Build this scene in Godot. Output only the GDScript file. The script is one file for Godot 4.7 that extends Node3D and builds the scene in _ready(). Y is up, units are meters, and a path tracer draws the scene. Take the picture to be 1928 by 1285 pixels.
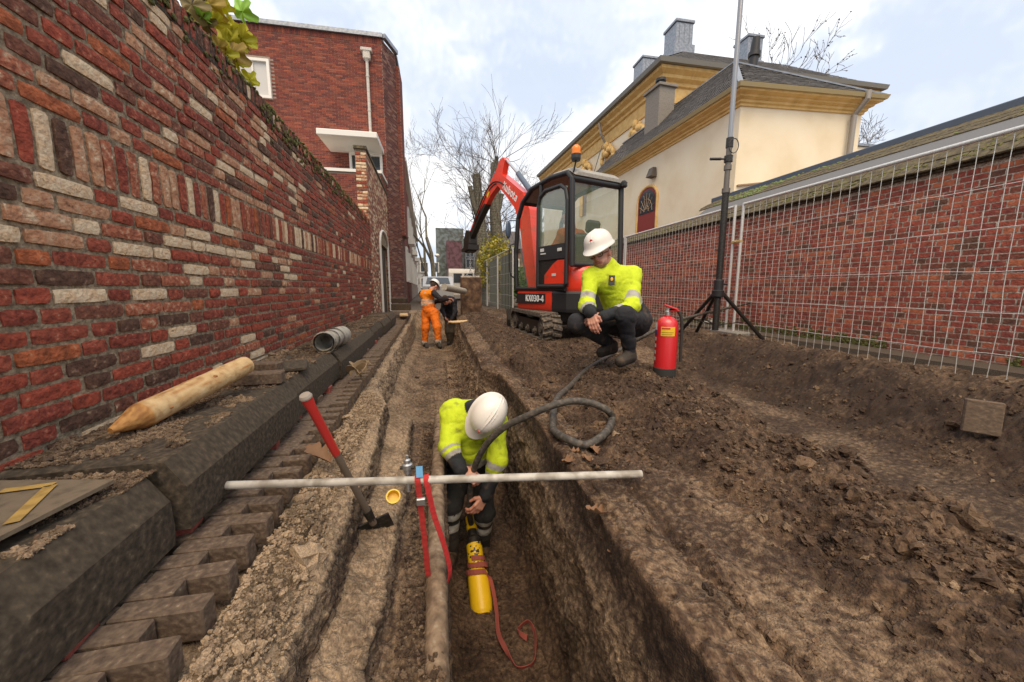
extends Node3D
# An excavated street between two brick walls: workers in and beside a trench, an excavator behind them.
# x is to the right across the street, -z runs along the street, y is up; the camera stands at (0, 0.8, 0).

const EYE := Vector3(0, 0.8, 0)
const RIGHT := Vector3(0.982517, 0, 0.186173)
const UPV := Vector3(0.026458, 0.98985, -0.13963)
const FWD := Vector3(0.184283, -0.142114, -0.972545)
const SKEW := 0.03            # the left-hand wall and kerb run a little outwards
var M := {}
var taken := {}
var rng := RandomNumberGenerator.new()
var noise := FastNoiseLite.new()

# ---------- pixels of the photograph to points
func at(px: float, py: float, d: float) -> Vector3:
	return EYE + RIGHT * ((px - 964.0) / 700.0 * d) + UPV * ((642.5 - py) / 700.0 * d) + FWD * d
func way(px: float, py: float) -> Vector3:
	return RIGHT * ((px - 964.0) / 700.0) + UPV * ((642.5 - py) / 700.0) + FWD
func on_y(px: float, py: float, y: float) -> Vector3:
	var r := way(px, py)
	return EYE + r * ((y - EYE.y) / r.y)
func on_x(px: float, py: float, x: float) -> Vector3:
	var r := way(px, py)
	return EYE + r * (x / r.x)
func on_z(px: float, py: float, z: float) -> Vector3:
	var r := way(px, py)
	return EYE + r * (z / r.z)
func seen(p: Vector3) -> float:      # about how large a piece at p shows, 0 outside the frame
	var q := p - EYE
	var d := q.dot(FWD)
	if d < 0.1:
		return 0.0
	var x := q.dot(RIGHT) / d * 700.0
	var y := q.dot(UPV) / d * 700.0
	if absf(x) > 980.0 or absf(y) > 660.0:
		return 0.0
	return 1.0 / (d * d)

# ---------- mesh collector
class B:
	var v := PackedVector3Array()
	var n := PackedVector3Array()
	var c := PackedColorArray()
	var ix := PackedInt32Array()
	var col := Color(1, 1, 1)
	func tri_n(a: Vector3, b: Vector3, d: Vector3, want: Vector3) -> void:
		var nn := (d - a).cross(b - a)
		var k := v.size()
		if nn.dot(want) < 0.0:
			nn = -nn
			v.append(a); v.append(d); v.append(b)
		else:
			v.append(a); v.append(b); v.append(d)
		nn = nn.normalized()
		for i in 3:
			n.append(nn); c.append(col); ix.append(k + i)
	func quad_n(a: Vector3, b: Vector3, d: Vector3, e: Vector3, want: Vector3) -> void:
		var nn := (d - a).cross(b - a) + (e - a).cross(d - a)
		var k := v.size()
		v.append(a); v.append(b); v.append(d); v.append(e)
		if nn.dot(want) < 0.0:
			nn = -nn
			for i in [0, 2, 1, 0, 3, 2]: ix.append(k + i)
		else:
			for i in [0, 1, 2, 0, 2, 3]: ix.append(k + i)
		nn = nn.normalized()
		for i in 4:
			n.append(nn); c.append(col)
	func quad(a: Vector3, b: Vector3, d: Vector3, e: Vector3, ref: Vector3) -> void:
		quad_n(a, b, d, e, (a + b + d + e) * 0.25 - ref)
	func tri(a: Vector3, b: Vector3, d: Vector3, ref: Vector3) -> void:
		tri_n(a, b, d, (a + b + d) / 3.0 - ref)
	func box(o: Vector3, s: Vector3, bs := Basis.IDENTITY, bev := 0.0) -> void:
		var h := s * 0.5
		var p := func(x, y, z): return o + bs * Vector3(x, y, z)
		if bev <= 0.0:
			var q := []
			for i in 8:
				q.append(o + bs * Vector3(h.x * (1 if i & 1 else -1), h.y * (1 if i & 2 else -1), h.z * (1 if i & 4 else -1)))
			for f in [[0, 1, 3, 2], [4, 5, 7, 6], [0, 1, 5, 4], [2, 3, 7, 6], [0, 2, 6, 4], [1, 3, 7, 5]]:
				quad(q[f[0]], q[f[1]], q[f[2]], q[f[3]], o)
			return
		var g := h - Vector3(bev, bev, bev)
		for s1 in [-1, 1]:
			quad(p.call(s1 * h.x, g.y, g.z), p.call(s1 * h.x, -g.y, g.z), p.call(s1 * h.x, -g.y, -g.z), p.call(s1 * h.x, g.y, -g.z), o)
			quad(p.call(g.x, s1 * h.y, g.z), p.call(-g.x, s1 * h.y, g.z), p.call(-g.x, s1 * h.y, -g.z), p.call(g.x, s1 * h.y, -g.z), o)
			quad(p.call(g.x, g.y, s1 * h.z), p.call(-g.x, g.y, s1 * h.z), p.call(-g.x, -g.y, s1 * h.z), p.call(g.x, -g.y, s1 * h.z), o)
			for s2 in [-1, 1]:
				quad(p.call(s1 * h.x, s2 * g.y, g.z), p.call(s1 * h.x, s2 * g.y, -g.z), p.call(s1 * g.x, s2 * h.y, -g.z), p.call(s1 * g.x, s2 * h.y, g.z), o)
				quad(p.call(s1 * h.x, g.y, s2 * g.z), p.call(s1 * h.x, -g.y, s2 * g.z), p.call(s1 * g.x, -g.y, s2 * h.z), p.call(s1 * g.x, g.y, s2 * h.z), o)
				quad(p.call(g.x, s1 * h.y, s2 * g.z), p.call(-g.x, s1 * h.y, s2 * g.z), p.call(-g.x, s1 * g.y, s2 * h.z), p.call(g.x, s1 * g.y, s2 * h.z), o)
				for s3 in [-1, 1]:
					tri(p.call(s1 * h.x, s2 * g.y, s3 * g.z), p.call(s1 * g.x, s2 * h.y, s3 * g.z), p.call(s1 * g.x, s2 * g.y, s3 * h.z), o)
	func beam(a: Vector3, b: Vector3, w: float, t: float, up := Vector3.UP, bev := 0.0) -> void:
		var y := (b - a).normalized()
		var x := y.cross(up)
		x = Vector3.RIGHT if x.length() < 0.01 else x.normalized()
		box((a + b) * 0.5, Vector3(w, a.distance_to(b), t), Basis(x, y, x.cross(y)), bev)
	func rings(rs: Array, caps := true, flat := false) -> void:     # loft between closed rings of equal size
		var m: int = rs[0].size()
		var cs := []
		for r in rs:
			var s := Vector3.ZERO
			for q in r: s += q
			cs.append(s / m)
		for i in rs.size() - 1:
			var mid: Vector3 = (cs[i] + cs[i + 1]) * 0.5
			for j in m:
				var k := (j + 1) % m
				if flat:
					quad(rs[i][j], rs[i][k], rs[i + 1][k], rs[i + 1][j], mid)
				else:
					var b0 := v.size()
					quad(rs[i][j], rs[i][k], rs[i + 1][k], rs[i + 1][j], mid)
					for w in 4:
						var cc: Vector3 = cs[i] if w < 2 else cs[i + 1]
						var ax: Vector3 = (cs[i + 1] - cs[i]).normalized()
						var o: Vector3 = v[b0 + w] - cc
						o = (o - ax * o.dot(ax)).normalized()
						if o.length() > 0.5: n[b0 + w] = o
		if caps:
			for e in [0, rs.size() - 1]:
				var out: Vector3 = cs[e] - cs[1 if e == 0 else e - 1]
				if out.length() < 1e-6: out = Vector3.UP
				for j in m:
					tri_n(cs[e], rs[e][j], rs[e][(j + 1) % m], out)
	func tube(pts, rad, sides := 8, caps := true) -> void:
		var rs := []
		var up := Vector3.ZERO
		for i in pts.size():
			var d: Vector3 = (pts[mini(i + 1, pts.size() - 1)] - pts[maxi(i - 1, 0)]).normalized()
			if up == Vector3.ZERO:
				up = Vector3.UP if absf(d.y) < 0.9 else Vector3.RIGHT
			var x := d.cross(up).normalized()
			up = x.cross(d).normalized()
			var r: float = rad if (rad is float or rad is int) else rad[i]
			var ring := PackedVector3Array()
			for j in sides:
				var a := TAU * j / sides
				ring.append(pts[i] + (x * cos(a) + up * sin(a)) * r)
			rs.append(ring)
		rings(rs, caps)
	func lathe(xf: Transform3D, prof: Array, sides := 16) -> void:   # prof of [radius, height along local y]
		for i in prof.size() - 1:
			var r0: float = prof[i][0]
			var r1: float = prof[i + 1][0]
			var y0: float = prof[i][1]
			var y1: float = prof[i + 1][1]
			for j in sides:
				var a := TAU * j / sides
				var b := TAU * (j + 1) / sides
				var k := v.size()
				var mid := (a + b) * 0.5
				var out := Vector3(cos(mid) * (y1 - y0), r0 - r1, sin(mid) * (y1 - y0))
				quad_n(xf * Vector3(cos(a) * r0, y0, sin(a) * r0), xf * Vector3(cos(b) * r0, y0, sin(b) * r0), xf * Vector3(cos(b) * r1, y1, sin(b) * r1), xf * Vector3(cos(a) * r1, y1, sin(a) * r1), xf.basis * out)
				if absf(y1 - y0) > 1e-5:
					var g := 0
					for t in [a, b, b, a]:
						n[k + g] = (xf.basis * Vector3(cos(t) * (y1 - y0), r0 - r1, sin(t) * (y1 - y0))).normalized()
						g += 1
	func prism(poly: PackedVector2Array, xf: Transform3D, depth: float) -> void:   # outline in local xy, thickness along local z
		var m := poly.size()
		var area := 0.0
		for i in m: area += poly[i].cross(poly[(i + 1) % m])
		var sg := 1.0 if area > 0 else -1.0
		var hz := depth * 0.5
		for i in m:
			var p := poly[i]
			var q := poly[(i + 1) % m]
			var out := Vector3((q - p).y, -(q - p).x, 0) * sg
			quad_n(xf * Vector3(p.x, p.y, -hz), xf * Vector3(q.x, q.y, -hz), xf * Vector3(q.x, q.y, hz), xf * Vector3(p.x, p.y, hz), xf.basis * out)
		var t := Geometry2D.triangulate_polygon(poly)
		for i in range(0, t.size(), 3):
			for s in [-1, 1]:
				var a := poly[t[i]]
				var b := poly[t[i + 1]]
				var d := poly[t[i + 2]]
				tri_n(xf * Vector3(a.x, a.y, s * hz), xf * Vector3(b.x, b.y, s * hz), xf * Vector3(d.x, d.y, s * hz), xf.basis * Vector3(0, 0, s))
	func strap(pts: Array, across: Array, w: float, t: float) -> void:    # a flat band along pts, across[i] its width direction
		var rs := []
		for i in pts.size():
			var d: Vector3 = (pts[mini(i + 1, pts.size() - 1)] - pts[maxi(i - 1, 0)]).normalized()
			var a: Vector3 = across[i if across.size() > 1 else 0].normalized()
			var u := d.cross(a).normalized()
			rs.append([pts[i] + a * w / 2 + u * t / 2, pts[i] - a * w / 2 + u * t / 2, pts[i] - a * w / 2 - u * t / 2, pts[i] + a * w / 2 - u * t / 2])
		rings(rs, true, true)
	func blob(o: Vector3, r: Vector3, bs := Basis.IDENTITY, sides := 14, rows := 9) -> void:   # an ellipsoid
		for i in rows:
			for j in sides:
				var k := v.size()
				var g := []
				for e in [[i, j], [i, j + 1], [i + 1, j + 1], [i + 1, j]]:
					var th: float = PI * e[0] / rows
					var ph: float = TAU * e[1] / sides
					g.append(Vector3(sin(th) * cos(ph), cos(th), sin(th) * sin(ph)))
				quad(o + bs * (g[0] * r), o + bs * (g[1] * r), o + bs * (g[2] * r), o + bs * (g[3] * r), o)
				for w in 4:
					n[k + w] = (bs * (g[w] / r)).normalized()
	func add(o: B, xf: Transform3D, tint := Color(1, 1, 1)) -> void:
		var k := v.size()
		v.append_array(xf * o.v)
		var bt := xf.basis.inverse().transposed()
		for q in o.n: n.append((bt * q).normalized())
		for q in o.c: c.append(q * tint)
		var flip := xf.basis.determinant() < 0
		for i in range(0, o.ix.size(), 3):
			ix.append(k + o.ix[i])
			ix.append(k + o.ix[i + (2 if flip else 1)])
			ix.append(k + o.ix[i + (1 if flip else 2)])
	func smooth(limit := -2.0) -> void:       # average the normals of coincident corners, those within acos(limit) only
		var at_ := {}
		for i in v.size():
			var key := (v[i] * 2000.0).round()
			if not at_.has(key): at_[key] = []
			at_[key].append(n[i])
		for i in v.size():
			var s := Vector3.ZERO
			var own := n[i]
			for q in at_[(v[i] * 2000.0).round()]:
				if own.dot(q) > limit: s += q
			if s.length() > 1e-4: n[i] = s.normalized()
	func rough(nz: FastNoiseLite, amp: float) -> void:
		for i in v.size():
			var q := v[i]
			v[i] = q + Vector3(nz.get_noise_3d(q.x, q.y, q.z), nz.get_noise_3d(q.y + 9, q.z, q.x), nz.get_noise_3d(q.z, q.x - 7, q.y)) * amp
	func arrays() -> Array:
		var a := []
		a.resize(Mesh.ARRAY_MAX)
		a[Mesh.ARRAY_VERTEX] = v
		a[Mesh.ARRAY_NORMAL] = n
		a[Mesh.ARRAY_COLOR] = c
		a[Mesh.ARRAY_INDEX] = ix
		return a
	func mesh() -> ArrayMesh:
		var m := ArrayMesh.new()
		if v.size() > 0:
			m.add_surface_from_arrays(Mesh.PRIMITIVE_TRIANGLES, arrays())
		return m

# ---------- things and parts
func numbered(called: String) -> String:
	var k: int = taken.get(called, 0)
	taken[called] = k + 1
	return called if k == 0 else "%s_%03d" % [called, k]
func thing(called: String, label: String, category: String, group := "", pos := Vector3.ZERO, bs := Basis.IDENTITY) -> Node3D:
	var o := Node3D.new()
	o.name = numbered(called)
	o.transform = Transform3D(bs, pos)
	add_child(o)
	o.set_meta("label", label)
	o.set_meta("category", category)
	if group != "": o.set_meta("group", group)
	return o
func put(parent: Node, called: String, mesh: Mesh, m, xf := Transform3D.IDENTITY) -> MeshInstance3D:
	var o := MeshInstance3D.new()
	o.name = called
	o.mesh = mesh
	if m != null: o.material_override = m
	o.transform = xf
	parent.add_child(o, true)
	return o
func single(called: String, label: String, category: String, b: B, m, group := "") -> MeshInstance3D:   # a thing that is one mesh
	var o := put(self, numbered(called), b.mesh(), m)
	o.set_meta("label", label)
	o.set_meta("category", category)
	if group != "": o.set_meta("group", group)
	return o
func structure(called: String, mesh: Mesh, m) -> MeshInstance3D:
	var o := put(self, numbered(called), mesh, m)
	o.set_meta("kind", "structure")
	return o
func stuff(o: Node) -> Node:
	o.set_meta("kind", "stuff")
	return o

# ---------- materials (colours given as linear values)
func lin(r: float, g: float, b: float) -> Color:
	return Color(r, g, b).linear_to_srgb()
func mat(key: String, col: Color, rough := 0.8, metal := 0.0) -> StandardMaterial3D:
	var m := StandardMaterial3D.new()
	m.albedo_color = lin(col.r, col.g, col.b)
	m.roughness = rough
	m.metallic = metal
	m.cull_mode = BaseMaterial3D.CULL_DISABLED
	M[key] = m
	return m
func vmat(key: String, rough := 0.8, metal := 0.0) -> StandardMaterial3D:
	var m := mat(key, Color(1, 1, 1), rough, metal)
	m.vertex_color_use_as_albedo = true
	return m
func grain(seed_: int, freq: float, oct: int, stops: Array, size := 512, kind := FastNoiseLite.TYPE_SIMPLEX_SMOOTH) -> NoiseTexture2D:
	var f := FastNoiseLite.new()
	f.seed = seed_
	f.noise_type = kind
	f.frequency = freq
	f.fractal_octaves = oct
	var g := Gradient.new()
	var offs := PackedFloat32Array()
	var cols := PackedColorArray()
	for s in stops:
		offs.append(s[0])
		cols.append(lin(s[1].r, s[1].g, s[1].b))
	g.offsets = offs
	g.colors = cols
	var t := NoiseTexture2D.new()
	t.width = size
	t.height = size
	t.seamless = true
	t.noise = f
	t.color_ramp = g
	return t
func relief(seed_: int, freq: float, oct: int, size := 512) -> NoiseTexture2D:
	var f := FastNoiseLite.new()
	f.seed = seed_
	f.frequency = freq
	f.fractal_octaves = oct
	var t := NoiseTexture2D.new()
	t.width = size
	t.height = size
	t.seamless = true
	t.noise = f
	return t
func triplanar(m: StandardMaterial3D, per_metre: float, world := true) -> void:
	m.uv1_triplanar = true
	m.uv1_world_triplanar = world
	m.uv1_scale = Vector3(per_metre, per_metre, per_metre)
func dressed(m: StandardMaterial3D, tex: Texture2D, per_metre: float, bump: Texture2D = null, cm := 0.2, world := true) -> StandardMaterial3D:
	if tex: m.albedo_texture = tex
	if bump:
		m.heightmap_enabled = true
		m.heightmap_texture = bump
		m.heightmap_scale = cm
	triplanar(m, per_metre, world)
	return m
func g3(x: float) -> Color:
	return Color(x, x, x)
func make_materials() -> void:
	var fine := relief(5, 0.035, 6)
	M.fine = fine
	M.coarse = relief(8, 0.008, 5)
	var mottle := grain(11, 0.012, 5, [[0.0, g3(0.55)], [0.5, g3(0.9)], [1.0, g3(1.0)]])
	M.mottle = mottle
	M.stain = grain(13, 0.006, 5, [[0.25, Color(0.5, 0.47, 0.43)], [0.55, g3(0.95)], [1.0, g3(1.0)]])
	var soil_tex := grain(21, 0.07, 6, [[0.15, g3(0.28)], [0.45, g3(0.55)], [0.6, Color(0.72, 0.7, 0.67)], [0.85, Color(1.0, 0.97, 0.9)]], 1024)
	dressed(vmat("soil", 0.96), soil_tex, 1.45, relief(22, 0.09, 5, 1024), 0.6)
	dressed(vmat("clod", 0.97), soil_tex, 2.4, relief(23, 0.06, 6), 0.4)
	dressed(vmat("plaster_like", 0.85), M.stain, 0.35, fine, 0.05)
	vmat("plain", 0.6)
	vmat("satin", 0.35)
	dressed(vmat("worn", 0.75), mottle, 3.0, fine, 0.1)
	dressed(vmat("brickface", 0.9), mottle, 3.5, fine, 0.25)
	var cloth := dressed(vmat("cloth", 0.9), grain(31, 0.05, 3, [[0.0, g3(0.82)], [1.0, g3(1.0)]]), 6.0, relief(32, 0.012, 4), 0.25)
	cloth.rim_enabled = false
	# old wall: red bricks with remains of pale lime wash
	var reds := [Color(0.38, 0.075, 0.04), Color(0.28, 0.058, 0.034), Color(0.12, 0.058, 0.036), Color(0.37, 0.115, 0.06), Color(0.44, 0.12, 0.045), Color(0.33, 0.075, 0.042), Color(0.45, 0.22, 0.12), Color(0.21, 0.075, 0.045), Color(0.66, 0.47, 0.28)]
	var wash := [0.98, 0.94, 0.97, 0.80, 0.98, 0.96, 0.70, 0.92, 0.42]
	M.old = []
	for i in reds.size():
		var r: Color = reds[i]
		var w: float = wash[i]
		var t := grain(40 + i, 0.016 if i % 2 == 0 else 0.022, 7, [[0.1, r * 0.5], [maxf(0.16, w - 0.5), r * 0.85], [w - 0.24, r * 1.15], [w, r.lerp(Color(0.62, 0.44, 0.29), 0.6)], [minf(w + 0.16, 1.0), Color(0.74, 0.58, 0.40)]])
		var m := mat("old%d" % i, Color(1, 1, 1), 0.93)
		dressed(m, t, 2.2, fine, 0.5)
		M.old.append(m)
	M.new_ = []
	var reds2 := [Color(0.38, 0.09, 0.055), Color(0.33, 0.075, 0.05), Color(0.23, 0.07, 0.045), Color(0.43, 0.12, 0.065), Color(0.29, 0.07, 0.05), Color(0.48, 0.145, 0.07), Color(0.16, 0.07, 0.045)]
	for i in reds2.size():
		var r: Color = reds2[i]
		var t := grain(60 + i, 0.012, 6, [[0.1, r * 0.65], [0.5, r], [0.8, r * 1.2], [0.98, r.lerp(Color(0.42, 0.28, 0.22), 0.6)]])
		var m := mat("new%d" % i, Color(1, 1, 1), 0.93)
		dressed(m, t, 2.4, fine, 0.4)
		M.new_.append(m)
	dressed(mat("mortar", Color(1, 1, 1), 0.97), grain(71, 0.02, 5, [[0.2, Color(0.16, 0.12, 0.078)], [0.6, Color(0.31, 0.24, 0.16)], [0.9, Color(0.42, 0.335, 0.23)]]), 3.0, fine, 0.4)
	dressed(mat("mortar_pale", Color(1, 1, 1), 0.97), grain(72, 0.02, 5, [[0.2, Color(0.30, 0.23, 0.18)], [0.6, Color(0.50, 0.41, 0.33)], [0.9, Color(0.6, 0.52, 0.43)]]), 3.0, fine, 0.4)
	dressed(mat("kerb", Color(1, 1, 1), 0.93), grain(73, 0.035, 7, [[0.1, Color(0.026, 0.018, 0.011)], [0.4, Color(0.052, 0.038, 0.024)], [0.6, Color(0.072, 0.053, 0.034)], [0.8, Color(0.11, 0.082, 0.053)], [0.97, Color(0.22, 0.17, 0.115)]], 1024), 1.0, relief(74, 0.1, 6), 0.15)
	dressed(mat("clinker", Color(1, 1, 1), 0.9), grain(75, 0.05, 7, [[0.1, Color(0.075, 0.05, 0.034)], [0.5, Color(0.125, 0.084, 0.057)], [0.78, Color(0.17, 0.12, 0.08)], [0.95, Color(0.32, 0.25, 0.17)]]), 1.6, fine, 0.35)
	dressed(mat("moss", Color(1, 1, 1), 0.98), grain(76, 0.02, 5, [[0.2, Color(0.05, 0.05, 0.015)], [0.5, Color(0.12, 0.12, 0.03)], [0.85, Color(0.2, 0.19, 0.06)]]), 4.0, fine, 0.8)
	dressed(mat("mossy_tile", Color(1, 1, 1), 0.95), grain(77, 0.012, 6, [[0.2, Color(0.04, 0.033, 0.023)], [0.45, Color(0.095, 0.075, 0.045)], [0.62, Color(0.125, 0.10, 0.055)], [0.85, Color(0.17, 0.15, 0.06)]]), 2.0, fine, 0.5)
	dressed(mat("stucco", Color(1, 1, 1), 0.92), grain(78, 0.005, 6, [[0.1, Color(0.76, 0.63, 0.43)], [0.5, Color(0.84, 0.72, 0.53)], [0.9, Color(0.87, 0.77, 0.59)]]), 0.3, fine, 0.1)
	dressed(mat("ochre", Color(1, 1, 1), 0.85), grain(79, 0.008, 5, [[0.1, Color(0.62, 0.38, 0.13)], [0.6, Color(0.76, 0.5, 0.19)], [0.9, Color(0.8, 0.55, 0.24)]]), 0.8, fine, 0.1)
	dressed(mat("slate", Color(1, 1, 1), 0.75), grain(80, 0.02, 5, [[0.1, Color(0.06, 0.055, 0.055)], [0.6, Color(0.115, 0.105, 0.10)], [0.9, Color(0.17, 0.155, 0.145)]]), 1.0, fine, 0.3)
	dressed(mat("zinc", Color(1, 1, 1), 0.45, 0.6), grain(81, 0.01, 4, [[0.1, Color(0.2, 0.22, 0.25)], [0.9, Color(0.34, 0.36, 0.4)]]), 1.5)
	vmat("leafy", 0.6)
	M.leafy.backlight_enabled = true
	M.leafy.backlight = Color(0.5, 0.5, 0.1)
	mat("white", Color(0.75, 0.73, 0.68), 0.5)
	mat("steel", Color(0.55, 0.56, 0.57), 0.38, 0.85)
	dressed(mat("galvanised", Color(1, 1, 1), 0.5, 0.3), grain(82, 0.02, 4, [[0.1, Color(0.52, 0.52, 0.5)], [0.9, Color(0.74, 0.74, 0.71)]]), 5.0)
	dressed(mat("dark_steel", Color(1, 1, 1), 0.45, 0.4), grain(83, 0.02, 5, [[0.1, Color(0.02, 0.018, 0.016)], [0.6, Color(0.035, 0.032, 0.03)], [0.9, Color(0.09, 0.075, 0.06)]]), 4.0)
	mat("black", Color(0.018, 0.018, 0.02), 0.5)
	mat("rubber", Color(0.03, 0.028, 0.026), 0.8)
	dressed(mat("dirty_rubber", Color(1, 1, 1), 0.9), grain(84, 0.015, 6, [[0.25, Color(0.035, 0.03, 0.026)], [0.5, Color(0.09, 0.072, 0.055)], [0.75, Color(0.17, 0.13, 0.095)]]), 2.5, fine, 0.3)
	dressed(mat("hose", Color(1, 1, 1), 0.7), grain(85, 0.02, 5, [[0.2, Color(0.03, 0.028, 0.025)], [0.6, Color(0.07, 0.06, 0.05)], [0.9, Color(0.16, 0.13, 0.1)]]), 3.0, fine, 0.1)
	var red := dressed(mat("machine_red", Color(1, 1, 1), 0.35), grain(86, 0.01, 5, [[0.08, Color(0.32, 0.1, 0.05)], [0.3, Color(0.7, 0.045, 0.018)], [0.4, Color(0.8, 0.045, 0.018)], [0.9, Color(0.82, 0.05, 0.02)]]), 1.0)
	red.clearcoat_enabled = true
	red.clearcoat = 0.5
	red.clearcoat_roughness = 0.25
	mat("glass", Color(0.42, 0.55, 0.36), 0.03)
	M.glass.transparency = BaseMaterial3D.TRANSPARENCY_ALPHA
	M.glass.albedo_color.a = 0.15
	mat("window_glass", Color(0.05, 0.06, 0.07), 0.06)
	dressed(mat("bark", Color(1, 1, 1), 0.95), grain(87, 0.012, 6, [[0.2, Color(0.06, 0.055, 0.04)], [0.5, Color(0.14, 0.13, 0.10)], [0.8, Color(0.24, 0.22, 0.17)]]), 1.5, fine, 0.8)
	mat("twig", Color(0.12, 0.10, 0.085), 0.95)
	dressed(mat("raw_wood", Color(1, 1, 1), 0.75), grain(88, 0.012, 5, [[0.1, Color(0.35, 0.2, 0.09)], [0.35, Color(0.58, 0.40, 0.2)], [0.7, Color(0.68, 0.5, 0.28)], [0.95, Color(0.75, 0.58, 0.36)]]), 3.0, fine, 0.2)
	dressed(mat("rust", Color(1, 1, 1), 0.9), grain(89, 0.008, 6, [[0.15, Color(0.045, 0.025, 0.015)], [0.45, Color(0.10, 0.055, 0.03)], [0.7, Color(0.16, 0.09, 0.05)], [0.9, Color(0.22, 0.15, 0.09)]]), 1.2, fine, 0.3)
	dressed(mat("grey_plastic", Color(1, 1, 1), 0.6), grain(90, 0.01, 5, [[0.15, Color(0.22, 0.19, 0.14)], [0.5, Color(0.36, 0.34, 0.29)], [0.9, Color(0.44, 0.42, 0.37)]]), 3.0)
	dressed(mat("muddy_pipe", Color(1, 1, 1), 0.9), grain(91, 0.012, 6, [[0.15, Color(0.08, 0.05, 0.03)], [0.5, Color(0.2, 0.135, 0.085)], [0.75, Color(0.28, 0.2, 0.13)], [0.95, Color(0.42, 0.36, 0.28)]]), 2.2, fine, 0.6)
	M.raw_wood.vertex_color_use_as_albedo = true

# ---------- sky, camera, light
func make_sky() -> void:
	var cam := Camera3D.new()
	cam.name = "camera"
	cam.fov = 85.096
	cam.near = 0.05
	cam.far = 600.0
	cam.position = EYE
	add_child(cam)
	cam.look_at_from_position(EYE, EYE + FWD, Vector3.UP)
	cam.current = true
	var w := 1024
	var h := 512
	var im := Image.create(w, h, false, Image.FORMAT_RGB8)
	var f := FastNoiseLite.new()
	f.seed = 4
	f.frequency = 1.1
	f.fractal_octaves = 6
	f.fractal_gain = 0.48
	f.domain_warp_enabled = true
	f.domain_warp_amplitude = 0.5
	f.domain_warp_frequency = 0.8
	var blue := Color(0.49, 0.555, 0.665)
	var white := Color(0.83, 0.835, 0.84)
	for y in h:
		var up := PI * (0.5 - (y + 0.5) / h)
		var haze := clampf(1.0 - sin(maxf(up, 0.0)) * 2.2, 0.0, 1.0)
		for x in w:
			var az := TAU * (x + 0.5) / w
			var d := Vector3(cos(up) * sin(az), maxf(sin(up), 0.0) * 1.6, cos(up) * cos(az))
			var k := smoothstep(-0.34, 0.34, f.get_noise_3dv(d * 1.5) + haze * 0.22)
			var c := blue.lerp(white, clampf(k * 0.92 + haze * 0.12, 0.0, 1.0))
			im.set_pixel(x, y, c.linear_to_srgb())
	var pano := PanoramaSkyMaterial.new()
	pano.panorama = ImageTexture.create_from_image(im)
	var sky := Sky.new()
	sky.sky_material = pano
	var env := Environment.new()
	env.background_mode = Environment.BG_SKY
	env.sky = sky
	env.background_energy_multiplier = 0.7
	env.tonemap_mode = Environment.TONE_MAPPER_LINEAR
	env.tonemap_exposure = 2.15
	env.sdfgi_enabled = true
	env.ssao_enabled = true
	env.ssil_enabled = true
	var we := WorldEnvironment.new()
	we.name = "environment"
	we.environment = env
	add_child(we)
	var sun := DirectionalLight3D.new()
	sun.name = "sun"
	sun.light_energy = 0.5
	sun.light_color = Color(1.0, 0.9, 0.76)
	sun.light_angular_distance = 45.0
	sun.shadow_enabled = true
	sun.rotation_degrees = Vector3(-58, -10, 0)
	add_child(sun)

# ---------- brickwork
func brick_shape(l: float, h: float, d: float, seed_: int, amp: float, round_ := 1.0) -> B:    # length along x, face towards +z
	var r := RandomNumberGenerator.new()
	r.seed = seed_
	var b := B.new()
	var g := []
	for j in 3:
		var row := []
		for i in 6:
			var u := i / 5.0 - 0.5
			var w := j / 2.0 - 0.5
			var edge := (absf(u) > 0.45) or (j != 1)
			var corner := absf(u) > 0.45 and j != 1
			row.append(Vector3(u * l * (1.0 - 0.015 * round_ if corner else 1.0) + r.randf_range(-1, 1) * amp * 0.8, w * h * (1.0 - 0.1 * round_ if corner else 1.0) + (r.randf_range(-1, 1) * amp * 0.6), round_ * (-0.008 if corner else (-0.0045 if edge else 0.0)) + r.randf_range(-1, 1) * amp * 0.6))
		g.append(row)
	for j in 2:
		for i in 5:
			b.quad_n(g[j][i], g[j][i + 1], g[j + 1][i + 1], g[j + 1][i], Vector3(0, 0, 1))
	b.smooth()
	var rim := []
	for i in 6: rim.append(g[0][i])
	rim.append(g[1][5])
	for i in range(5, -1, -1): rim.append(g[2][i])
	rim.append(g[1][0])
	for i in rim.size():
		var p: Vector3 = rim[i]
		var q: Vector3 = rim[(i + 1) % rim.size()]
		b.quad(p, q, Vector3(q.x, q.y, -d), Vector3(p.x, p.y, -d), Vector3(0, 0, -d * 0.5))
	return b

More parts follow.
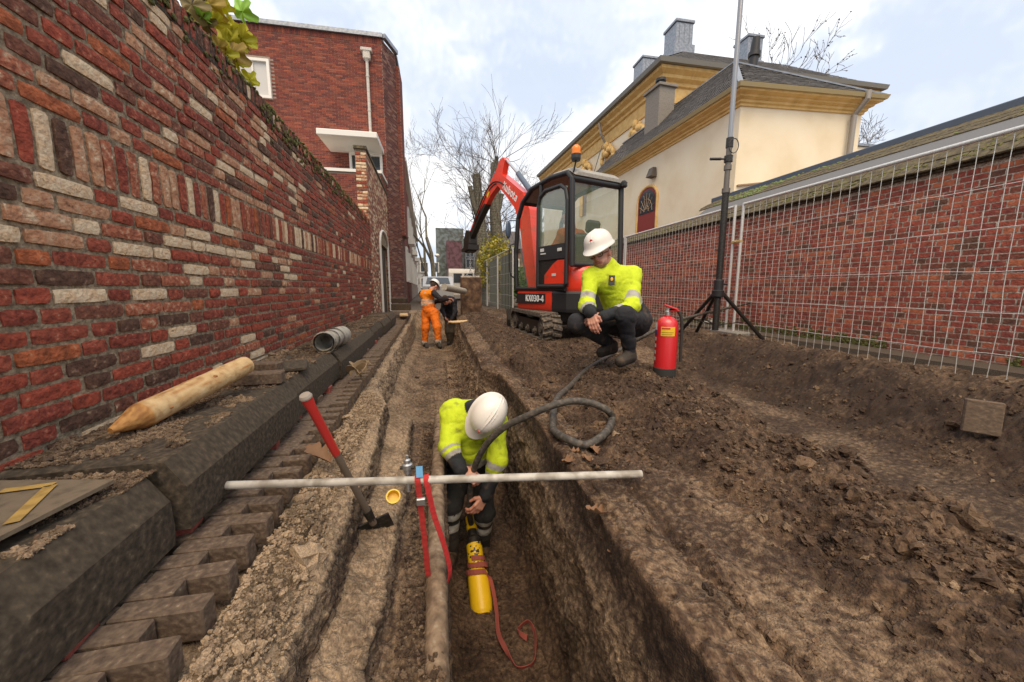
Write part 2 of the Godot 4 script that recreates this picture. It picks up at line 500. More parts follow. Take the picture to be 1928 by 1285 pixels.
# places: [centre of the face in the node's axes, kind, tone]; the 300 that show largest become bricks of their own, the rest one part
func lay_bricks(node: Node3D, places: Array, shapes: Dictionary, mats: Array, bs: Basis, own := 300, called := "brick", rest := "further_bricks") -> void:
	var score := []
	for i in places.size():
		score.append([seen(node.transform * places[i][0]), i])
	score.sort_custom(func(a, b): return a[0] > b[0])
	var meshes := {}
	var rest_b := []
	for m in mats: rest_b.append(B.new())
	for k in score.size():
		var p: Array = places[score[k][1]]
		var list: Array = shapes[p[1]]
		var which: int = (score[k][1] * 7) % list.size()
		var tilt := Basis(Vector3(0, 0, 1), rng.randf_range(-0.012, 0.012)) * Basis(Vector3(0, 1, 0), rng.randf_range(-0.012, 0.012))
		var xf := Transform3D(bs * tilt, p[0])
		if k < own and score[k][0] > 0.0:
			var key := "%s%d" % [p[1], which]
			if not meshes.has(key): meshes[key] = list[which].mesh()
			put(node, called, meshes[key], mats[p[2]], xf)
		else:
			rest_b[p[2]].add(list[which], xf)
	var am := ArrayMesh.new()
	for i in mats.size():
		if rest_b[i].v.size() > 0:
			am.add_surface_from_arrays(Mesh.PRIMITIVE_TRIANGLES, rest_b[i].arrays())
			am.surface_set_material(am.get_surface_count() - 1, mats[i])
	if am.get_surface_count() > 0:
		stuff(put(node, rest, am, null))
func pick(weights: Array) -> int:
	var s := 0.0
	for w in weights: s += w
	var r := rng.randf() * s
	for i in weights.size():
		r -= weights[i]
		if r <= 0.0: return i
	return weights.size() - 1

func left_wall() -> void:
	var turn := Basis(Vector3.UP, atan(SKEW))
	var wall := thing("garden_wall", "old red and cream lime-washed brick wall with a soldier course and mossy top", "wall", "", Vector3.ZERO, turn)
	var face := Basis(Vector3(0, 0, -1), Vector3(0, 1, 0), Vector3(1, 0, 0))
	var shapes := {}
	for kind in [["s", 0.212, 0.0475, 8], ["h", 0.104, 0.0475, 8], ["v", 0.05, 0.19, 6], ["c", 0.05, 0.11, 6]]:
		shapes[kind[0]] = []
		for i in kind[3]:
			shapes[kind[0]].append(brick_shape(kind[1] * rng.randf_range(0.96, 1.02), kind[2] * rng.randf_range(0.95, 1.06), 0.05, 100 + i, 0.003, 0.7))
	var b := B.new()
	b.box(Vector3(-1.35, 1.06, -3.75), Vector3(0.2, 2.2, 10.5))
	put(wall, "mortar", b.mesh(), M.mortar)
	var places := []
	var xf := -1.24
	var y := 0.17
	var tones := [16, 14, 6, 3, 2, 14, 2, 8, 1.6]
	var pale := [7, 7, 4, 5, 2, 8, 8, 6, 9]
	for row in 36:
		if row == 16:
			var z := 1.4
			while z > -8.95:
				places.append([Vector3(xf + rng.randf_range(-0.003, 0.003), y + 0.095, z), "v", pick(pale)])
				z -= 0.066
			y += 0.209
			continue
		if y > 2.12: break
		var z := 1.4 - (0.171 if row % 2 else 0.0) - rng.randf_range(0, 0.03)
		var k := 0
		while z > -8.95:
			var long := k % 2 == 0
			if rng.randf() < 0.05: long = not long
			var l := 0.212 if long else 0.104
			var lum := noise.get_noise_3d(z * 9.0, y * 14.0, 3.0)
			var ageing: float = (0.42 if y > 1.4 else (0.2 if y > 0.7 else -0.15)) + lum * 1.5 + (0.16 if z < -2.3 else 0.0)
			places.append([Vector3(xf + rng.randf_range(-0.004, 0.004), y + 0.025 + rng.randf_range(-0.002, 0.002), z - l * 0.5), "s" if long else "h", pick(pale if ageing > 0.3 else tones)])
			z -= l + 0.017
			k += 1
		y += 0.064
	var top := y
	var z2 := 1.4
	while z2 > -8.95:
		places.append([Vector3(xf + 0.004 + rng.randf_range(-0.004, 0.004), top + 0.055, z2), "c", pick([2, 5, 8, 4, 0, 6, 3, 8, 1])])
		z2 -= 0.066
	lay_bricks(wall, places, shapes, M.old, face)
	# moss on the top course
	var ms := B.new()
	var cap := B.new()
	cap.box(Vector3(-1.35, top + 0.045, -3.75), Vector3(0.215, 0.13, 10.5))
	put(wall, "coping_core", cap.mesh(), M.kerb)
	for i in 2600:
		var zz := rng.randf_range(-8.9, 0.2)
		var on_top := rng.randf() < 0.6
		var cen := noise.get_noise_2d(zz * 30.0, 7.0)
		if cen < -0.1 and rng.randf() < 0.75: continue
		var p := Vector3(rng.randf_range(-1.44, -1.232) if on_top else -1.234, (top + 0.112) if on_top else top + 0.11 - absf(rng.randfn(0, 0.09)), zz)
		var r := rng.randf_range(0.006, 0.022)
		ms.col = Color(1, 1, 1)
		ms.blob(p, Vector3(r * (1.0 if on_top else 0.45), r * 0.5 if on_top else r, r * 1.3), Basis.IDENTITY, 5, 3)
	stuff(put(wall, "moss", ms.mesh(), M.moss))
	# taller stretch with an arched gateway
	var tall := thing("gate_wall", "tall pale brick wall end with arched white-framed gateway beside the brick building", "wall", "", Vector3.ZERO, turn)
	var tb := B.new()
	tb.box(Vector3(-1.365, 0.95, -9.85), Vector3(0.22, 2.1, 1.66))
	tb.box(Vector3(-1.365, 0.95, -12.92), Vector3(0.22, 2.1, 0.5))
	tb.box(Vector3(-1.365, 2.88, -11.1), Vector3(0.22, 1.76, 4.14))
	put(tall, "mortar", tb.mesh(), M.mortar)
	var pl := []
	y = 0.05
	var row2 := 0
	while y < 3.7:
		var z := -9.02 - (0.11 if row2 % 2 else 0.0)
		while z > -13.1:
			var in_gate: bool = z - 0.1 < -10.6 and z - 0.1 > -12.6 and y < 2.0 + sqrt(maxf(0.0, 1.0 - pow((z + 11.6), 2))) * 0.35
			if not in_gate:
				pl.append([Vector3(-1.25, y + 0.025, z - 0.1), "s", pick([2, 3, 2, 6, 1, 5, 9, 3, 11])])
			z -= 0.229
		y += 0.0665
		row2 += 1
	var pe := []
	y = 0.05
	row2 = 0
	while y < 3.7:
		for k in ([[-1.365, "s"]] if row2 % 2 else [[-1.42, "h"], [-1.305, "h"]]):
			pe.append([Vector3(k[0], y + 0.025, -9.014), k[1], pick([2, 3, 2, 6, 1, 5, 9, 3, 13])])
		y += 0.0665
		row2 += 1
	lay_bricks(tall, pl, shapes, M.old, face, 0)
	lay_bricks(tall, pe, shapes, M.old, Basis.IDENTITY, 0, "brick", "end_bricks")
	var tc := B.new()
	tc.box(Vector3(-1.365, 3.79, -11.08), Vector3(0.27, 0.06, 4.2))
	put(tall, "coping", tc.mesh(), M.mossy_tile)
	var fr := B.new()
	for zz in [-10.66, -12.62]: fr.box(Vector3(-1.235, 1.05, zz), Vector3(0.05, 2.0, 0.08))
	var arc := []
	for i in 13:
		var a := PI * i / 12.0
		arc.append(Vector3(-1.235, 2.02 + sin(a) * 0.38, -11.64 + cos(a) * 0.98))
	fr.tube(arc, 0.035, 6)
	put(tall, "gate_frame", fr.mesh(), M.white)
	var dr := B.new()
	dr.box(Vector3(-1.36, 1.1, -11.64), Vector3(0.05, 2.4, 1.9))
	put(tall, "gate_leaf", dr.mesh(), mat("dark_wood", Color(0.06, 0.04, 0.03), 0.7))

var kerb_tops := []
func kerb_and_clinkers() -> void:
	var turn := Basis(Vector3.UP, atan(SKEW))
	var sec := [Vector2(-1.21, 0.283), Vector2(-1.0, 0.283), Vector2(-0.80, 0.283), Vector2(-0.748, 0.20), Vector2(-0.745, 0.12), Vector2(-0.75, 0.06), Vector2(-0.95, 0.06), Vector2(-1.21, 0.06)]
	var ends := [0.95, -0.22, -1.235, -2.27, -3.33, -4.38, -5.42, -6.45, -7.48, -8.5]
	var looks := ["beside the board with yellow stripes", "carrying the pointed timber stake", "carrying the plastic pipe bend", "just past the plastic pipe bend"]
	for i in ends.size() - 1:
		var z0: float = ends[i] - 0.016
		var z1: float = ends[i + 1] + 0.016
		var b := B.new()
		var rs := []
		var dx: float = rng.randf_range(-0.022, 0.022) if i > 2 else [0.0, -0.015, 0.012][i]
		var dy: float = rng.randf_range(-0.016, 0.016) - (0.03 if i > 3 else 0.0) if i > 2 else [-0.02, -0.022, 0.004][i]
		var steps := 40
		kerb_tops.append([z0, z1, 0.283 + dy])
		for k in steps + 1:
			var z := lerpf(z0, z1, k / float(steps))
			var ring := []
			for s in sec:
				var e := 0.006 if (k == 0 or k == steps) else 0.0
				var q := Vector3(s.x + dx - (e if s.x > -0.9 else 0.0), s.y + dy - e, z)
				var chip := noise.get_noise_3d(q.x * 90, q.y * 90, q.z * 90) * 0.006 - maxf(0.0, noise.get_noise_3d(q.x * 500, q.y * 500, q.z * 500) - 0.25) * 0.02
				ring.append(q + Vector3(chip, chip, 0))
			rs.append(ring)
		b.rings(rs, true, true)
		b.smooth(0.9)
		var st := thing("kerb_stone", ("dark weathered stone kerb block lifted onto bricks " + looks[i - 1]) if i >= 1 and i < 5 else "dark weathered stone kerb block bearing nothing, in the row along the old wall", "kerb stone", "kerb stones along the old wall", Vector3.ZERO, turn)
		put(st, "stone", b.mesh(), M.kerb)
	# brick packers under the kerb stones
	for i in range(1, ends.size() - 1):
		for k in 3:
			var b := B.new()
			b.box(Vector3(-0.82 + rng.randf_range(-0.02, 0.02), 0.035, ends[i] - 0.12 - k * 0.3 + rng.randf_range(-0.04, 0.04)), Vector3(0.1, 0.048, 0.09), Basis(Vector3.UP, rng.randf_range(-0.2, 0.2)), 0.004)
			var o := single("packing_brick", "small brick packed under the edge of a kerb stone", "brick", b, M.new_[4] if k % 2 == 0 else M.clinker, "packing bricks under the kerb")
			o.basis = turn
	# toothed edge of the old brick paving
	var pv := thing("clinker_paving", "toothed edge of dark brick paving left along the kerb", "paving", "", Vector3.ZERO, turn)
	var shapes := []
	for i in 6:
		var bb := B.new()
		bb.box(Vector3.ZERO, Vector3(0.2, 0.088, 0.058), Basis.IDENTITY, 0.004)
		noise.seed = 50 + i
		bb.rough(noise, 0.002)
		shapes.append(bb.mesh())
	noise.seed = 3
	var n := 0
	var rest := B.new()
	for k in 200:
		var z := 0.1 - k * 0.0605
		for j in 2:
			var x := -0.675 - j * 0.206 - (0.1 if k % 2 else 0.0) + rng.randf_range(-0.008, 0.008)
			if k % 2 == 0 and rng.randf() < 0.08: x -= 0.05
			var y := -0.029 + rng.randf_range(-0.005, 0.005) + (0.004 if k % 2 else 0.0)
			var bs := Basis(Vector3.UP, rng.randf_range(-0.04, 0.04)) * Basis(Vector3(0, 0, 1), rng.randf_range(-0.03, 0.02))
			if n < 300 and z < 0.05:
				put(pv, "clinker", shapes[(k + j * 3) % 6], M.clinker, Transform3D(bs, Vector3(x, y, z)))
				n += 1
			else:
				rest.box(Vector3(x, y, z), Vector3(0.2, 0.088, 0.054), bs, 0.005)
	stuff(put(pv, "further_clinkers", rest.mesh(), M.clinker))

# ---------- the ground
var n_big := FastNoiseLite.new()
var n_mid := FastNoiseLite.new()
var n_small := FastNoiseLite.new()
var n_cell := FastNoiseLite.new()
var n_crumb := FastNoiseLite.new()
var n_grit := FastNoiseLite.new()
func bump(x: float, o: float, w: float) -> float:
	return exp(-(x - o) * (x - o) / (w * w))
func right_base(x: float, z: float) -> float:
	var zz := -z
	var h := 0.0
	var wob := n_big.get_noise_2d(z * 0.8, 3.0) * 0.14
	h -= 0.23 * smoothstep(1.95, 2.3, x + wob) * (1.0 - smoothstep(2.95, 3.5, x + wob)) * (1.0 - smoothstep(3.7, 4.7, zz))
	h += 0.06 * smoothstep(2.95, 3.7, x)
	h += 0.09 * bump(x, 3.68, 0.22) * (1.0 - smoothstep(4.4, 5.4, zz))
	h += 0.11 * bump(x, 1.35, 0.38) * (1.0 - smoothstep(2.4, 3.4, zz))
	h -= 0.3 * smoothstep(1.5 + wob, 1.85 + wob, x) * (1.0 - smoothstep(2.13 + wob * 0.5, 2.19 + wob * 0.5, x)) * (1.0 - smoothstep(1.5, 2.1, zz))
	h += 0.15 * bump(x, 0.86, 0.32) * smoothstep(2.7, 3.8, zz) * (1.0 - smoothstep(9.0, 12.0, zz))
	h += 0.08 * bump(x, 1.72, 0.5) * bump(z, -3.3, 0.5)
	h -= 0.06 * bump(x, 2.2, 1.1) * bump(z, -6.4, 1.5)
	return h
func roughness_at(x: float, z: float) -> float:
	var zz := -z
	var r := 1.0
	r -= 0.72 * smoothstep(2.1, 2.35, x) * (1.0 - smoothstep(2.6, 3.0, x)) * (1.0 - smoothstep(4.2, 5.0, zz))
	r -= 0.62 * smoothstep(0.7, 0.8, x) * (1.0 - smoothstep(0.92, 1.05, x)) * (1.0 - smoothstep(1.2, 1.6, zz))
	r -= 0.5 * smoothstep(3.8, 4.1, x)
	r -= 0.45 * bump(x, 1.75, 0.55) * bump(z, -3.1, 0.6)
	r -= 0.4 * smoothstep(4.8, 6.0, zz) * smoothstep(1.2, 1.6, x)
	return maxf(r, 0.12)
func right_h(x: float, z: float) -> float:
	var r := roughness_at(x, z)
	var q := Vector3(x, 0, z)
	return right_base(x, z) + n_big.get_noise_2d(x, z) * 0.05 * (0.4 + 0.6 * r) + r * (n_mid.get_noise_3dv(q) * 0.055 + absf(n_cell.get_noise_3dv(q)) * 0.045 - 0.02 + n_small.get_noise_3dv(q) * 0.02 + (n_grit.get_noise_3dv(q) + 0.5) * 0.016) + n_small.get_noise_3dv(q * 2.6) * 0.006
func soil_tone(p: Vector3, sand: float, dark_mix: float) -> Color:
	var k := n_mid.get_noise_3d(p.x * 0.6 + 5, p.y * 0.6, p.z * 0.6) * 0.45 + n_crumb.get_noise_3dv(p) * 0.75
	var c := Color(0.10, 0.056, 0.032).lerp(Color(0.25, 0.16, 0.097), clampf(0.36 + k * 1.6, 0, 1))
	c = c.lerp(Color(0.60, 0.44, 0.29), clampf(sand + (k * 0.5 if sand > 0.02 else 0.0), 0, 1))
	return c.lerp(Color(0.048, 0.028, 0.018), clampf(dark_mix - k * 0.8, 0, 0.92))  # last blend goes towards the darkest soil brown
func sheet(rows: Array, tones: Array) -> ArrayMesh:      # rows of PackedVector3Array of equal length, left to right, going away
	var m: int = rows[0].size()
	var v := PackedVector3Array()
	var c := PackedColorArray()
	var nn := PackedVector3Array()
	var ix := PackedInt32Array()
	for j in rows.size():
		v.append_array(rows[j])
		c.append_array(tones[j])
		var a: PackedVector3Array = rows[maxi(j - 1, 0)]
		var b: PackedVector3Array = rows[mini(j + 1, rows.size() - 1)]
		var r: PackedVector3Array = rows[j]
		for i in m:
			nn.append((r[mini(i + 1, m - 1)] - r[maxi(i - 1, 0)]).cross(b[i] - a[i]).normalized())
	for j in rows.size() - 1:
		for i in m - 1:
			var k := j * m + i
			ix.append(k); ix.append(k + m); ix.append(k + 1)
			ix.append(k + 1); ix.append(k + m); ix.append(k + m + 1)
	var arr := []
	arr.resize(Mesh.ARRAY_MAX)
	arr[Mesh.ARRAY_VERTEX] = v
	arr[Mesh.ARRAY_NORMAL] = nn
	arr[Mesh.ARRAY_COLOR] = c
	arr[Mesh.ARRAY_INDEX] = ix
	var am := ArrayMesh.new()
	am.add_surface_from_arrays(Mesh.PRIMITIVE_TRIANGLES, arr)
	return am
func z_rows(z0: float, z1: float, fine: float) -> PackedFloat32Array:
	var out := PackedFloat32Array()
	var z := z0
	while z > z1:
		out.append(z)
		z -= fine * clampf(absf(z) * 0.62, 1.0, 6.0)
	out.append(z1)
	return out
const NEAR_SECTION := [[-1.3, -0.09, 0.0], [-0.70, -0.10, 0.3], [-0.59, -0.115, 1.0], [-0.50, -0.125, 1.0], [-0.43, -0.15, 1.0], [-0.385, -0.18, 0.9], [-0.368, -0.29, 0.15], [-0.352, -0.305, 0.6], [-0.285, -0.325, 0.85], [-0.228, -0.34, 0.7], [-0.215, -0.395, 0.15], [-0.195, -0.405, 0.15], [-0.10, -0.415, 0.1], [-0.03, -0.43, 0.05], [0.0, -0.47, 0.0], [0.0, -1.12, 0.0], [0.06, -1.2, 0.0], [0.30, -1.21, 0.0], [0.50, -1.18, 0.0], [0.555, -1.02, 0.0], [0.53, -0.6, 0.5], [0.515, -0.22, 0.5], [0.545, -0.15, 0.05], [0.55, -0.02, 0.0], [0.60, 0.0, 0.05], [0.72, -0.01, 0.1]]
const FAR_SECTION := [[-1.3, -0.09, 0.0], [-0.72, -0.095, 0.3], [-0.62, -0.105, 1.0], [-0.56, -0.11, 1.0], [-0.52, -0.13, 1.0], [-0.49, -0.22, 0.9], [-0.47, -0.3, 0.7], [-0.45, -0.37, 0.6], [-0.42, -0.42, 0.5], [-0.38, -0.46, 0.4], [-0.34, -0.48, 0.4], [-0.28, -0.49, 0.35], [-0.18, -0.50, 0.3], [-0.08, -0.50, 0.3], [0.0, -0.50, 0.3], [0.06, -0.51, 0.3], [0.12, -0.51, 0.25], [0.20, -0.51, 0.2], [0.26, -0.50, 0.2], [0.31, -0.42, 0.2], [0.34, -0.3, 0.35], [0.37, -0.16, 0.35], [0.385, -0.1, 0.1], [0.39, -0.01, 0.05], [0.46, 0.02, 0.05], [0.60, 0.06, 0.1]]
func trench_and_ground() -> void:
	n_big.seed = 1; n_big.frequency = 0.9; n_big.fractal_octaves = 2
	n_mid.seed = 2; n_mid.frequency = 4.5; n_mid.fractal_octaves = 3
	n_small.seed = 3; n_small.frequency = 22.0; n_small.fractal_octaves = 3
	n_grit.seed = 17; n_grit.noise_type = FastNoiseLite.TYPE_CELLULAR; n_grit.frequency = 30.0; n_grit.cellular_return_type = FastNoiseLite.RETURN_DISTANCE2_SUB; n_grit.fractal_octaves = 2
	n_crumb.seed = 9; n_crumb.frequency = 38.0; n_crumb.fractal_octaves = 4
	n_cell.seed = 6; n_cell.noise_type = FastNoiseLite.TYPE_CELLULAR; n_cell.frequency = 7.0; n_cell.cellular_return_type = FastNoiseLite.RETURN_DISTANCE2_SUB; n_cell.fractal_octaves = 2
	# trench: a cross-section swept along the street
	var zs := z_rows(0.4, -14.0, 0.0065)
	var per := [8, 9, 9, 10, 12, 12, 5, 6, 9, 8, 4, 7, 8, 6, 26, 6, 16, 14, 12, 30, 30, 9, 12, 6, 10]
	var rows := []
	var tones := []
	for z in zs:
		var zz := -z
		var t := smoothstep(3.15, 3.75, zz)
		var deep := -0.25 * smoothstep(5.0, 10.0, zz)
		var sway := n_big.get_noise_2d(z * 1.3, 40.0) * 0.035
		var row := PackedVector3Array()
		var tone := PackedColorArray()
		var pts := []
		for i in NEAR_SECTION.size():
			var a: Array = NEAR_SECTION[i]
			var b: Array = FAR_SECTION[i]
			var x: float = lerpf(a[0], b[0], t)
			var y: float = lerpf(a[1], b[1], t)
			var s: float = lerpf(a[2], b[2], t)
			if y < -0.2: y += deep
			if y < -0.03: y = lerpf(y, -0.03, smoothstep(11.6, 12.6, zz))
			if i < 13: x += SKEW * z * (1.0 if i < 8 else 0.5) + sway * (1.0 if i > 3 else 0.3)
			else: x += sway * 0.6 * (1.0 if i > 16 else 0.0)
			pts.append(Vector3(x, y, s))
		for i in pts.size() - 1:
			var p: Vector3 = pts[i]
			var q: Vector3 = pts[i + 1]
			var nrm := Vector3(-(q.y - p.y), q.x - p.x, 0).normalized()
			var k: int = int(per[i] * 1.3)
			for j in k + (1 if i == pts.size() - 2 else 0):
				var f := j / float(k)
				var w := Vector3(lerpf(p.x, q.x, f), lerpf(p.y, q.y, f), z)
				var sand := lerpf(p.z, q.z, f)
				var rg := 0.35 if i == 0 else 1.0
				if i == 14: rg = 0.15
				if i == 21 or i == 22: rg = 0.35
				if i >= 19 and i <= 20: rg = 0.8
				if i >= 16 and i <= 18: rg = 0.7
				var q3 := Vector3(w.x, w.y * 1.0, z)
				var dsp := n_mid.get_noise_3dv(q3) * 0.042 + absf(n_cell.get_noise_3dv(q3 * 1.4)) * 0.03 - 0.012 + n_small.get_noise_3dv(q3) * 0.014 + n_small.get_noise_3dv(q3 * 2.6) * 0.006 + (n_grit.get_noise_3dv(q3) + 0.5) * 0.012
				if i == 24: dsp *= 0.6
				if i >= 1 and i <= 13: dsp -= n_mid.get_noise_3dv(q3) * 0.026
				var r := w + nrm * dsp * rg
				row.append(r)
				var dark_mix := 0.2
				if i >= 14 and i <= 19: dark_mix = 0.22
				if i == 13 or i == 12: dark_mix = 0.35
				if i == 21 or i == 22: dark_mix = 0.6  # darker face just below the right-hand lip
				if i == 5 or i == 6 or i == 9 or i == 10: dark_mix = 0.6  # darker faces of the two steps in the left bank
				tone.append(soil_tone(r, sand, lerpf(dark_mix, minf(dark_mix, 0.3), t)))
		rows.append(row)
		tones.append(tone)
	structure("trench", sheet(rows, tones), M.soil)
	# dug-over street to the right of the trench
	var xs := PackedFloat32Array()
	var x := 0.50
	while x < 5.1:
		xs.append(x)
		x += 0.0056 if x < 2.3 else 0.014
	rows = []
	tones = []
	for z in z_rows(0.4, -14.0, 0.0056):
		var row := PackedVector3Array()
		var tone := PackedColorArray()
		var t := smoothstep(3.15, 3.75, -z)
		var lip := lerpf(0.62, 0.47, t)
		for xx in xs:
			var xw := lerpf(lip, xx, smoothstep(0.5, 1.2, xx)) if xx < 1.2 else xx
			var h := right_h(xw, z)
			if xw < lip + 0.22:
				h = lerpf(-0.05, h, smoothstep(lip, lip + 0.16, xw))
			var p := Vector3(xw, h, z)
			row.append(p)
			var rg := roughness_at(xw, z)
			var base := right_base(xw, z)
			var path := clampf((0.75 - rg) * 0.5, 0.0, 0.12)
			var bank := bump(xw, 3.3, 0.3) * (1.0 - smoothstep(3.8, 4.8, -z))
			tone.append(soil_tone(p, path, 0.31 + 0.35 * (rg - 0.5) + 0.45 * bank + (0.3 if base < -0.2 else 0.0)))  # darker on the bank and where the ground lies lowest
		rows.append(row)
		tones.append(tone)
	structure("dug_street", sheet(rows, tones), M.soil)
	# the plain ground round about, reaching the horizon
	var g := B.new()
	g.col = Color(0.16, 0.125, 0.095)
	for r in [[-250, -1.25, 0.4, -13.9], [5.0, 250, 0.4, -13.9], [-250, 250, 60, 0.35], [-250, 250, -13.85, -400]]:
		g.quad_n(Vector3(r[0], -0.045, r[2]), Vector3(r[1], -0.045, r[2]), Vector3(r[1], -0.045, r[3]), Vector3(r[0], -0.045, r[3]), Vector3.UP)
	structure("ground", g.mesh(), M.soil)
	# paved strip at the foot of the right-hand wall
	var ps := B.new()
	ps.col = Color(0.20, 0.16, 0.12)
	ps.box(Vector3(4.86, 0.06, -6.4), Vector3(0.4, 0.08, 15.0))
	structure("pavement", ps.mesh(), M.soil)
func clods() -> void:
	var shapes := []
	for s in 4:
		var b := B.new()
		b.blob(Vector3.ZERO, Vector3(1, 0.75, 0.9), Basis.IDENTITY, 9, 6)
		noise.seed = 80 + s
		noise.frequency = 0.9
		var bb := B.new()
		for i in b.v.size():
			var q := b.v[i]
			b.v[i] = q * (0.9 + noise.get_noise_3dv(q * 1.3) * 0.8 - absf(noise.get_noise_3dv(q * 2.6)) * 0.7)
		for i in range(0, b.ix.size(), 3):      # fresh faceted normals
			bb.tri_n(b.v[b.ix[i]], b.v[b.ix[i + 1]], b.v[b.ix[i + 2]], b.v[b.ix[i]])
		bb.smooth(0.8)
		shapes.append(bb.mesh())
	noise.seed = 3
	noise.frequency = 0.01
	for s in 4:
		var xf := []
		var cs := []
		for i in 16000:
			var x := rng.randf_range(0.66, 4.3)
			var z := -0.25 - pow(rng.randf(), 1.6) * 9.0
			if i % 3 == 0: x = clampf(rng.randfn(1.45, 0.4), 0.65, 2.15)
			var r := roughness_at(x, z)
			if rng.randf() > r * r * 1.15: continue
			if n_mid.get_noise_2d(x * 0.5, z * 0.5) < -0.12 and rng.randf() < 0.7: continue
			var sz := 0.003 * exp(absf(rng.randfn(0, 0.75)))
			if rng.randf() < (0.05 if x > 1.0 and x < 2.15 and z > -2.4 else 0.015): sz *= 2.8
			sz = minf(sz, 0.042) * (0.45 + 0.55 * r)
			var p := Vector3(x, right_h(x, z) + sz * 0.25, z)
			xf.append(Transform3D(Basis(Vector3(rng.randfn(), rng.randfn(), rng.randfn() + 0.01).normalized(), rng.randf() * TAU).scaled(Vector3.ONE * sz), p))
			cs.append(soil_tone(p, 0.28 if rng.randf() < 0.12 else 0.0, 0.2 + rng.randf_range(-0.1, 0.35)))
		for i in 5000:      # crumbs on the sandy slope and in the trench
			var k := rng.randf()
			var z := -0.3 - pow(rng.randf(), 1.5) * 7.0
			var p: Vector3
			var sd := 0.0
			var near := z > -3.2
			if near and k < 0.55:
				var u := rng.randf()
				p = Vector3(lerpf(-0.56, -0.40, u) + SKEW * z, lerpf(-0.05, -0.17, u * u), z)
				sd = 0.9
			elif near and k < 0.75:
				p = Vector3(rng.randf_range(-0.18, -0.02), -0.375, z)
				sd = 0.15
			elif near:
				p = Vector3(rng.randf_range(0.05, 0.5), -1.19, z)
			else:
				p = Vector3(rng.randf_range(-0.4, 0.28), -0.5 - 0.25 * smoothstep(5.0, 10.0, -z), z)
				sd = 0.2
			var sz := 0.003 * exp(absf(rng.randfn(0, 0.7)))
			xf.append(Transform3D(Basis(Vector3(rng.randfn(), rng.randfn(), rng.randfn() + 0.01).normalized(), rng.randf() * TAU).scaled(Vector3.ONE * sz), p))
			cs.append(soil_tone(p, sd, 0.15 if sd > 0.5 else 0.5))
		for i in 26000:      # dirt lying on the kerb stones and the brick paving
			var z := -0.2 - pow(rng.randf(), 1.4) * 7.5
			var on_kerb := true
			var p := Vector3((rng.randf_range(-1.2, -0.81) if on_kerb else rng.randf_range(-0.75, -0.58)) + SKEW * z, 0.05, z)
			if on_kerb:
				for kt in kerb_tops:
					if z < kt[0] and z > kt[1]: p.y = kt[2] + 0.001
				if p.y < 0.1: continue
			if on_kerb and n_mid.get_noise_2d(p.x * 1.2, z * 1.2) + (p.x - SKEW * z + 1.0) * -0.9 < -0.1: continue
			var sz := 0.0021 * exp(absf(rng.randfn(0, 0.7)))
			xf.append(Transform3D(Basis(Vector3(rng.randfn(), rng.randfn(), rng.randfn() + 0.01).normalized(), rng.randf() * TAU).scaled(Vector3.ONE * sz), p))
			cs.append(soil_tone(p, 0.3, 0.1))
		var mm := MultiMesh.new()
		mm.transform_format = MultiMesh.TRANSFORM_3D
		mm.use_colors = true
		mm.mesh = shapes[s]
		mm.instance_count = xf.size()
		for i in xf.size():
			mm.set_instance_transform(i, xf[i])
			mm.set_instance_color(i, cs[i])
		var mi := MultiMeshInstance3D.new()
		mi.name = numbered("soil_clods")
		mi.multimesh = mm
		mi.material_override = M.clod
		add_child(mi, true)
		mi.set_meta("kind", "stuff")
		mi.set_meta("label", "loose brown soil clods and crumbs over the dug ground")
		mi.set_meta("category", "soil")

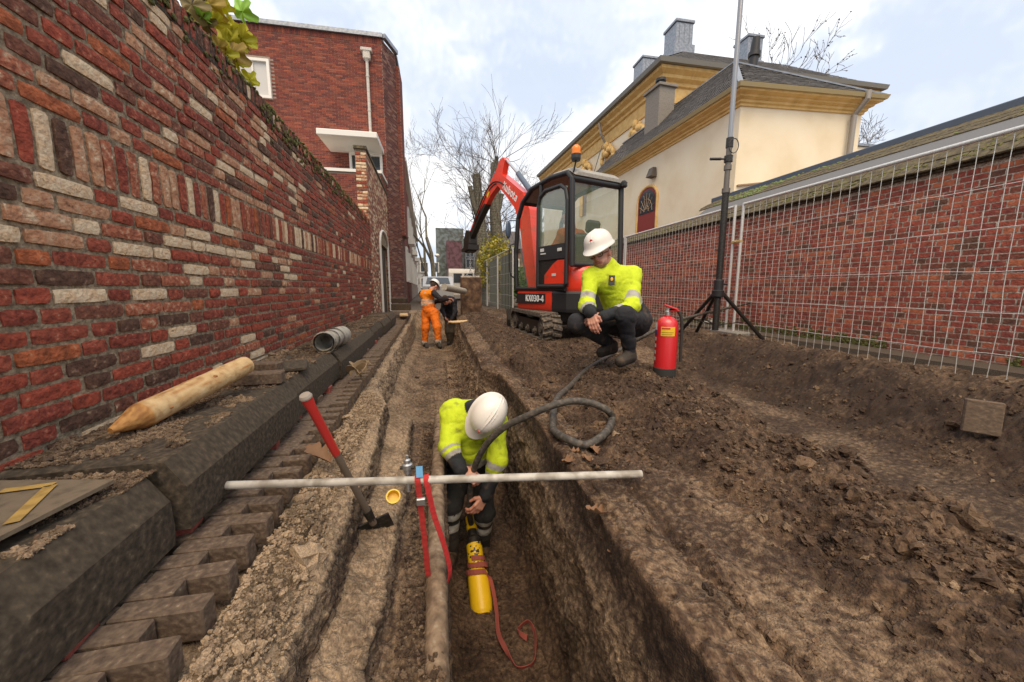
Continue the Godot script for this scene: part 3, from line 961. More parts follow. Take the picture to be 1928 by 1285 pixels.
# ---------- right-hand wall, fences
func right_wall() -> void:
	var wall := thing("boundary_wall", "long red brick boundary wall with mossy tiled coping behind the mesh fence", "wall")
	var face := Basis(Vector3(0, 0, 1), Vector3(0, 1, 0), Vector3(-1, 0, 0))
	var b := B.new()
	b.box(Vector3(5.20, 1.0, -6.5), Vector3(0.3, 2.0, 15.4))
	put(wall, "mortar", b.mesh(), M.mortar_pale)
	var shapes := {}
	for kind in [["s", 0.198, 0.047], ["h", 0.094, 0.047]]:
		shapes[kind[0]] = []
		for i in 6: shapes[kind[0]].append(brick_shape(kind[1] * rng.randf_range(0.97, 1.02), kind[2] * rng.randf_range(0.95, 1.04), 0.03, 300 + i, 0.0012, 0.3))
	var places := []
	var y := 0.06
	var row := 0
	while y < 1.93:
		var z := 1.1 - (0.052 if row % 4 == 1 else (0.157 if row % 4 == 3 else 0.0))
		while z > -14.1:
			var long := row % 2 == 0
			if rng.randf() < 0.04: long = not long
			var l := 0.198 if long else 0.094
			var low := smoothstep(0.5, 0.2, y)
			places.append([Vector3(5.045 + rng.randf_range(-0.002, 0.002), y + 0.025, z - l * 0.5), "s" if long else "h", pick([9, 8, 5 + low * 8, 6, 7, 4, 3 + low * 8])])
			z -= l + 0.0105
		y += 0.0585
		row += 1
	lay_bricks(wall, places, shapes, M.new_, face)
	var cb := B.new()      # corbel under the coping
	cb.box(Vector3(5.13, 1.99, -6.5), Vector3(0.26, 0.05, 15.4))
	put(wall, "corbel", cb.mesh(), M.kerb)
	var tile := B.new()    # coping of sloping tiles, two courses
	tile.box(Vector3.ZERO, Vector3(0.19, 0.022, 0.172), Basis.IDENTITY, 0.004)
	var tm := tile.mesh()
	var slope := Basis(Vector3(0, 0, 1), 0.68)
	var k := 0
	for i in 86:
		for j in 2:
			var p := Vector3(5.03 + j * 0.115, 2.055 + j * 0.105, 0.9 - i * 0.178 - j * 0.085)
			put(wall, "coping_tile", tm, M.mossy_tile, Transform3D(slope * Basis(Vector3(1, 0, 0), rng.randf_range(-0.04, 0.04)) * Basis(Vector3(0, 1, 0), rng.randf_range(-0.03, 0.03)), p + Vector3(0, rng.randf_range(-0.004, 0.004), 0)))
	var ms := B.new()
	for i in 1500:
		var u := rng.randf()
		var z := rng.randf_range(-12.0, 0.5)
		if noise.get_noise_2d(z * 40.0, u * 60.0) < 0.0: continue
		var r := rng.randf_range(0.008, 0.025)
		ms.blob(Vector3(4.98 + u * 0.24, 2.03 + u * 0.2, z), Vector3(r, r * 0.5, r), slope, 5, 3)
	for i in 2500:         # moss at the foot of the wall
		var z := rng.randf_range(-9.0, 0.5)
		var yy := absf(rng.randfn(0, 0.055))
		if noise.get_noise_2d(z * 30.0, 3.0) < -0.15: continue
		var r := rng.randf_range(0.006, 0.02)
		ms.blob(Vector3(5.035, 0.1 + yy, z), Vector3(r * 0.4, r, r * 1.4), Basis.IDENTITY, 5, 3)
	stuff(put(wall, "moss", ms.mesh(), M.moss))
	# lean-to roof behind the wall
	var shed := thing("lean_to_roof", "low mossy tiled roof with zinc strip and dark ridge behind the red wall", "roof")
	var sb := B.new()
	var zend := -7.2
	sb.quad_n(Vector3(5.24, 2.225, 1.2), Vector3(5.24, 2.225, zend), Vector3(5.5, 2.43, zend), Vector3(5.5, 2.43, 1.2), Vector3(-1, 1, 0))
	sb.quad_n(Vector3(5.24, 2.225, 1.2), Vector3(5.24, 2.225, zend), Vector3(5.25, 2.16, zend), Vector3(5.25, 2.16, 1.2), Vector3(-1, 0, 0))
	put(shed, "zinc_strip", sb.mesh(), mat("lead_strip", Color(0.15, 0.15, 0.155), 0.7, 0.1))
	var rt := B.new()
	rt.box(Vector3.ZERO, Vector3(0.2, 0.02, 0.2), Basis.IDENTITY, 0.003)
	var rm := rt.mesh()
	var sl2 := Basis(Vector3(0, 0, 1), 0.5)
	for i in 42:
		for j in 3:
			put(shed, "roof_tile", rm, M.mossy_tile, Transform3D(sl2 * Basis(Vector3(1, 0, 0), rng.randf_range(-0.03, 0.03)), Vector3(5.58 + j * 0.1, 2.475 + j * 0.06, 1.1 - i * 0.205 - (j % 2) * 0.1)))
	var rg := B.new()
	rg.box(Vector3(5.9, 2.675, -3.2), Vector3(0.12, 0.09, 8.6), Basis.IDENTITY, 0.01)
	put(shed, "ridge_capping", rg.mesh(), mat("bluish", Color(0.075, 0.095, 0.13), 0.5))
	var ws := B.new()
	ws.box(Vector3(5.98, 1.3, -3.2), Vector3(0.1, 2.6, 8.5))
	ws.prism(PackedVector2Array([Vector2(5.05, 0), Vector2(5.95, 0), Vector2(5.95, 2.68), Vector2(5.4, 2.3), Vector2(5.05, 2.05)]), Transform3D(Basis.IDENTITY, Vector3(0, 0, zend)), 0.06)
	put(shed, "back_wall", ws.mesh(), M.stucco)
	var ms2 := B.new()
	for i in 1600:
		var u := rng.randf()
		var z := rng.randf_range(-7.0, 0.5)
		if noise.get_noise_2d(z * 35.0, u * 40.0 + 90.0) < 0.02: continue
		var r := rng.randf_range(0.008, 0.03)
		ms2.blob(Vector3(5.5 + u * 0.34, 2.445 + u * 0.2, z), Vector3(r, r * 0.5, r), sl2, 5, 3)
	stuff(put(shed, "moss", ms2.mesh(), mat("moss_green", Color(0.15, 0.19, 0.07), 0.95)))

func fence_panel(p0: Vector3, p1: Vector3, height: float, label: String, bent: Array, group: String, step := 0.1) -> Node3D:
	var f := thing("mesh_fence", label, "fence", group, p0)
	var d := (p1 - p0)
	var l := d.length()
	d /= l
	var frame := B.new()
	frame.tube([Vector3.ZERO, Vector3(0, height, 0)], 0.021, 8)
	put(f, "post", frame.mesh(), M.galvanised)
	put(f, "post", frame.mesh(), M.galvanised, Transform3D(Basis.IDENTITY, d * l))
	var rail := B.new()
	rail.tube([Vector3(0, height - 0.02, 0) + d * 0.02, d * (l - 0.02) + Vector3(0, height - 0.02, 0)], 0.02, 8)
	put(f, "top_rail", rail.mesh(), M.galvanised)
	var side := d.cross(Vector3.UP)
	var w := B.new()
	var n := int(l / step)
	for i in range(1, n):
		var s := l * i / n
		var pts := []
		for k in 9:
			var y := (height - 0.03) * k / 8.0
			var q := d * s + Vector3(0, y, 0)
			for b in bent:
				if b[0] == i: q += d * b[2] * exp(-pow((y - b[1]) / 0.12, 2)) + side * b[2] * 0.4 * exp(-pow((y - b[1]) / 0.12, 2))
			q += d * noise.get_noise_2d(i * 40.0, y * 60.0) * 0.012
			pts.append(q)
		if step < 0.11: w.tube(pts, 0.003, 4, false)
		else: w.tube([pts[0], pts[8]], 0.004, 3, false)
	var hn := int(height / 0.345)
	for j in hn:
		var y := 0.22 + 0.345 * j
		var pts := []
		for k in 25:
			var s := l * k / 24.0
			pts.append(d * s + Vector3(0, y + noise.get_noise_2d(s * 80.0, j * 50.0 + 10.0) * 0.02, 0) + side * 0.005)
		w.tube(pts, 0.003, 4, false)
	put(f, "wire_mesh", w.mesh(), M.galvanised)
	return f
func fences() -> void:
	var x := 4.5
	fence_panel(Vector3(x, 0.03, -5.06), Vector3(x, 0.03, -1.55), 2.03, "galvanised mesh fence panel with a kinked wire before the red wall", [[29, 1.0, 0.1], [28, 0.4, 0.03], [26, 0.35, -0.03], [23, 0.35, 0.035], [24, 0.33, 0.04], [21, 0.3, -0.02]], "site fence along the red wall")
	fence_panel(Vector3(x, 0.03, -1.5), Vector3(x, 0.03, 1.6), 2.03, "galvanised mesh fence panel at the open end of the row", [], "site fence along the red wall")
	fence_panel(Vector3(x + 0.03, 0.03, -8.75), Vector3(x, 0.03, -5.22), 2.03, "galvanised mesh fence panel behind the crouching man and tripod", [], "site fence along the red wall")
	fence_panel(Vector3(x + 0.03, 0.03, -12.35), Vector3(x + 0.03, 0.03, -8.82), 2.03, "galvanised mesh fence panel hidden mostly by the excavator", [], "site fence along the red wall")
	var cl := B.new()
	cl.col = Color(0.5, 0.36, 0.16)
	cl.box(Vector3(x, 1.50, -5.14), Vector3(0.05, 0.045, 0.2), Basis.IDENTITY, 0.008)
	cl.tube([Vector3(x - 0.05, 1.5, -5.14), Vector3(x + 0.04, 1.5, -5.14)], 0.014, 6)
	single("scaffold_clamp", "brass-coloured clamp joining two fence posts", "clamp", cl, M.satin)
	for z in [-5.14, -1.52]:
		var fb := B.new()
		fb.col = Color(0.3, 0.28, 0.25)
		fb.box(Vector3(x, 0.08, z), Vector3(0.24, 0.1, 0.62), Basis.IDENTITY, 0.02)
		single("concrete_block", "concrete foot holding two fence posts" if z < -2 else "concrete foot at the near fence joint", "fence foot", fb, M.worn)
	for k in 3:
		var p := Vector3(2.15 - 0.08 * k, 0.0, -11.2 - 2.6 * k)
		var f := fence_panel(p, p + Vector3(-0.08, 0, -2.5), 2.0, "far screened mesh fence panel beyond the hanging block", [], "far fence panels beside the shrubs", 0.25)
		var sc := B.new()
		sc.box(Vector3(0.02, 0.98, -1.25), Vector3(0.01, 1.8, 2.4))
		put(f, "screen", sc.mesh(), mat("screen_green", Color(0.10, 0.115, 0.09), 0.9))

# ---------- buildings
func brick_field(b: B, o: Vector3, ux: Vector3, out: Vector3, w: float, h: float, pal: Array, proud := 0.006, skip := []) -> void:
	var y := 0.0
	var row := 0
	var u := ux.normalized()
	while y < h - 0.03:
		var s := -0.11 if row % 2 else 0.0
		while s < w:
			var l := 0.21
			var a := maxf(s, 0.0)
			var e := minf(s + l, w)
			s += 0.22
			if e - a < 0.03: continue
			var hole := false
			for k in skip:
				if a + 0.1 > k[0] and a + 0.1 < k[1] and y > k[2] and y < k[3]: hole = true
			if hole: continue
			b.col = pal[rng.randi() % pal.size()] * rng.randf_range(0.8, 1.2)
			var p := o + u * a + Vector3(0, y, 0)
			var q := o + u * e + Vector3(0, y, 0)
			var top := Vector3(0, 0.052, 0)
			var f := out * proud
			b.quad_n(p + f, q + f, q + f + top, p + f + top, out)
			b.quad_n(p + f + top, q + f + top, q + top, p + top, Vector3.UP)
			b.quad_n(p + f, q + f, q, p, Vector3.DOWN)
			b.quad_n(p + f, p + f + top, p + top, p, -u)
			b.quad_n(q + f, q + f + top, q + top, q, u)
		y += 0.0625
		row += 1
func window_in(parent: Node3D, o: Vector3, ux: Vector3, out: Vector3, w: float, h: float, cols: int, rows: int, glass = null, frame_mat = null) -> void:
	var win := B.new()
	var bs := Basis(ux, Vector3.UP, out)
	var t := 0.09
	win.box(o + ux * (w / 2) + Vector3(0, t / 2, 0) + out * 0.01, Vector3(w, t, 0.12), bs)
	win.box(o + ux * (w / 2) + Vector3(0, h - t / 2, 0) + out * 0.01, Vector3(w, t, 0.12), bs)
	for s in [t / 2, w - t / 2]:
		win.box(o + ux * s + Vector3(0, h / 2, 0) + out * 0.012, Vector3(t, h - t * 2, 0.12), bs)
	for i in range(1, cols):
		win.box(o + ux * (w * i / cols) + Vector3(0, h / 2, 0) + out * 0.008, Vector3(0.05, h - t * 2, 0.08), bs)
	for i in range(1, rows):
		win.box(o + ux * (w / 2) + Vector3(0, h * i / rows, 0) + out * 0.006, Vector3(w - t * 2, 0.05, 0.07), bs)
	var f := put(parent, "window", win.mesh(), frame_mat if frame_mat else M.white)
	var g := B.new()
	g.box(o + ux * (w / 2) + Vector3(0, h / 2, 0) - out * 0.02, Vector3(w - t, h - t, 0.01), bs)
	put(f, "pane", g.mesh(), glass if glass else M.window_glass)
func left_building() -> void:
	var bd := thing("brick_building", "tall dark red brick building with white corner window and pale rain pipe", "building")
	var zf := -16.0
	var core := B.new()
	core.col = Color(0.33, 0.26, 0.21)
	var foot := [Vector2(-9.0, zf), Vector2(-1.95, zf), Vector2(-1.58, zf - 0.9), Vector2(-1.6, zf - 2.3), Vector2(-9.0, zf - 2.3)]
	var poly := PackedVector2Array(foot)
	core.prism(poly, Transform3D(Basis(Vector3(1, 0, 0), Vector3(0, 0, 1), Vector3(0, -1, 0)), Vector3(0, 5.0, 0)), 10.0)
	put(bd, "mortar", core.mesh(), M.brickface)
	var pal := [Color(0.22, 0.055, 0.038), Color(0.27, 0.07, 0.042), Color(0.18, 0.045, 0.035), Color(0.31, 0.085, 0.048), Color(0.15, 0.045, 0.038), Color(0.24, 0.062, 0.04)]
	var f := B.new()
	brick_field(f, Vector3(-9.0, 0.0, zf), Vector3(1, 0, 0), Vector3(0, 0, 1), 7.05, 9.82, pal, 0.008, [[2.1, 3.2, 7.5, 8.95]])
	stuff(put(bd, "bricks", f.mesh(), M.brickface))
	var so := B.new()      # soldier course under the roof edge
	for i in 106:
		so.col = pal[rng.randi() % pal.size()] * rng.randf_range(0.6, 1.0)
		so.box(Vector3(-8.97 + i * 0.0665, 9.915, zf + 0.004), Vector3(0.056, 0.19, 0.03))
	stuff(put(bd, "soldier_course", so.mesh(), M.brickface))
	var f2 := B.new()
	var pal2 := [Color(0.16, 0.06, 0.05), Color(0.2, 0.07, 0.05), Color(0.24, 0.10, 0.08), Color(0.13, 0.055, 0.05), Color(0.3, 0.17, 0.13)]
	var u2 := Vector3(0.37, 0, -0.9)
	brick_field(f2, Vector3(-1.95, 0, zf), u2, Vector3(0.925, 0, 0.38), u2.length(), 10.0, pal2, 0.008)
	brick_field(f2, Vector3(-1.58, 0, zf - 0.9), Vector3(-0.014, 0, -1), Vector3(1, 0, 0), 1.4, 10.0, pal2, 0.008)
	stuff(put(bd, "corner_bricks", f2.mesh(), M.brickface))
	var ed := B.new()
	ed.box(Vector3(-5.45, 10.09, zf - 0.4), Vector3(7.1, 0.14, 1.0))
	ed.beam(Vector3(-1.86, 10.09, zf + 0.06), Vector3(-1.5, 10.09, zf - 0.92), 0.14, 0.14)
	ed.box(Vector3(-1.6, 10.09, zf - 1.6), Vector3(0.2, 0.14, 1.4))
	put(bd, "roof_edging", ed.mesh(), M.zinc)
	window_in(bd, Vector3(-6.95, 7.58, zf + 0.02), Vector3(1, 0, 0), Vector3(0, 0, 1), 1.12, 1.3, 2, 1, mat("blind", Color(0.55, 0.54, 0.52), 0.3))
	var hp := B.new()
	hp.col = Color(0.62, 0.58, 0.52)
	hp.box(Vector3(-2.48, 9.35, zf + 0.1), Vector3(0.26, 0.34, 0.2), Basis.IDENTITY, 0.03)
	hp.box(Vector3(-2.48, 9.5, zf + 0.1), Vector3(0.4, 0.12, 0.24), Basis.IDENTITY, 0.02)
	hp.lathe(Transform3D(Basis.IDENTITY, Vector3(-2.48, 9.1, zf + 0.1)), [[0.05, 0], [0.11, 0.1]], 10)
	var rp := put(bd, "rain_hopper", hp.mesh(), M.worn)
	var pp := B.new()
	pp.col = Color(0.62, 0.58, 0.52)
	pp.tube([Vector3(-2.48, 9.2, zf + 0.1), Vector3(-2.48, 6.5, zf + 0.1)], 0.055, 10)
	for y in [8.6, 7.4]: pp.tube([Vector3(-2.48, y, zf + 0.1), Vector3(-2.48, y + 0.05, zf + 0.1)], 0.068, 10)
	put(bd, "rain_pipe", pp.mesh(), M.worn)
	# canopy and the lower block with a white band in front
	var cp := B.new()
	cp.box(Vector3(-3.0, 6.0, zf + 0.85), Vector3(1.95, 0.2, 1.7), Basis.IDENTITY, 0.02)
	put(bd, "canopy", cp.mesh(), M.white)
	window_in(bd, Vector3(-3.3, 4.9, zf + 0.05), Vector3(1, 0, 0), Vector3(0, 0, 1), 1.2, 1.0, 2, 1)
	var lw := B.new()
	lw.col = Color(0.33, 0.26, 0.21)
	lw.box(Vector3(-5.3, 2.4, zf + 0.75), Vector3(6.6, 4.8, 1.4))
	put(bd, "balcony_core", lw.mesh(), M.brickface)
	var f3 := B.new()
	brick_field(f3, Vector3(-8.6, 0, zf + 1.45), Vector3(1, 0, 0), Vector3(0, 0, 1), 6.6, 4.75, pal, 0.008)
	brick_field(f3, Vector3(-2.0, 0, zf + 1.45), Vector3(0, 0, -1), Vector3(1, 0, 0), 1.4, 4.75, pal, 0.008)
	stuff(put(bd, "balcony_bricks", f3.mesh(), M.brickface))
	var wb := B.new()
	wb.box(Vector3(-5.3, 4.86, zf + 0.76), Vector3(6.7, 0.1, 1.5))
	put(bd, "white_band", wb.mesh(), M.white)
	# projecting bay on the street side
	var by := B.new()
	by.col = Color(0.3, 0.24, 0.2)
	by.box(Vector3(-1.6, 6.3, zf - 1.55), Vector3(0.34, 6.6, 1.2))
	put(bd, "bay_core", by.mesh(), M.brickface)
	var f4 := B.new()
	brick_field(f4, Vector3(-1.77, 3.0, zf - 0.95), Vector3(1, 0, 0), Vector3(0, 0, 1), 0.34, 6.6, pal, 0.008)
	brick_field(f4, Vector3(-1.43, 3.0, zf - 0.95), Vector3(0, 0, -1), Vector3(1, 0, 0), 1.2, 6.6, pal, 0.008)
	stuff(put(bd, "bay_bricks", f4.mesh(), M.brickface))
	# the lower row of houses down the street
	var row := thing("terrace_row", "brick terrace with white gutter and balconies receding down the left side", "building")
	var x0 := -1.63
	var d := Vector3(-0.04, 0, -1).normalized()
	var out := Vector3(1, 0, -0.04).normalized()
	var o := Vector3(x0, 0, zf - 2.32)
	var c2 := B.new()
	c2.col = Color(0.3, 0.22, 0.18)
	c2.box(o + d * 15 - out * 3.0 + Vector3(0, 3.4, 0), Vector3(6.0, 6.8, 30.0), Basis(out, Vector3.UP, out.cross(Vector3.UP)))
	put(row, "wall_core", c2.mesh(), M.brickface)
	var f5 := B.new()
	brick_field(f5, o, d, out, 8.0, 6.7, pal, 0.008)
	stuff(put(row, "bricks", f5.mesh(), M.brickface))
	var gt := B.new()
	gt.box(o + d * 15 + out * 0.1 + Vector3(0, 6.5, 0), Vector3(0.3, 0.16, 30.2), Basis(out, Vector3.UP, out.cross(Vector3.UP)))
	put(row, "gutter", gt.mesh(), M.white)
	for k in 7:
		for y in [1.1, 3.7]:
			window_in(row, o + d * (1.0 + k * 3.6) + out * 0.03 + Vector3(0, y, 0), d, out, 1.3, 1.7, 2, 2)
		if k % 2 == 1:
			var bl := B.new()
			bl.box(o + d * (1.7 + k * 3.6) + out * 0.2 + Vector3(0, 3.45, 0), Vector3(0.35, 0.3, 1.8), Basis(out, Vector3.UP, out.cross(Vector3.UP)))
			put(row, "balcony", bl.mesh(), M.white)
func cornice(b: B, path: Array, outs: Array, prof: Array) -> void:     # a moulding swept round corners: prof of (outwards, up)
	var rs := []
	for i in path.size():
		var ring := []
		for p in prof: ring.append(path[i] + outs[i] * p[0] + Vector3(0, p[1], 0))
		rs.append(ring)
	b.rings(rs, true, true)
func slate_courses(b: B, e0: Vector3, e1: Vector3, t0: Vector3, t1: Vector3, rows: int) -> void:    # overlapping courses of slates, eave e0-e1 to top t0-t1
	var nrm := (e1 - e0).cross(t0 - e0).normalized()
	if nrm.y < 0: nrm = -nrm
	for j in rows:
		var u := j / float(rows)
		var w := (j + 1.25) / rows
		var l0 := e0.lerp(t0, u)
		var l1 := e1.lerp(t1, u)
		var h0 := e0.lerp(t0, minf(w, 1.0))
		var h1 := e1.lerp(t1, minf(w, 1.0))
		var len_ := l0.distance_to(l1)
		var n := maxi(1, int(len_ / 0.26))
		for i in n:
			var a := clampf((i + (0.5 if j % 2 else 0.0)) / n, 0, 1)
			var c := clampf((i + 0.96 + (0.5 if j % 2 else 0.0)) / n, 0, 1)
			if c - a < 0.002: continue
			var lift := nrm * (0.016 + rng.randf() * 0.006)
			b.col = g3(rng.randf_range(0.7, 1.15))
			var p := l0.lerp(l1, a) + lift
			var q := l0.lerp(l1, c) + lift
			b.quad_n(p, q, h0.lerp(h1, c) + nrm * 0.002, h0.lerp(h1, a) + nrm * 0.002, nrm)
			b.quad_n(p, q, q - nrm * 0.015, p - nrm * 0.015, l0 - h0)
func right_house() -> void:
	M.slate.vertex_color_use_as_albedo = true
	var a := Vector3(-0.04, 0, -1).normalized()       # along the street side
	var ao := Vector3(-1, 0, 0.04).normalized()
	var f := Vector3(1, 0, 0.05).normalized()         # along the front
	var fo := Vector3(-0.05, 0, 1).normalized()
	var wing := thing("house_wing", "cream stuccoed house wing with ochre cornice and slate hip roof", "building")
	var p0 := Vector3(6.2, 0, -7.28)
	var p1 := p0 + f * 2.9
	var p2 := p1 + a * 7.6
	var p3 := p0 + a * 7.6
	var wb := B.new()
	var top := Vector3(0, 4.6, 0)
	for q in [[p0, p3, ao], [p0, p1, fo], [p1, p2, -ao], [p3, p2, -fo]]:
		wb.quad_n(q[0], q[1], q[1] + top, q[0] + top, q[2])
	put(wing, "wall", wb.mesh(), M.stucco)
	var prof := [[0.0, 4.52], [0.03, 4.52], [0.035, 4.56], [0.07, 4.58], [0.075, 4.62], [0.14, 4.65], [0.15, 4.68], [0.24, 4.71], [0.25, 4.745], [0.0, 4.745]]
	var cb := B.new()
	var mid := (ao + fo)
	var mid2 := (fo - ao)
	cornice(cb, [p3, p0, p1, p2], [ao, mid, mid2, -ao], prof)
	put(wing, "cornice", cb.mesh(), M.ochre)
	var gb := B.new()
	cornice(gb, [p3, p0, p1, p2], [ao, mid, mid2, -ao], [[0.2, 4.745], [0.29, 4.745], [0.32, 4.82], [0.28, 4.82], [0.2, 4.77]])
	put(wing, "gutter", gb.mesh(), mat("gutter_ochre", Color(0.42, 0.33, 0.17), 0.6))
	var e0 := p0 + mid * 0.27 + Vector3(0, 4.79, 0)
	var e1 := p1 + mid2 * 0.27 + Vector3(0, 4.79, 0)
	var e2 := p2 - ao * 0.27 + Vector3(0, 4.79, 0)
	var e3 := p3 + ao * 0.27 + Vector3(0, 4.79, 0)
	var r0 := (p0 + p1) * 0.5 + a * 2.0 + Vector3(0, 6.5, 0)
	var r1 := (p3 + p2) * 0.5 + Vector3(0, 6.5, 0)
	var rb := B.new()
	slate_courses(rb, e3, e0, r1, r0, 17)
	slate_courses(rb, e0, e1, r0, r0, 17)
	slate_courses(rb, e1, e2, r0, r1, 8)
	var roof := put(wing, "roof", rb.mesh(), M.slate)
	var hb := B.new()
	hb.beam(e0 + Vector3(0, 0.03, 0), r0 + Vector3(0, 0.03, 0), 0.09, 0.03)
	hb.beam(e1 + Vector3(0, 0.03, 0), r0 + Vector3(0, 0.03, 0), 0.09, 0.03)
	hb.beam(r0 + Vector3(0, 0.03, 0), r1 + Vector3(0, 0.03, 0), 0.09, 0.03)
	put(roof, "lead_hip", hb.mesh(), M.zinc)
	# concrete chimney with a dark pot on the street slope
	var ch := B.new()
	ch.col = Color(0.26, 0.235, 0.2)
	var cc := Vector3(6.95, 0, -11.6)
	ch.box(cc + Vector3(0, 6.2, 0), Vector3(0.56, 1.4, 0.7), Basis(Vector3.UP, 0.09), 0.01)
	ch.box(cc + Vector3(0, 6.93, 0), Vector3(0.68, 0.08, 0.82), Basis(Vector3.UP, 0.09), 0.01)
	var cm := put(roof, "chimney", ch.mesh(), M.worn)
	var pt := B.new()
	pt.lathe(Transform3D(Basis.IDENTITY, cc + Vector3(0, 6.97, 0)), [[0.12, 0.0], [0.12, 0.22], [0.16, 0.22], [0.16, 0.3], [0.0, 0.3]], 12)
	# flue pipe
	var fl := B.new()
	var fp := at(1416, 140, 10.6)
	fl.tube([fp + Vector3(0, -0.15, 0), fp + Vector3(0.02, 0.5, 0)], 0.12, 12)
	fl.tube([fp + Vector3(0.02, 0.45, 0), fp + Vector3(0.03, 0.56, 0)], 0.16, 12)
	fl.tube([fp + Vector3(0.03, 0.5, 0), fp + Vector3(0.05, 0.95, 0)], [0.13, 0.1], 12)
	put(roof, "flue_pipe", fl.mesh(), M.black)
	put(wing, "chimney_pot", pt.mesh(), M.black)
	# arched window with fanlight and red panel in the street side
	var wo := p0 + a * 2.75 + ao * 0.01
	var tr := Transform3D(Basis(a, Vector3.UP, a.cross(Vector3.UP)), wo)
	var arch := PackedVector2Array([Vector2(0, 2.3), Vector2(0.95, 2.3)])
	for i in 13: arch.append(Vector2(0.475 + 0.475 * cos(PI * i / 12.0), 3.35 + 0.36 * sin(PI * i / 12.0)))
	var ab := B.new()
	ab.prism(arch, tr, 0.03)
	var win := put(wing, "window", ab.mesh(), mat("window_red", Color(0.26, 0.035, 0.03), 0.5))
	var tb := B.new()
	var ring := []
	for i in 13: ring.append(tr * Vector3(0.475 + 0.5 * cos(PI * i / 12.0), 3.35 + 0.39 * sin(PI * i / 12.0), 0))
	ring.push_front(tr * Vector3(0.975, 2.3, 0))
	ring.append(tr * Vector3(-0.025, 2.3, 0))
	tb.tube(ring, 0.045, 6)
	put(win, "frame", tb.mesh(), M.ochre)
	var lite := PackedVector2Array()
	for i in 13: lite.append(Vector2(0.475 + 0.4 * cos(PI * i / 12.0), 3.33 + 0.3 * sin(PI * i / 12.0)))
	lite.append(Vector2(0.075, 2.98))
	lite.append(Vector2(0.875, 2.98))
	var lb := B.new()
	lb.prism(lite, tr, 0.05)
	put(win, "pane", lb.mesh(), M.window_glass)
	var tn := B.new()
	for k in 7:
		var an := PI * (k + 0.5) / 7.0
		tn.tube([tr * Vector3(0.475 + 0.08 * cos(an), 3.02 + 0.08 * sin(an), 0) + ao * 0.03, tr * Vector3(0.475 + 0.36 * cos(an), 3.1 + 0.46 * sin(an), 0) + ao * 0.03], 0.010, 4, false)
	for rr in [0.12, 0.26]:
		var pts := []
		for i in 13:
			var t := PI * i / 12.0
			pts.append(tr * Vector3(0.475 + rr * 1.1 * cos(t), 3.03 + rr * 1.35 * sin(t), 0.0) + ao * 0.03)
		tn.tube(pts, 0.010, 4, false)
	put(win, "tracery", tn.mesh(), mat("tracery_tan", Color(0.4, 0.28, 0.18), 0.6))
	var lp := B.new()
	lp.col = Color(0.12, 0.10, 0.085)
	var lo := p0 + a * 2.95 + Vector3(0, 4.05, 0)
	lp.rings([[lo + a * -0.13 + ao * 0.02 + Vector3(0, -0.14, 0), lo + a * 0.13 + ao * 0.02 + Vector3(0, -0.14, 0), lo + a * 0.13 + ao * 0.2 + Vector3(0, -0.12, 0), lo + a * -0.13 + ao * 0.2 + Vector3(0, -0.12, 0)], [lo + a * -0.1 + ao * 0.02 + Vector3(0, 0.12, 0), lo + a * 0.1 + ao * 0.02 + Vector3(0, 0.12, 0), lo + a * 0.1 + ao * 0.12 + Vector3(0, 0.12, 0), lo + a * -0.1 + ao * 0.12 + Vector3(0, 0.12, 0)]], true, true)
	put(wing, "wall_light", lp.mesh(), M.plain)
	var dp := B.new()
	var d0 := p1 - f * 0.25 + fo * 0.3
	dp.tube([d0 + Vector3(0, 4.85, 0), d0 + Vector3(0, 4.7, 0), d0 - fo * 0.2 + Vector3(-0.05, 4.45, 0), d0 - fo * 0.22 + Vector3(-0.05, 0.3, 0)], 0.055, 8)
	put(wing, "downpipe", dp.mesh(), mat("lead_grey", Color(0.3, 0.27, 0.24), 0.5, 0.3))
	var lb2 := B.new()
	lb2.beam(p0 + fo * 0.03 + f * 0.05 + Vector3(0, 2.95, 0), p1 + fo * 0.03 + Vector3(0, 3.3, 0), 0.05, 0.03)
	put(wing, "drip_strip", lb2.mesh(), mat("tan_strip", Color(0.3, 0.2, 0.12), 0.7))
	var gl := B.new()
	gl.box(p1 + f * 1.0 + fo * -0.2 + Vector3(0, 1.95, 0), Vector3(2.0, 3.9, 0.2))
	var gw := put(wing, "garden_parapet", gl.mesh(), M.stucco)
	var gc := B.new()
	gc.box(p1 + f * 1.0 + fo * -0.2 + Vector3(0, 3.93, 0), Vector3(2.1, 0.05, 0.28))
	put(gw, "coping", gc.mesh(), M.zinc)
	# the main house behind
	var main := thing("main_house", "tall cream house with deep ochre cornice and zinc chimneys behind the wing", "building")
	var m0 := Vector3(8.5, 0, -13.9)
	var ma := Vector3(-0.055, 0, -1).normalized()
	var mo := Vector3(-1, 0, 0.055).normalized()
	var m1 := m0 + Vector3(9.0, 0, 0)
	var m3 := m0 + ma * 14.0
	var m2 := m1 + ma * 14.0
	var mb := B.new()
	var mt := Vector3(0, 8.0, 0)
	for q in [[m0, m3, mo], [m0, m1, Vector3(0, 0, 1)], [m1, m2, Vector3(1, 0, 0)], [m3, m2, Vector3(0, 0, -1)]]:
		mb.quad_n(q[0], q[1], q[1] + mt, q[0] + mt, q[2])
	put(main, "wall", mb.mesh(), M.stucco)
	var mc := B.new()
	var mm := mo + Vector3(0, 0, 1)
	var mm2 := Vector3(1, 0, 1)
	cornice(mc, [m3, m0, m1, m2], [mo, mm, mm2, Vector3(1, 0, 0)], [[0.0, 7.75], [0.05, 7.75], [0.06, 7.85], [0.02, 7.88], [0.02, 8.28], [0.1, 8.32], [0.12, 8.42], [0.26, 8.5], [0.28, 8.6], [0.44, 8.7], [0.46, 8.8], [0.0, 8.8]])
	put(main, "cornice", mc.mesh(), M.ochre)
	var mg := B.new()
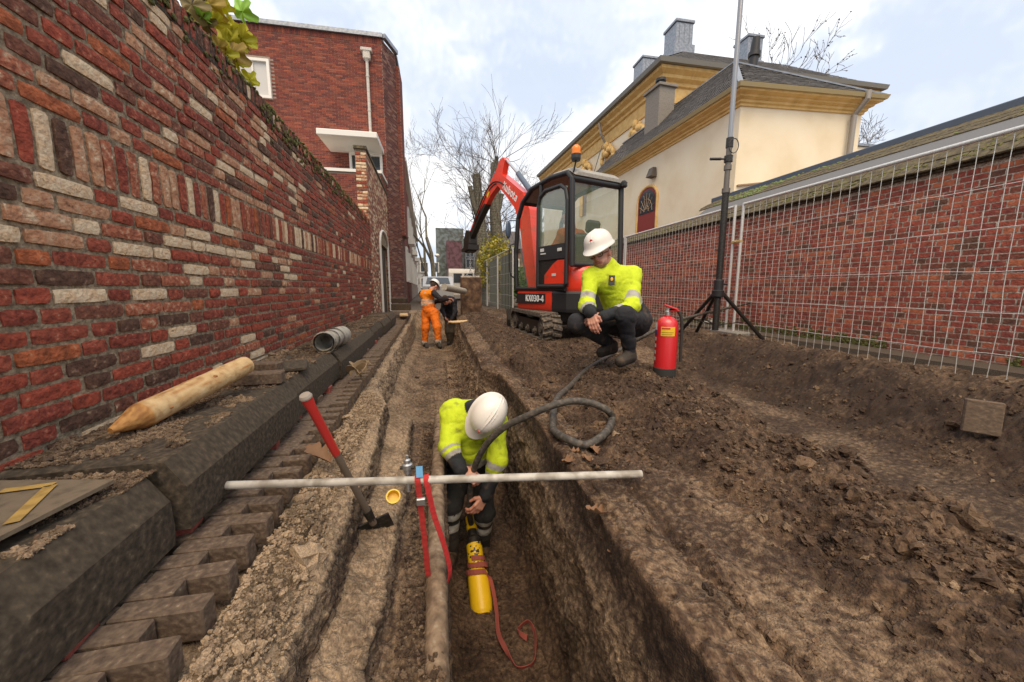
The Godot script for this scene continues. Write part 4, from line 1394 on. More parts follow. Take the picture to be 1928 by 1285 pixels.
	cornice(mg, [m3, m0, m1, m2], [mo, mm, mm2, Vector3(1, 0, 0)], [[0.4, 8.81], [0.6, 8.81], [0.64, 8.96], [0.4, 8.96]])
	put(main, "gutter", mg.mesh(), mat("gutter_grey", Color(0.2, 0.19, 0.17), 0.6))
	var me0 := m0 + mm * 0.5 + Vector3(0, 8.95, 0)
	var me1 := m1 + mm2 * 0.5 + Vector3(0, 8.95, 0)
	var me2 := m2 + Vector3(0.5, 8.95, 0)
	var me3 := m3 + mo * 0.5 + Vector3(0, 8.95, 0)
	var mr0 := m0 + Vector3(2.0, 10.85, -2.0)
	var mr1 := m1 + Vector3(-2.0, 10.85, -2.0)
	var mr2 := m2 + Vector3(-2.0, 10.85, 2.0)
	var mr3 := m3 + Vector3(2.0, 10.85, 2.0)
	var mrb := B.new()
	slate_courses(mrb, me0, me1, mr0, mr1, 12)
	slate_courses(mrb, me3, me0, mr3, mr0, 12)
	slate_courses(mrb, me1, me2, mr1, mr2, 4)
	mrb.col = g3(0.9)
	mrb.quad_n(mr0, mr1, mr2, mr3, Vector3.UP)
	var mroof := put(main, "roof", mrb.mesh(), M.slate)
	for q in [[at(1277, 78, 17.3), 0.85, 1.0], [at(1215, 140, 22.0), 0.95, 1.15], [at(1408, 105, 18.0), 0.8, 1.1]]:
		var zb := B.new()
		zb.box(q[0], Vector3(q[1], q[2], q[1] * 1.1), Basis.IDENTITY, 0.015)
		zb.box(q[0] + Vector3(0, q[2] * 0.5 + 0.06, 0), Vector3(q[1] * 1.12, 0.12, q[1] * 1.22), Basis.IDENTITY, 0.015)
		zb.box(q[0] - Vector3(0, q[2] * 0.5 + 0.3, 0), Vector3(q[1] * 1.2, 0.8, q[1] * 1.3), Basis.IDENTITY, 0.015)
		for s in 3:
			zb.box(q[0] + Vector3(-q[1] * 0.3 + s * q[1] * 0.3, 0, q[1] * 0.55), Vector3(0.02, q[2] * 0.95, 0.03))
		put(mroof, "zinc_chimney", zb.mesh(), M.zinc)
	var mp := B.new()
	var md := m0 + ma * 4.3 + mo * 0.12
	mp.tube([md + Vector3(0, 8.7, 0) + mo * 0.4, md + Vector3(0, 8.2, 0) + mo * 0.3, md + Vector3(0, 7.7, 0), md + Vector3(0, 4.5, 0)], 0.06, 8)
	put(main, "downpipe", mp.mesh(), M.lead_grey)
	for k in 4:          # windows under scrolled ochre pediments
		var wc := m0 + ma * (1.55 + k * 2.5) + mo * 0.03 + Vector3(0, 0.85, 0)
		var sx := Basis(ma, Vector3.UP, ma.cross(Vector3.UP))
		var pane := B.new()
		var poly := PackedVector2Array([Vector2(-0.5, 4.0), Vector2(0.5, 4.0)])
		for i in 9: poly.append(Vector2(0.5 * cos(PI * i / 8.0), 5.75 + 0.3 * sin(PI * i / 8.0)))
		pane.prism(poly, Transform3D(sx, wc), 0.04)
		var w := put(main, "window", pane.mesh(), mat("dark_red_glass", Color(0.12, 0.035, 0.03), 0.3) if k == 0 else M.dark_red_glass)
		var fr := B.new()
		var arc := [wc + ma * -0.62 + Vector3(0, 4.0, 0)]
		for i in 13: arc.append(wc + ma * (-0.62 * cos(PI * i / 12.0)) + Vector3(0, 5.75 + 0.45 * sin(PI * i / 12.0), 0))
		arc.append(wc + ma * 0.62 + Vector3(0, 4.0, 0))
		fr.tube(arc, 0.14, 6)
		put(w, "surround", fr.mesh(), M.ochre)
		var orn := B.new()
		for i in 15:
			var t := PI * i / 14.0
			orn.blob(wc + mo * 0.14 + ma * (-0.55 * cos(t)) + Vector3(0, 6.15 + 0.42 * sin(t) + 0.06 * (i % 2), 0), Vector3(0.10, 0.11 + 0.04 * (i % 3), 0.12), Basis.IDENTITY, 8, 5)
		for s in [-1, 1]:
			orn.blob(wc + mo * 0.18 + ma * (0.2 * s) + Vector3(0, 6.5, 0), Vector3(0.14, 0.16, 0.17), Basis.IDENTITY, 8, 5)
		orn.blob(wc + mo * 0.2 + Vector3(0, 6.72, 0), Vector3(0.14, 0.2, 0.16), Basis.IDENTITY, 8, 5)
		orn.blob(wc + mo * 0.2 + Vector3(0, 6.35, 0), Vector3(0.14, 0.17, 0.24), Basis.IDENTITY, 8, 5)
		put(w, "scroll_pediment", orn.mesh(), M.ochre)

# ---------- excavator (local axes: x right, y up, -z the way it faces; base at the ground under its turntable)
func lettering(parent: Node3D, called: String, text: String, size: float, m, xf: Transform3D, bold := false) -> void:
	var t := TextMesh.new()
	t.text = text
	var f := SystemFont.new()
	f.font_names = PackedStringArray(["Droid Sans"])
	f.font_weight = 700 if bold else 400
	t.font = f
	t.font_size = 48
	t.pixel_size = size / 48.0
	t.depth = 0.004
	put(parent, called, t, m, xf)
func round_rect(w: float, h: float, r: float, o := Vector2.ZERO, n := 5) -> PackedVector2Array:
	var p := PackedVector2Array()
	for c in [[w / 2 - r, h / 2 - r, 0.0], [-w / 2 + r, h / 2 - r, 90.0], [-w / 2 + r, -h / 2 + r, 180.0], [w / 2 - r, -h / 2 + r, 270.0]]:
		for i in n + 1:
			var a := deg_to_rad(c[2] + 90.0 * i / n)
			p.append(o + Vector2(c[0] + r * cos(a), c[1] + r * sin(a)))
	return p
func frame_ring(b: B, poly: PackedVector2Array, xf: Transform3D, rad: float, sides := 6) -> void:
	var pts := []
	for q in poly: pts.append(xf * Vector3(q.x, q.y, 0))
	pts.append(pts[0])
	b.tube(pts, rad, sides, false)
func stadium(l: float, r: float, n := 12) -> PackedVector2Array:
	var p := PackedVector2Array()
	for i in n + 1:
		var a := -PI / 2 + PI * i / n
		p.append(Vector2(l / 2 + r * cos(a), r * sin(a)))
	for i in n + 1:
		var a := PI / 2 + PI * i / n
		p.append(Vector2(-l / 2 + r * cos(a), r * sin(a)))
	return p
func excavator() -> void:
	var ex := thing("mini_excavator", "red and black compact excavator with cab, rubber tracks and raised boom", "excavator", "", Vector3(2.28, 0.02, -6.45), Basis(Vector3.UP, deg_to_rad(19.0)))
	var side := Basis(Vector3(0, 0, -1), Vector3.UP, Vector3(1, 0, 0))     # outlines drawn in (forward, up), thickness across
	# tracks and blade, turned a little from the upper part
	var und := Transform3D(Basis(Vector3.UP, deg_to_rad(-15.0)), Vector3(-0.12, -0.07, 0.06))
	for sx in [-1, 1]:
		var tr := und * Transform3D(side, Vector3(sx * 0.625, 0.235, 0.0))
		var outer := stadium(1.56, 0.205)
		var inner := stadium(1.56, 0.168)
		var belt := B.new()
		for i in outer.size():
			var j := (i + 1) % outer.size()
			var mid := (outer[i] + outer[j]) * 0.5
			var cen := Vector2(clampf(mid.x, -0.78, 0.78), 0)
			var o3 := tr.basis * Vector3(mid.x - cen.x, mid.y, 0)
			var w := 0.15
			belt.quad_n(tr * Vector3(outer[i].x, outer[i].y, -w), tr * Vector3(outer[j].x, outer[j].y, -w), tr * Vector3(outer[j].x, outer[j].y, w), tr * Vector3(outer[i].x, outer[i].y, w), o3)
			belt.quad_n(tr * Vector3(inner[i].x, inner[i].y, -w), tr * Vector3(inner[j].x, inner[j].y, -w), tr * Vector3(inner[j].x, inner[j].y, w), tr * Vector3(inner[i].x, inner[i].y, w), -o3)
			for s in [-1, 1]:
				belt.quad_n(tr * Vector3(outer[i].x, outer[i].y, s * w), tr * Vector3(outer[j].x, outer[j].y, s * w), tr * Vector3(inner[j].x, inner[j].y, s * w), tr * Vector3(inner[i].x, inner[i].y, s * w), tr.basis * Vector3(0, 0, s))
		var track := put(ex, "track", belt.mesh(), M.dirty_rubber)
		var lug := B.new()
		var per := 2 * 1.56 + TAU * 0.205
		var count := 44
		for i in count:
			var s := per * i / count
			var p: Vector2
			var a: float
			if s < 1.56:
				p = Vector2(-0.78 + s, 0.205); a = PI / 2
			elif s < 1.56 + PI * 0.205:
				a = PI / 2 - (s - 1.56) / 0.205
				p = Vector2(0.78, 0) + Vector2(cos(a), sin(a)) * 0.205
			elif s < 3.12 + PI * 0.205:
				p = Vector2(0.78 - (s - 1.56 - PI * 0.205), -0.205); a = -PI / 2
			else:
				a = -PI / 2 - (s - 3.12 - PI * 0.205) / 0.205
				p = Vector2(-0.78, 0) + Vector2(cos(a), sin(a)) * 0.205
			var o := Vector3(cos(a), sin(a), 0)
			var tg := Vector3(-sin(a), cos(a), 0)
			for h in [-1, 1]:
				var skew_: Vector3 = (tg * 0.22 * h + Vector3(0, 0, 1)).normalized()
				lug.box(tr * (Vector3(p.x, p.y, h * 0.077 * 1.0) + o * 0.012 + tg * (0.018 * (1 if h > 0 else -1))), Vector3(0.05, 0.034, 0.15), tr.basis * Basis(skew_.cross(o).normalized() * -1.0, o, skew_), 0.007)
		put(track, "tread_lugs", lug.mesh(), M.dirty_rubber)
		var fr := B.new()
		fr.prism(stadium(1.35, 0.09), tr, 0.16)
		put(track, "track_frame", fr.mesh(), M.dark_steel)
		for w in [[0.78, 0.155], [-0.78, 0.155], [0.4, 0.075], [0.0, 0.075], [-0.4, 0.075]]:
			var wh := B.new()
			var yy := -0.09 if absf(w[0]) < 0.5 else 0.0
			wh.lathe(Transform3D(tr.basis * Basis(Vector3(1, 0, 0), PI / 2), tr * Vector3(w[0], yy, 0)), [[0.0, -0.13], [w[1] * 0.4, -0.13], [w[1] * 0.45, -0.11], [w[1] * 0.8, -0.1], [w[1], -0.11], [w[1], 0.11], [w[1] * 0.8, 0.1], [w[1] * 0.45, 0.11], [w[1] * 0.4, 0.13], [0.0, 0.13]], 18)
			put(track, "wheel", wh.mesh(), M.dirty_rubber)
	var cf := B.new()
	cf.box(und * Vector3(0, 0.36, 0), Vector3(0.98, 0.18, 0.9), und.basis, 0.02)
	cf.lathe(Transform3D(Basis.IDENTITY, Vector3(0, 0.44, 0)), [[0.42, 0.0], [0.42, 0.1], [0.36, 0.1], [0.36, 0.16], [0.0, 0.16]], 28)
	put(ex, "undercarriage", cf.mesh(), M.dark_steel)
	var bl := B.new()
	bl.prism(PackedVector2Array([Vector2(1.28, 0.06), Vector2(1.36, 0.04), Vector2(1.33, 0.2), Vector2(1.38, 0.4), Vector2(1.34, 0.41), Vector2(1.27, 0.2)]), und * Transform3D(side, Vector3.ZERO), 1.52)
	for sx in [-0.3, 0.3]: bl.box(und * Vector3(sx, 0.25, -0.95), Vector3(0.09, 0.12, 0.75), und.basis, 0.01)
	put(ex, "dozer_blade", bl.mesh(), M.dark_steel)
	# upper frame and engine hood
	var plan := PackedVector2Array([Vector2(-0.72, 0.85), Vector2(-0.72, -0.6), Vector2(-0.45, -0.74), Vector2(0.45, -0.74), Vector2(0.72, -0.45)])
	for i in 11:
		var a := PI * (0.12 + 0.76 * i / 10.0)
		plan.append(Vector2(0.72 * cos(a) / cos(PI * 0.12), 0.35 + 0.66 * sin(a)))
	plan = PackedVector2Array([Vector2(-0.72, -0.6), Vector2(-0.45, -0.74), Vector2(0.45, -0.74), Vector2(0.73, -0.45), Vector2(0.74, 0.4), Vector2(0.68, 0.72), Vector2(0.5, 0.93), Vector2(0.2, 1.02), Vector2(-0.2, 1.02), Vector2(-0.52, 0.95), Vector2(-0.68, 0.78), Vector2(-0.73, 0.5)])
	var flat := Basis(Vector3(1, 0, 0), Vector3(0, 0, 1), Vector3(0, -1, 0))
	var fb := B.new()
	fb.prism(plan, Transform3D(flat, Vector3(0, 0.66, 0)), 0.12)
	put(ex, "floor_frame", fb.mesh(), M.black)
	var sk := B.new()
	var rs := []
	for lv in [[0.985, 0.40], [1.01, 0.43], [1.015, 0.55], [1.01, 0.69], [1.0, 0.725]]:
		var ring := []
		for q in plan: ring.append(Vector3(q.x * lv[0], lv[1], q.y * lv[0]))
		rs.append(ring)
	sk.rings(rs, false, true)
	sk.smooth(0.7)
	var skirt := put(ex, "skirt", sk.mesh(), M.machine_red)
	var blk := B.new()      # black panels let into the skirt
	blk.prism(PackedVector2Array([Vector2(-0.3, 0.53), Vector2(0.6, 0.5), Vector2(0.6, 0.68), Vector2(-0.3, 0.68)]), Transform3D(side, Vector3(-0.748, 0, 0)), 0.02)
	put(skirt, "name_panel", blk.mesh(), M.black)
	lettering(skirt, "model_lettering", "KX030-4", 0.15, mat("letter_white", Color(0.8, 0.8, 0.78), 0.5), Transform3D(Basis(Vector3(0, 0, 1), Vector3.UP, Vector3(-1, 0, 0)), Vector3(-0.761, 0.598, -0.0)), true)
	var bc := B.new()
	rs = []
	for lv in [[1.02, 0.40], [1.03, 0.45], [1.03, 0.69], [1.015, 0.73]]:
		var ring := []
		for q in [Vector2(-0.7, 0.42), Vector2(-0.73, 0.5), Vector2(-0.68, 0.78), Vector2(-0.52, 0.95), Vector2(-0.2, 1.02), Vector2(0.2, 1.02), Vector2(0.2, 0.8), Vector2(-0.4, 0.7)]: ring.append(Vector3(q.x * lv[0], lv[1], q.y * lv[0]))
		rs.append(ring)
	bc.rings(rs, true, true)
	put(skirt, "rear_corner_guard", bc.mesh(), M.black)
	var hood := B.new()
	rs = []
	for lv in [[1.0, 0.73], [1.02, 0.78], [1.02, 1.02], [0.99, 1.1], [0.93, 1.13]]:
		var ring := []
		for q in [Vector2(-0.72, 0.3), Vector2(-0.73, 0.5), Vector2(-0.68, 0.78), Vector2(-0.52, 0.95), Vector2(-0.2, 1.02), Vector2(0.2, 1.02), Vector2(0.5, 0.93), Vector2(0.68, 0.72), Vector2(0.74, 0.3)]: ring.append(Vector3(q.x * lv[0], lv[1], q.y * lv[0]))
		rs.append(ring)
	hood.rings(rs, true, true)
	hood.smooth(0.6)
	var hd := put(ex, "engine_hood", hood.mesh(), M.machine_red)
	var slot := B.new()
	slot.rings([[Vector3(-0.752, 0.86, 0.4), Vector3(-0.752, 0.8, 0.4), Vector3(-0.7, 0.8, 0.82), Vector3(-0.7, 0.86, 0.82)], [Vector3(-0.72, 0.86, 0.4), Vector3(-0.72, 0.8, 0.4), Vector3(-0.66, 0.8, 0.82), Vector3(-0.66, 0.86, 0.82)]], true, true)
	put(hd, "vent_slot", slot.mesh(), M.black)
	var warn := B.new()
	warn.col = Color(0.85, 0.55, 0.02)
	warn.box(Vector3(-0.735, 1.03, 0.62), Vector3(0.012, 0.09, 0.11), Basis(Vector3.UP, 0.14))
	put(hd, "warning_sticker", warn.mesh(), M.plain)
	var rc := B.new()
	rc.prism(PackedVector2Array([Vector2(0.28, -0.7), Vector2(0.72, -0.42), Vector2(0.74, 0.3), Vector2(0.28, 0.3)]), Transform3D(flat, Vector3(0, 0.93, 0)), 0.42)
	put(ex, "side_cover", rc.mesh(), M.machine_red)
	# cab frame: pillars, roof, floor
	var zr := 0.93
	var zf := -0.66
	var L := -0.72
	var R := 0.25
	var T := 2.44
	var pil := B.new()
	var prof_l := [Vector3(L, 0.74, zf), Vector3(L, 1.4, zf - 0.03), Vector3(L, 2.0, zf + 0.05), Vector3(L, 2.25, zf + 0.2), Vector3(L, T - 0.02, zf + 0.5), Vector3(L, T + 0.03, 0.4), Vector3(L, T, zr - 0.12), Vector3(L, T - 0.1, zr - 0.02), Vector3(L, 1.1, zr + 0.02)]
	pil.tube(prof_l, 0.042, 8)
	var prof_r := []
	for q in prof_l: prof_r.append(Vector3(R, q.y, q.z))
	pil.tube(prof_r, 0.042, 8)
	pil.tube([Vector3(L, 0.74, 0.05), Vector3(L, T - 0.02, 0.12)], 0.035, 8)
	pil.tube([Vector3(L, 0.76, zf), Vector3(L, 0.76, 0.8)], 0.035, 8)
	pil.tube([Vector3(L, 1.12, zr), Vector3(R, 1.12, zr)], 0.035, 8)
	pil.tube([Vector3(L, T - 0.1, zr - 0.02), Vector3(R, T - 0.1, zr - 0.02)], 0.05, 8)
	pil.tube([Vector3(L, 2.25, zf + 0.2), Vector3(R, 2.25, zf + 0.2)], 0.04, 8)
	var cab := put(ex, "cab_frame", pil.mesh(), M.black)
	var rf := B.new()
	rf.col = Color(0.34, 0.32, 0.29)
	rs = []
	for q in [[2.24, zf + 0.2, 0.02], [T + 0.0, zf + 0.5, 0.0], [T + 0.055, 0.4, 0.0], [T + 0.03, zr - 0.1, 0.0], [T - 0.06, zr + 0.03, 0.02]]:
		rs.append([Vector3(L + q[2], q[0], q[1]), Vector3(L + 0.06 + q[2], q[0] + 0.05, q[1]), Vector3(R - 0.06 - q[2], q[0] + 0.05, q[1]), Vector3(R - q[2], q[0], q[1])])
	rf.rings(rs, true, true)
	rf.smooth(0.6)
	put(cab, "roof", rf.mesh(), M.worn)
	var gl := B.new()
	gl.quad_n(Vector3(L + 0.03, 1.14, zr + 0.01), Vector3(R - 0.03, 1.14, zr + 0.01), Vector3(R - 0.03, T - 0.14, zr - 0.02), Vector3(L + 0.03, T - 0.14, zr - 0.02), Vector3(0, 0, 1))
	put(cab, "rear_window", gl.mesh(), M.glass)
	var gs := B.new()
	gs.quad_n(Vector3(R, 1.14, zr - 0.05), Vector3(R, 1.14, -0.5), Vector3(R, 2.2, -0.4), Vector3(R, T - 0.1, zr - 0.1), Vector3(1, 0, 0))
	put(cab, "side_window", gs.mesh(), M.glass)
	var gf := B.new()
	gf.quad_n(Vector3(L + 0.03, 0.8, zf), Vector3(R - 0.03, 0.8, zf), Vector3(R - 0.03, 2.2, zf + 0.16), Vector3(L + 0.03, 2.2, zf + 0.16), Vector3(0, 0, -1))
	put(cab, "windscreen", gf.mesh(), M.glass)
	# door
	var dz0 := 0.10
	var dz1 := 0.86
	var dx := L - 0.035
	var df := B.new()
	var dtr := Transform3D(Basis(Vector3(0, 0, 1), Vector3.UP, Vector3(-1, 0, 0)), Vector3(dx, 0, 0))
	var outl := PackedVector2Array([Vector2(dz0, 0.8), Vector2(dz0, 2.1), Vector2(dz0 + 0.05, 2.22), Vector2(dz0 + 0.2, 2.29), Vector2(dz1 - 0.16, 2.28), Vector2(dz1 - 0.04, 2.2), Vector2(dz1, 2.05), Vector2(dz1, 0.84), Vector2(dz1 - 0.04, 0.8)])
	frame_ring(df, outl, dtr, 0.034, 8)
	df.box(Vector3(dx, 1.33, (dz0 + dz1) / 2), Vector3(0.03, 0.22, dz1 - dz0))
	var door := put(ex, "door", df.mesh(), M.black)
	var dg := B.new()
	dg.box(Vector3(dx + 0.005, 1.84, (dz0 + dz1) / 2), Vector3(0.006, 0.82, dz1 - dz0 - 0.03))
	put(door, "pane", dg.mesh(), M.glass)
	var dp := B.new()
	dp.prism(PackedVector2Array([Vector2(dz0 + 0.2, 0.84), Vector2(dz1 - 0.03, 0.84), Vector2(dz1 - 0.03, 1.2), Vector2(dz0 + 0.55, 1.2), Vector2(dz0 + 0.42, 1.14), Vector2(dz0 + 0.2, 0.98)]), dtr, 0.014)
	put(door, "red_panel", dp.mesh(), M.machine_red)
	var dk := B.new()
	dk.box(Vector3(dx + 0.012, 1.02, (dz0 + dz1) / 2), Vector3(0.01, 0.42, dz1 - dz0 - 0.04))
	put(door, "lower_panel", dk.mesh(), M.dark_steel)
	var dhd := B.new()
	dhd.col = Color(0.6, 0.6, 0.58)
	dhd.box(Vector3(dx - 0.02, 1.35, dz1 - 0.15), Vector3(0.02, 0.05, 0.1), Basis.IDENTITY, 0.006)
	dhd.box(Vector3(dx - 0.018, 1.38, dz0 + 0.14), Vector3(0.006, 0.05, 0.1))
	dhd.box(Vector3(dx - 0.018, 1.32, dz0 + 0.17), Vector3(0.006, 0.02, 0.14))
	dhd.box(Vector3(dx - 0.012, 0.98, dz1 - 0.3), Vector3(0.006, 0.04, 0.1))
	put(door, "handle", dhd.mesh(), M.plain)
	# seat
	var seat := B.new()
	seat.box(Vector3(-0.24, 1.06, 0.3), Vector3(0.48, 0.14, 0.48), Basis.IDENTITY, 0.05)
	put(ex, "seat", seat.mesh(), M.black)
	var sb := B.new()
	sb.box(Vector3(-0.22, 1.36, 0.62), Vector3(0.46, 0.55, 0.12), Basis(Vector3(1, 0, 0), 0.15), 0.05)
	sb.box(Vector3(-0.1, 1.74, 0.68), Vector3(0.3, 0.2, 0.09), Basis(Vector3(1, 0, 0), 0.15), 0.04)
	put(ex, "backrest", sb.mesh(), M.black)
	var hl := B.new()
	hl.tube([Vector3(L - 0.02, 0.95, zf - 0.02), Vector3(L - 0.1, 1.0, zf - 0.04), Vector3(L - 0.12, 1.1, zf - 0.05), Vector3(L - 0.12, 1.45, zf - 0.06), Vector3(L - 0.1, 1.55, zf - 0.05), Vector3(L - 0.02, 1.58, zf - 0.03)], 0.014, 6)
	put(ex, "grab_rail", hl.mesh(), M.black)
	var mr := B.new()
	mr.tube([Vector3(L, 1.98, zf + 0.02), Vector3(L - 0.14, 1.98, zf - 0.04)], 0.01, 6)
	mr.blob(Vector3(L - 0.15, 1.82, zf - 0.05), Vector3(0.06, 0.16, 0.035), Basis.IDENTITY, 12, 8)
	put(ex, "mirror", mr.mesh(), mat("mirror_blue", Color(0.06, 0.09, 0.14), 0.25))
	var lampb := B.new()
	lampb.tube([Vector3(L + 0.02, T - 0.02, zr - 0.02), Vector3(L + 0.02, T + 0.12, zr + 0.03)], 0.012, 6)
	lampb.lathe(Transform3D(Basis.IDENTITY, Vector3(L + 0.02, T + 0.12, zr + 0.03)), [[0.0, 0], [0.06, 0.0], [0.068, 0.03], [0.068, 0.09], [0.0, 0.09]], 14)
	var beacon := put(ex, "beacon", lampb.mesh(), M.black)
	var lens := B.new()
	lens.lathe(Transform3D(Basis.IDENTITY, Vector3(L + 0.02, T + 0.21, zr + 0.03)), [[0.064, 0.0], [0.064, 0.07], [0.055, 0.1], [0.03, 0.12], [0.0, 0.125]], 14)
	put(beacon, "orange_lens", lens.mesh(), mat("amber", Color(0.85, 0.22, 0.01), 0.25))
	var an := B.new()
	an.tube([Vector3(-0.25, T + 0.05, zr - 0.1), Vector3(-0.05, T + 0.5, zr - 0.15)], 0.006, 5)
	put(ex, "antenna", an.mesh(), M.black)
	var wl := B.new()
	wl.box(Vector3(R - 0.02, T - 0.08, zr + 0.06), Vector3(0.1, 0.1, 0.08), Basis(Vector3.UP, 0.4), 0.02)
	put(ex, "work_lamp", wl.mesh(), M.black)
	# boom, arm and their cylinders; outlines in (forward, up)
	var boom := B.new()
	boom.prism(PackedVector2Array([Vector2(0.92, 0.62), Vector2(1.12, 0.55), Vector2(1.27, 0.75), Vector2(1.5, 1.45), Vector2(1.62, 2.05), Vector2(1.85, 2.48), Vector2(2.3, 2.86), Vector2(2.68, 3.15), Vector2(2.74, 3.28), Vector2(2.64, 3.38), Vector2(2.44, 3.32), Vector2(2.0, 3.04), Vector2(1.52, 2.74), Vector2(1.25, 2.35), Vector2(1.12, 1.6)]), Transform3D(side, Vector3(0.02, 0, 0)), 0.19)
	var bm := put(ex, "boom", boom.mesh(), M.machine_red)
	var lt := (Vector3(0, 2.62, -1.66) - Vector3(0, 3.15, -2.42)).normalized()
	lettering(bm, "maker_lettering", "Kubota", 0.22, M.letter_white, Transform3D(Basis(lt, Vector3(-1, 0, 0).cross(lt), Vector3(-1, 0, 0)), Vector3(-0.08, 2.86, -2.05)), true)
	var swing := B.new()
	swing.box(Vector3(0.02, 0.6, -0.88), Vector3(0.3, 0.34, 0.4), Basis.IDENTITY, 0.03)
	put(ex, "swing_bracket", swing.mesh(), M.machine_red)
	var arm := B.new()
	arm.prism(PackedVector2Array([Vector2(2.34, 3.6), Vector2(2.42, 3.68), Vector2(2.58, 3.68), Vector2(2.76, 3.5), Vector2(3.2, 3.22), Vector2(4.02, 2.6), Vector2(4.5, 2.18), Vector2(4.44, 2.08), Vector2(4.3, 2.12), Vector2(3.7, 2.58), Vector2(3.05, 3.0), Vector2(2.72, 3.12), Vector2(2.54, 3.2)]), Transform3D(side, Vector3(0.02, 0, 0)), 0.13)
	var am := put(ex, "arm", arm.mesh(), M.machine_red)
	var under := B.new()
	under.prism(PackedVector2Array([Vector2(4.5, 2.15), Vector2(4.44, 2.05), Vector2(4.3, 2.11), Vector2(3.7, 2.57), Vector2(3.3, 2.83), Vector2(3.42, 2.87), Vector2(3.8, 2.66)]), Transform3D(side, Vector3(0.02, 0, 0)), 0.14)
	put(am, "dark_underside", under.mesh(), M.dark_steel)  # dark strip along the lower edge of the arm
	var stick := B.new()
	stick.col = Color(0.85, 0.55, 0.02)
	stick.box(Vector3(-0.05, 3.05, -3.2), Vector3(0.008, 0.14, 0.1), Basis(Vector3(1, 0, 0), 0.7))
	put(am, "warning_sticker", stick.mesh(), M.plain)
	mat("cylinder_blue", Color(0.09, 0.12, 0.17), 0.4)
	for q in [[Vector3(0.02, 2.75, -1.38), Vector3(0.02, 3.2, -1.86), Vector3(0.02, 3.62, -2.38), 0.06, 0.03], [Vector3(0.02, 0.8, -1.36), Vector3(0.02, 1.6, -1.66), Vector3(0.02, 2.1, -1.8), 0.055, 0.03], [Vector3(0.02, 3.48, -2.9), Vector3(0.02, 2.93, -3.6), Vector3(0.02, 2.35, -4.2), 0.045, 0.024]]:
		var cy := B.new()
		cy.tube([q[0], q[1]], q[3], 10)
		var cyl := put(ex, "hydraulic_cylinder", cy.mesh(), M.cylinder_blue)
		var rod := B.new()
		rod.tube([q[1], q[2]], q[4], 8)
		put(cyl, "piston_rod", rod.mesh(), M.steel)
	var hs := B.new()
	for k in 3:
		var pts := []
		for i in 13:
			var t := i / 12.0
			var q := Vector3(0.02 + (k - 1) * 0.04 - 0.06, lerpf(3.05, 2.5, t), lerpf(-2.3, -4.0, t))
			q.y += sin(t * PI) * (0.5 - k * 0.06) * (1.0 - t * 0.45)
			pts.append(q)
		hs.tube(pts, 0.018, 6)
	put(ex, "hoses", hs.mesh(), M.rubber)
	var qh := B.new()
	qh.prism(PackedVector2Array([Vector2(4.3, 2.3), Vector2(4.5, 2.36), Vector2(4.62, 2.15), Vector2(4.68, 1.9), Vector2(4.56, 1.74), Vector2(4.34, 1.78), Vector2(4.3, 2.0)]), Transform3D(side, Vector3(0.02, 0, 0)), 0.24)
	qh.prism(PackedVector2Array([Vector2(4.25, 1.95), Vector2(4.75, 1.85), Vector2(4.75, 1.78), Vector2(4.25, 1.82)]), Transform3D(side, Vector3(0.02, 0, 0)), 0.32)
	put(ex, "quick_hitch", qh.mesh(), M.dark_steel)
	# the load
	var hang := ex.transform * Vector3(0.02, 1.76, -4.5)
	var ch := B.new()
	var y := 1.76
	var i := 0
	while y > 1.24:
		var ring := []
		for k in 9:
			var a := TAU * k / 8.0
			var q := Vector3(cos(a) * 0.022, sin(a) * 0.04, 0)
			if i % 2: q = Vector3(0, q.y, q.x)
			ring.append(Vector3(hang.x, y - 0.03, hang.z) + q)
		ch.tube(ring, 0.008, 5, false)
		y -= 0.058
		i += 1
	ch.tube([Vector3(hang.x - 0.02, 1.24, hang.z), Vector3(hang.x - 0.14, 1.13, hang.z)], 0.008, 5)
	ch.tube([Vector3(hang.x + 0.02, 1.24, hang.z), Vector3(hang.x + 0.14, 1.13, hang.z)], 0.008, 5)
	single("lifting_chain", "steel lifting chain hanging from the excavator arm", "chain", ch, M.steel)
	var pb := B.new()
	pb.box(Vector3(hang.x, 0.52, hang.z), Vector3(0.56, 1.12, 0.36), Basis(Vector3.UP, 0.06), 0.012)
	var pl := single("hanging_block", "rust-brown steel-sided block with pale rubble top hung from the excavator", "block", pb, M.rust)
	var pt := B.new()
	pt.col = Color(0.42, 0.38, 0.33)
	for k in 40:
		pt.blob(Vector3(hang.x + rng.randf_range(-0.25, 0.25), 1.09 + rng.randf_range(-0.01, 0.02), hang.z + rng.randf_range(-0.15, 0.15)), Vector3(rng.randf_range(0.02, 0.05), 0.03, 0.04), Basis.IDENTITY, 6, 4)
	put(pl, "rubble_top", pt.mesh(), M.worn)

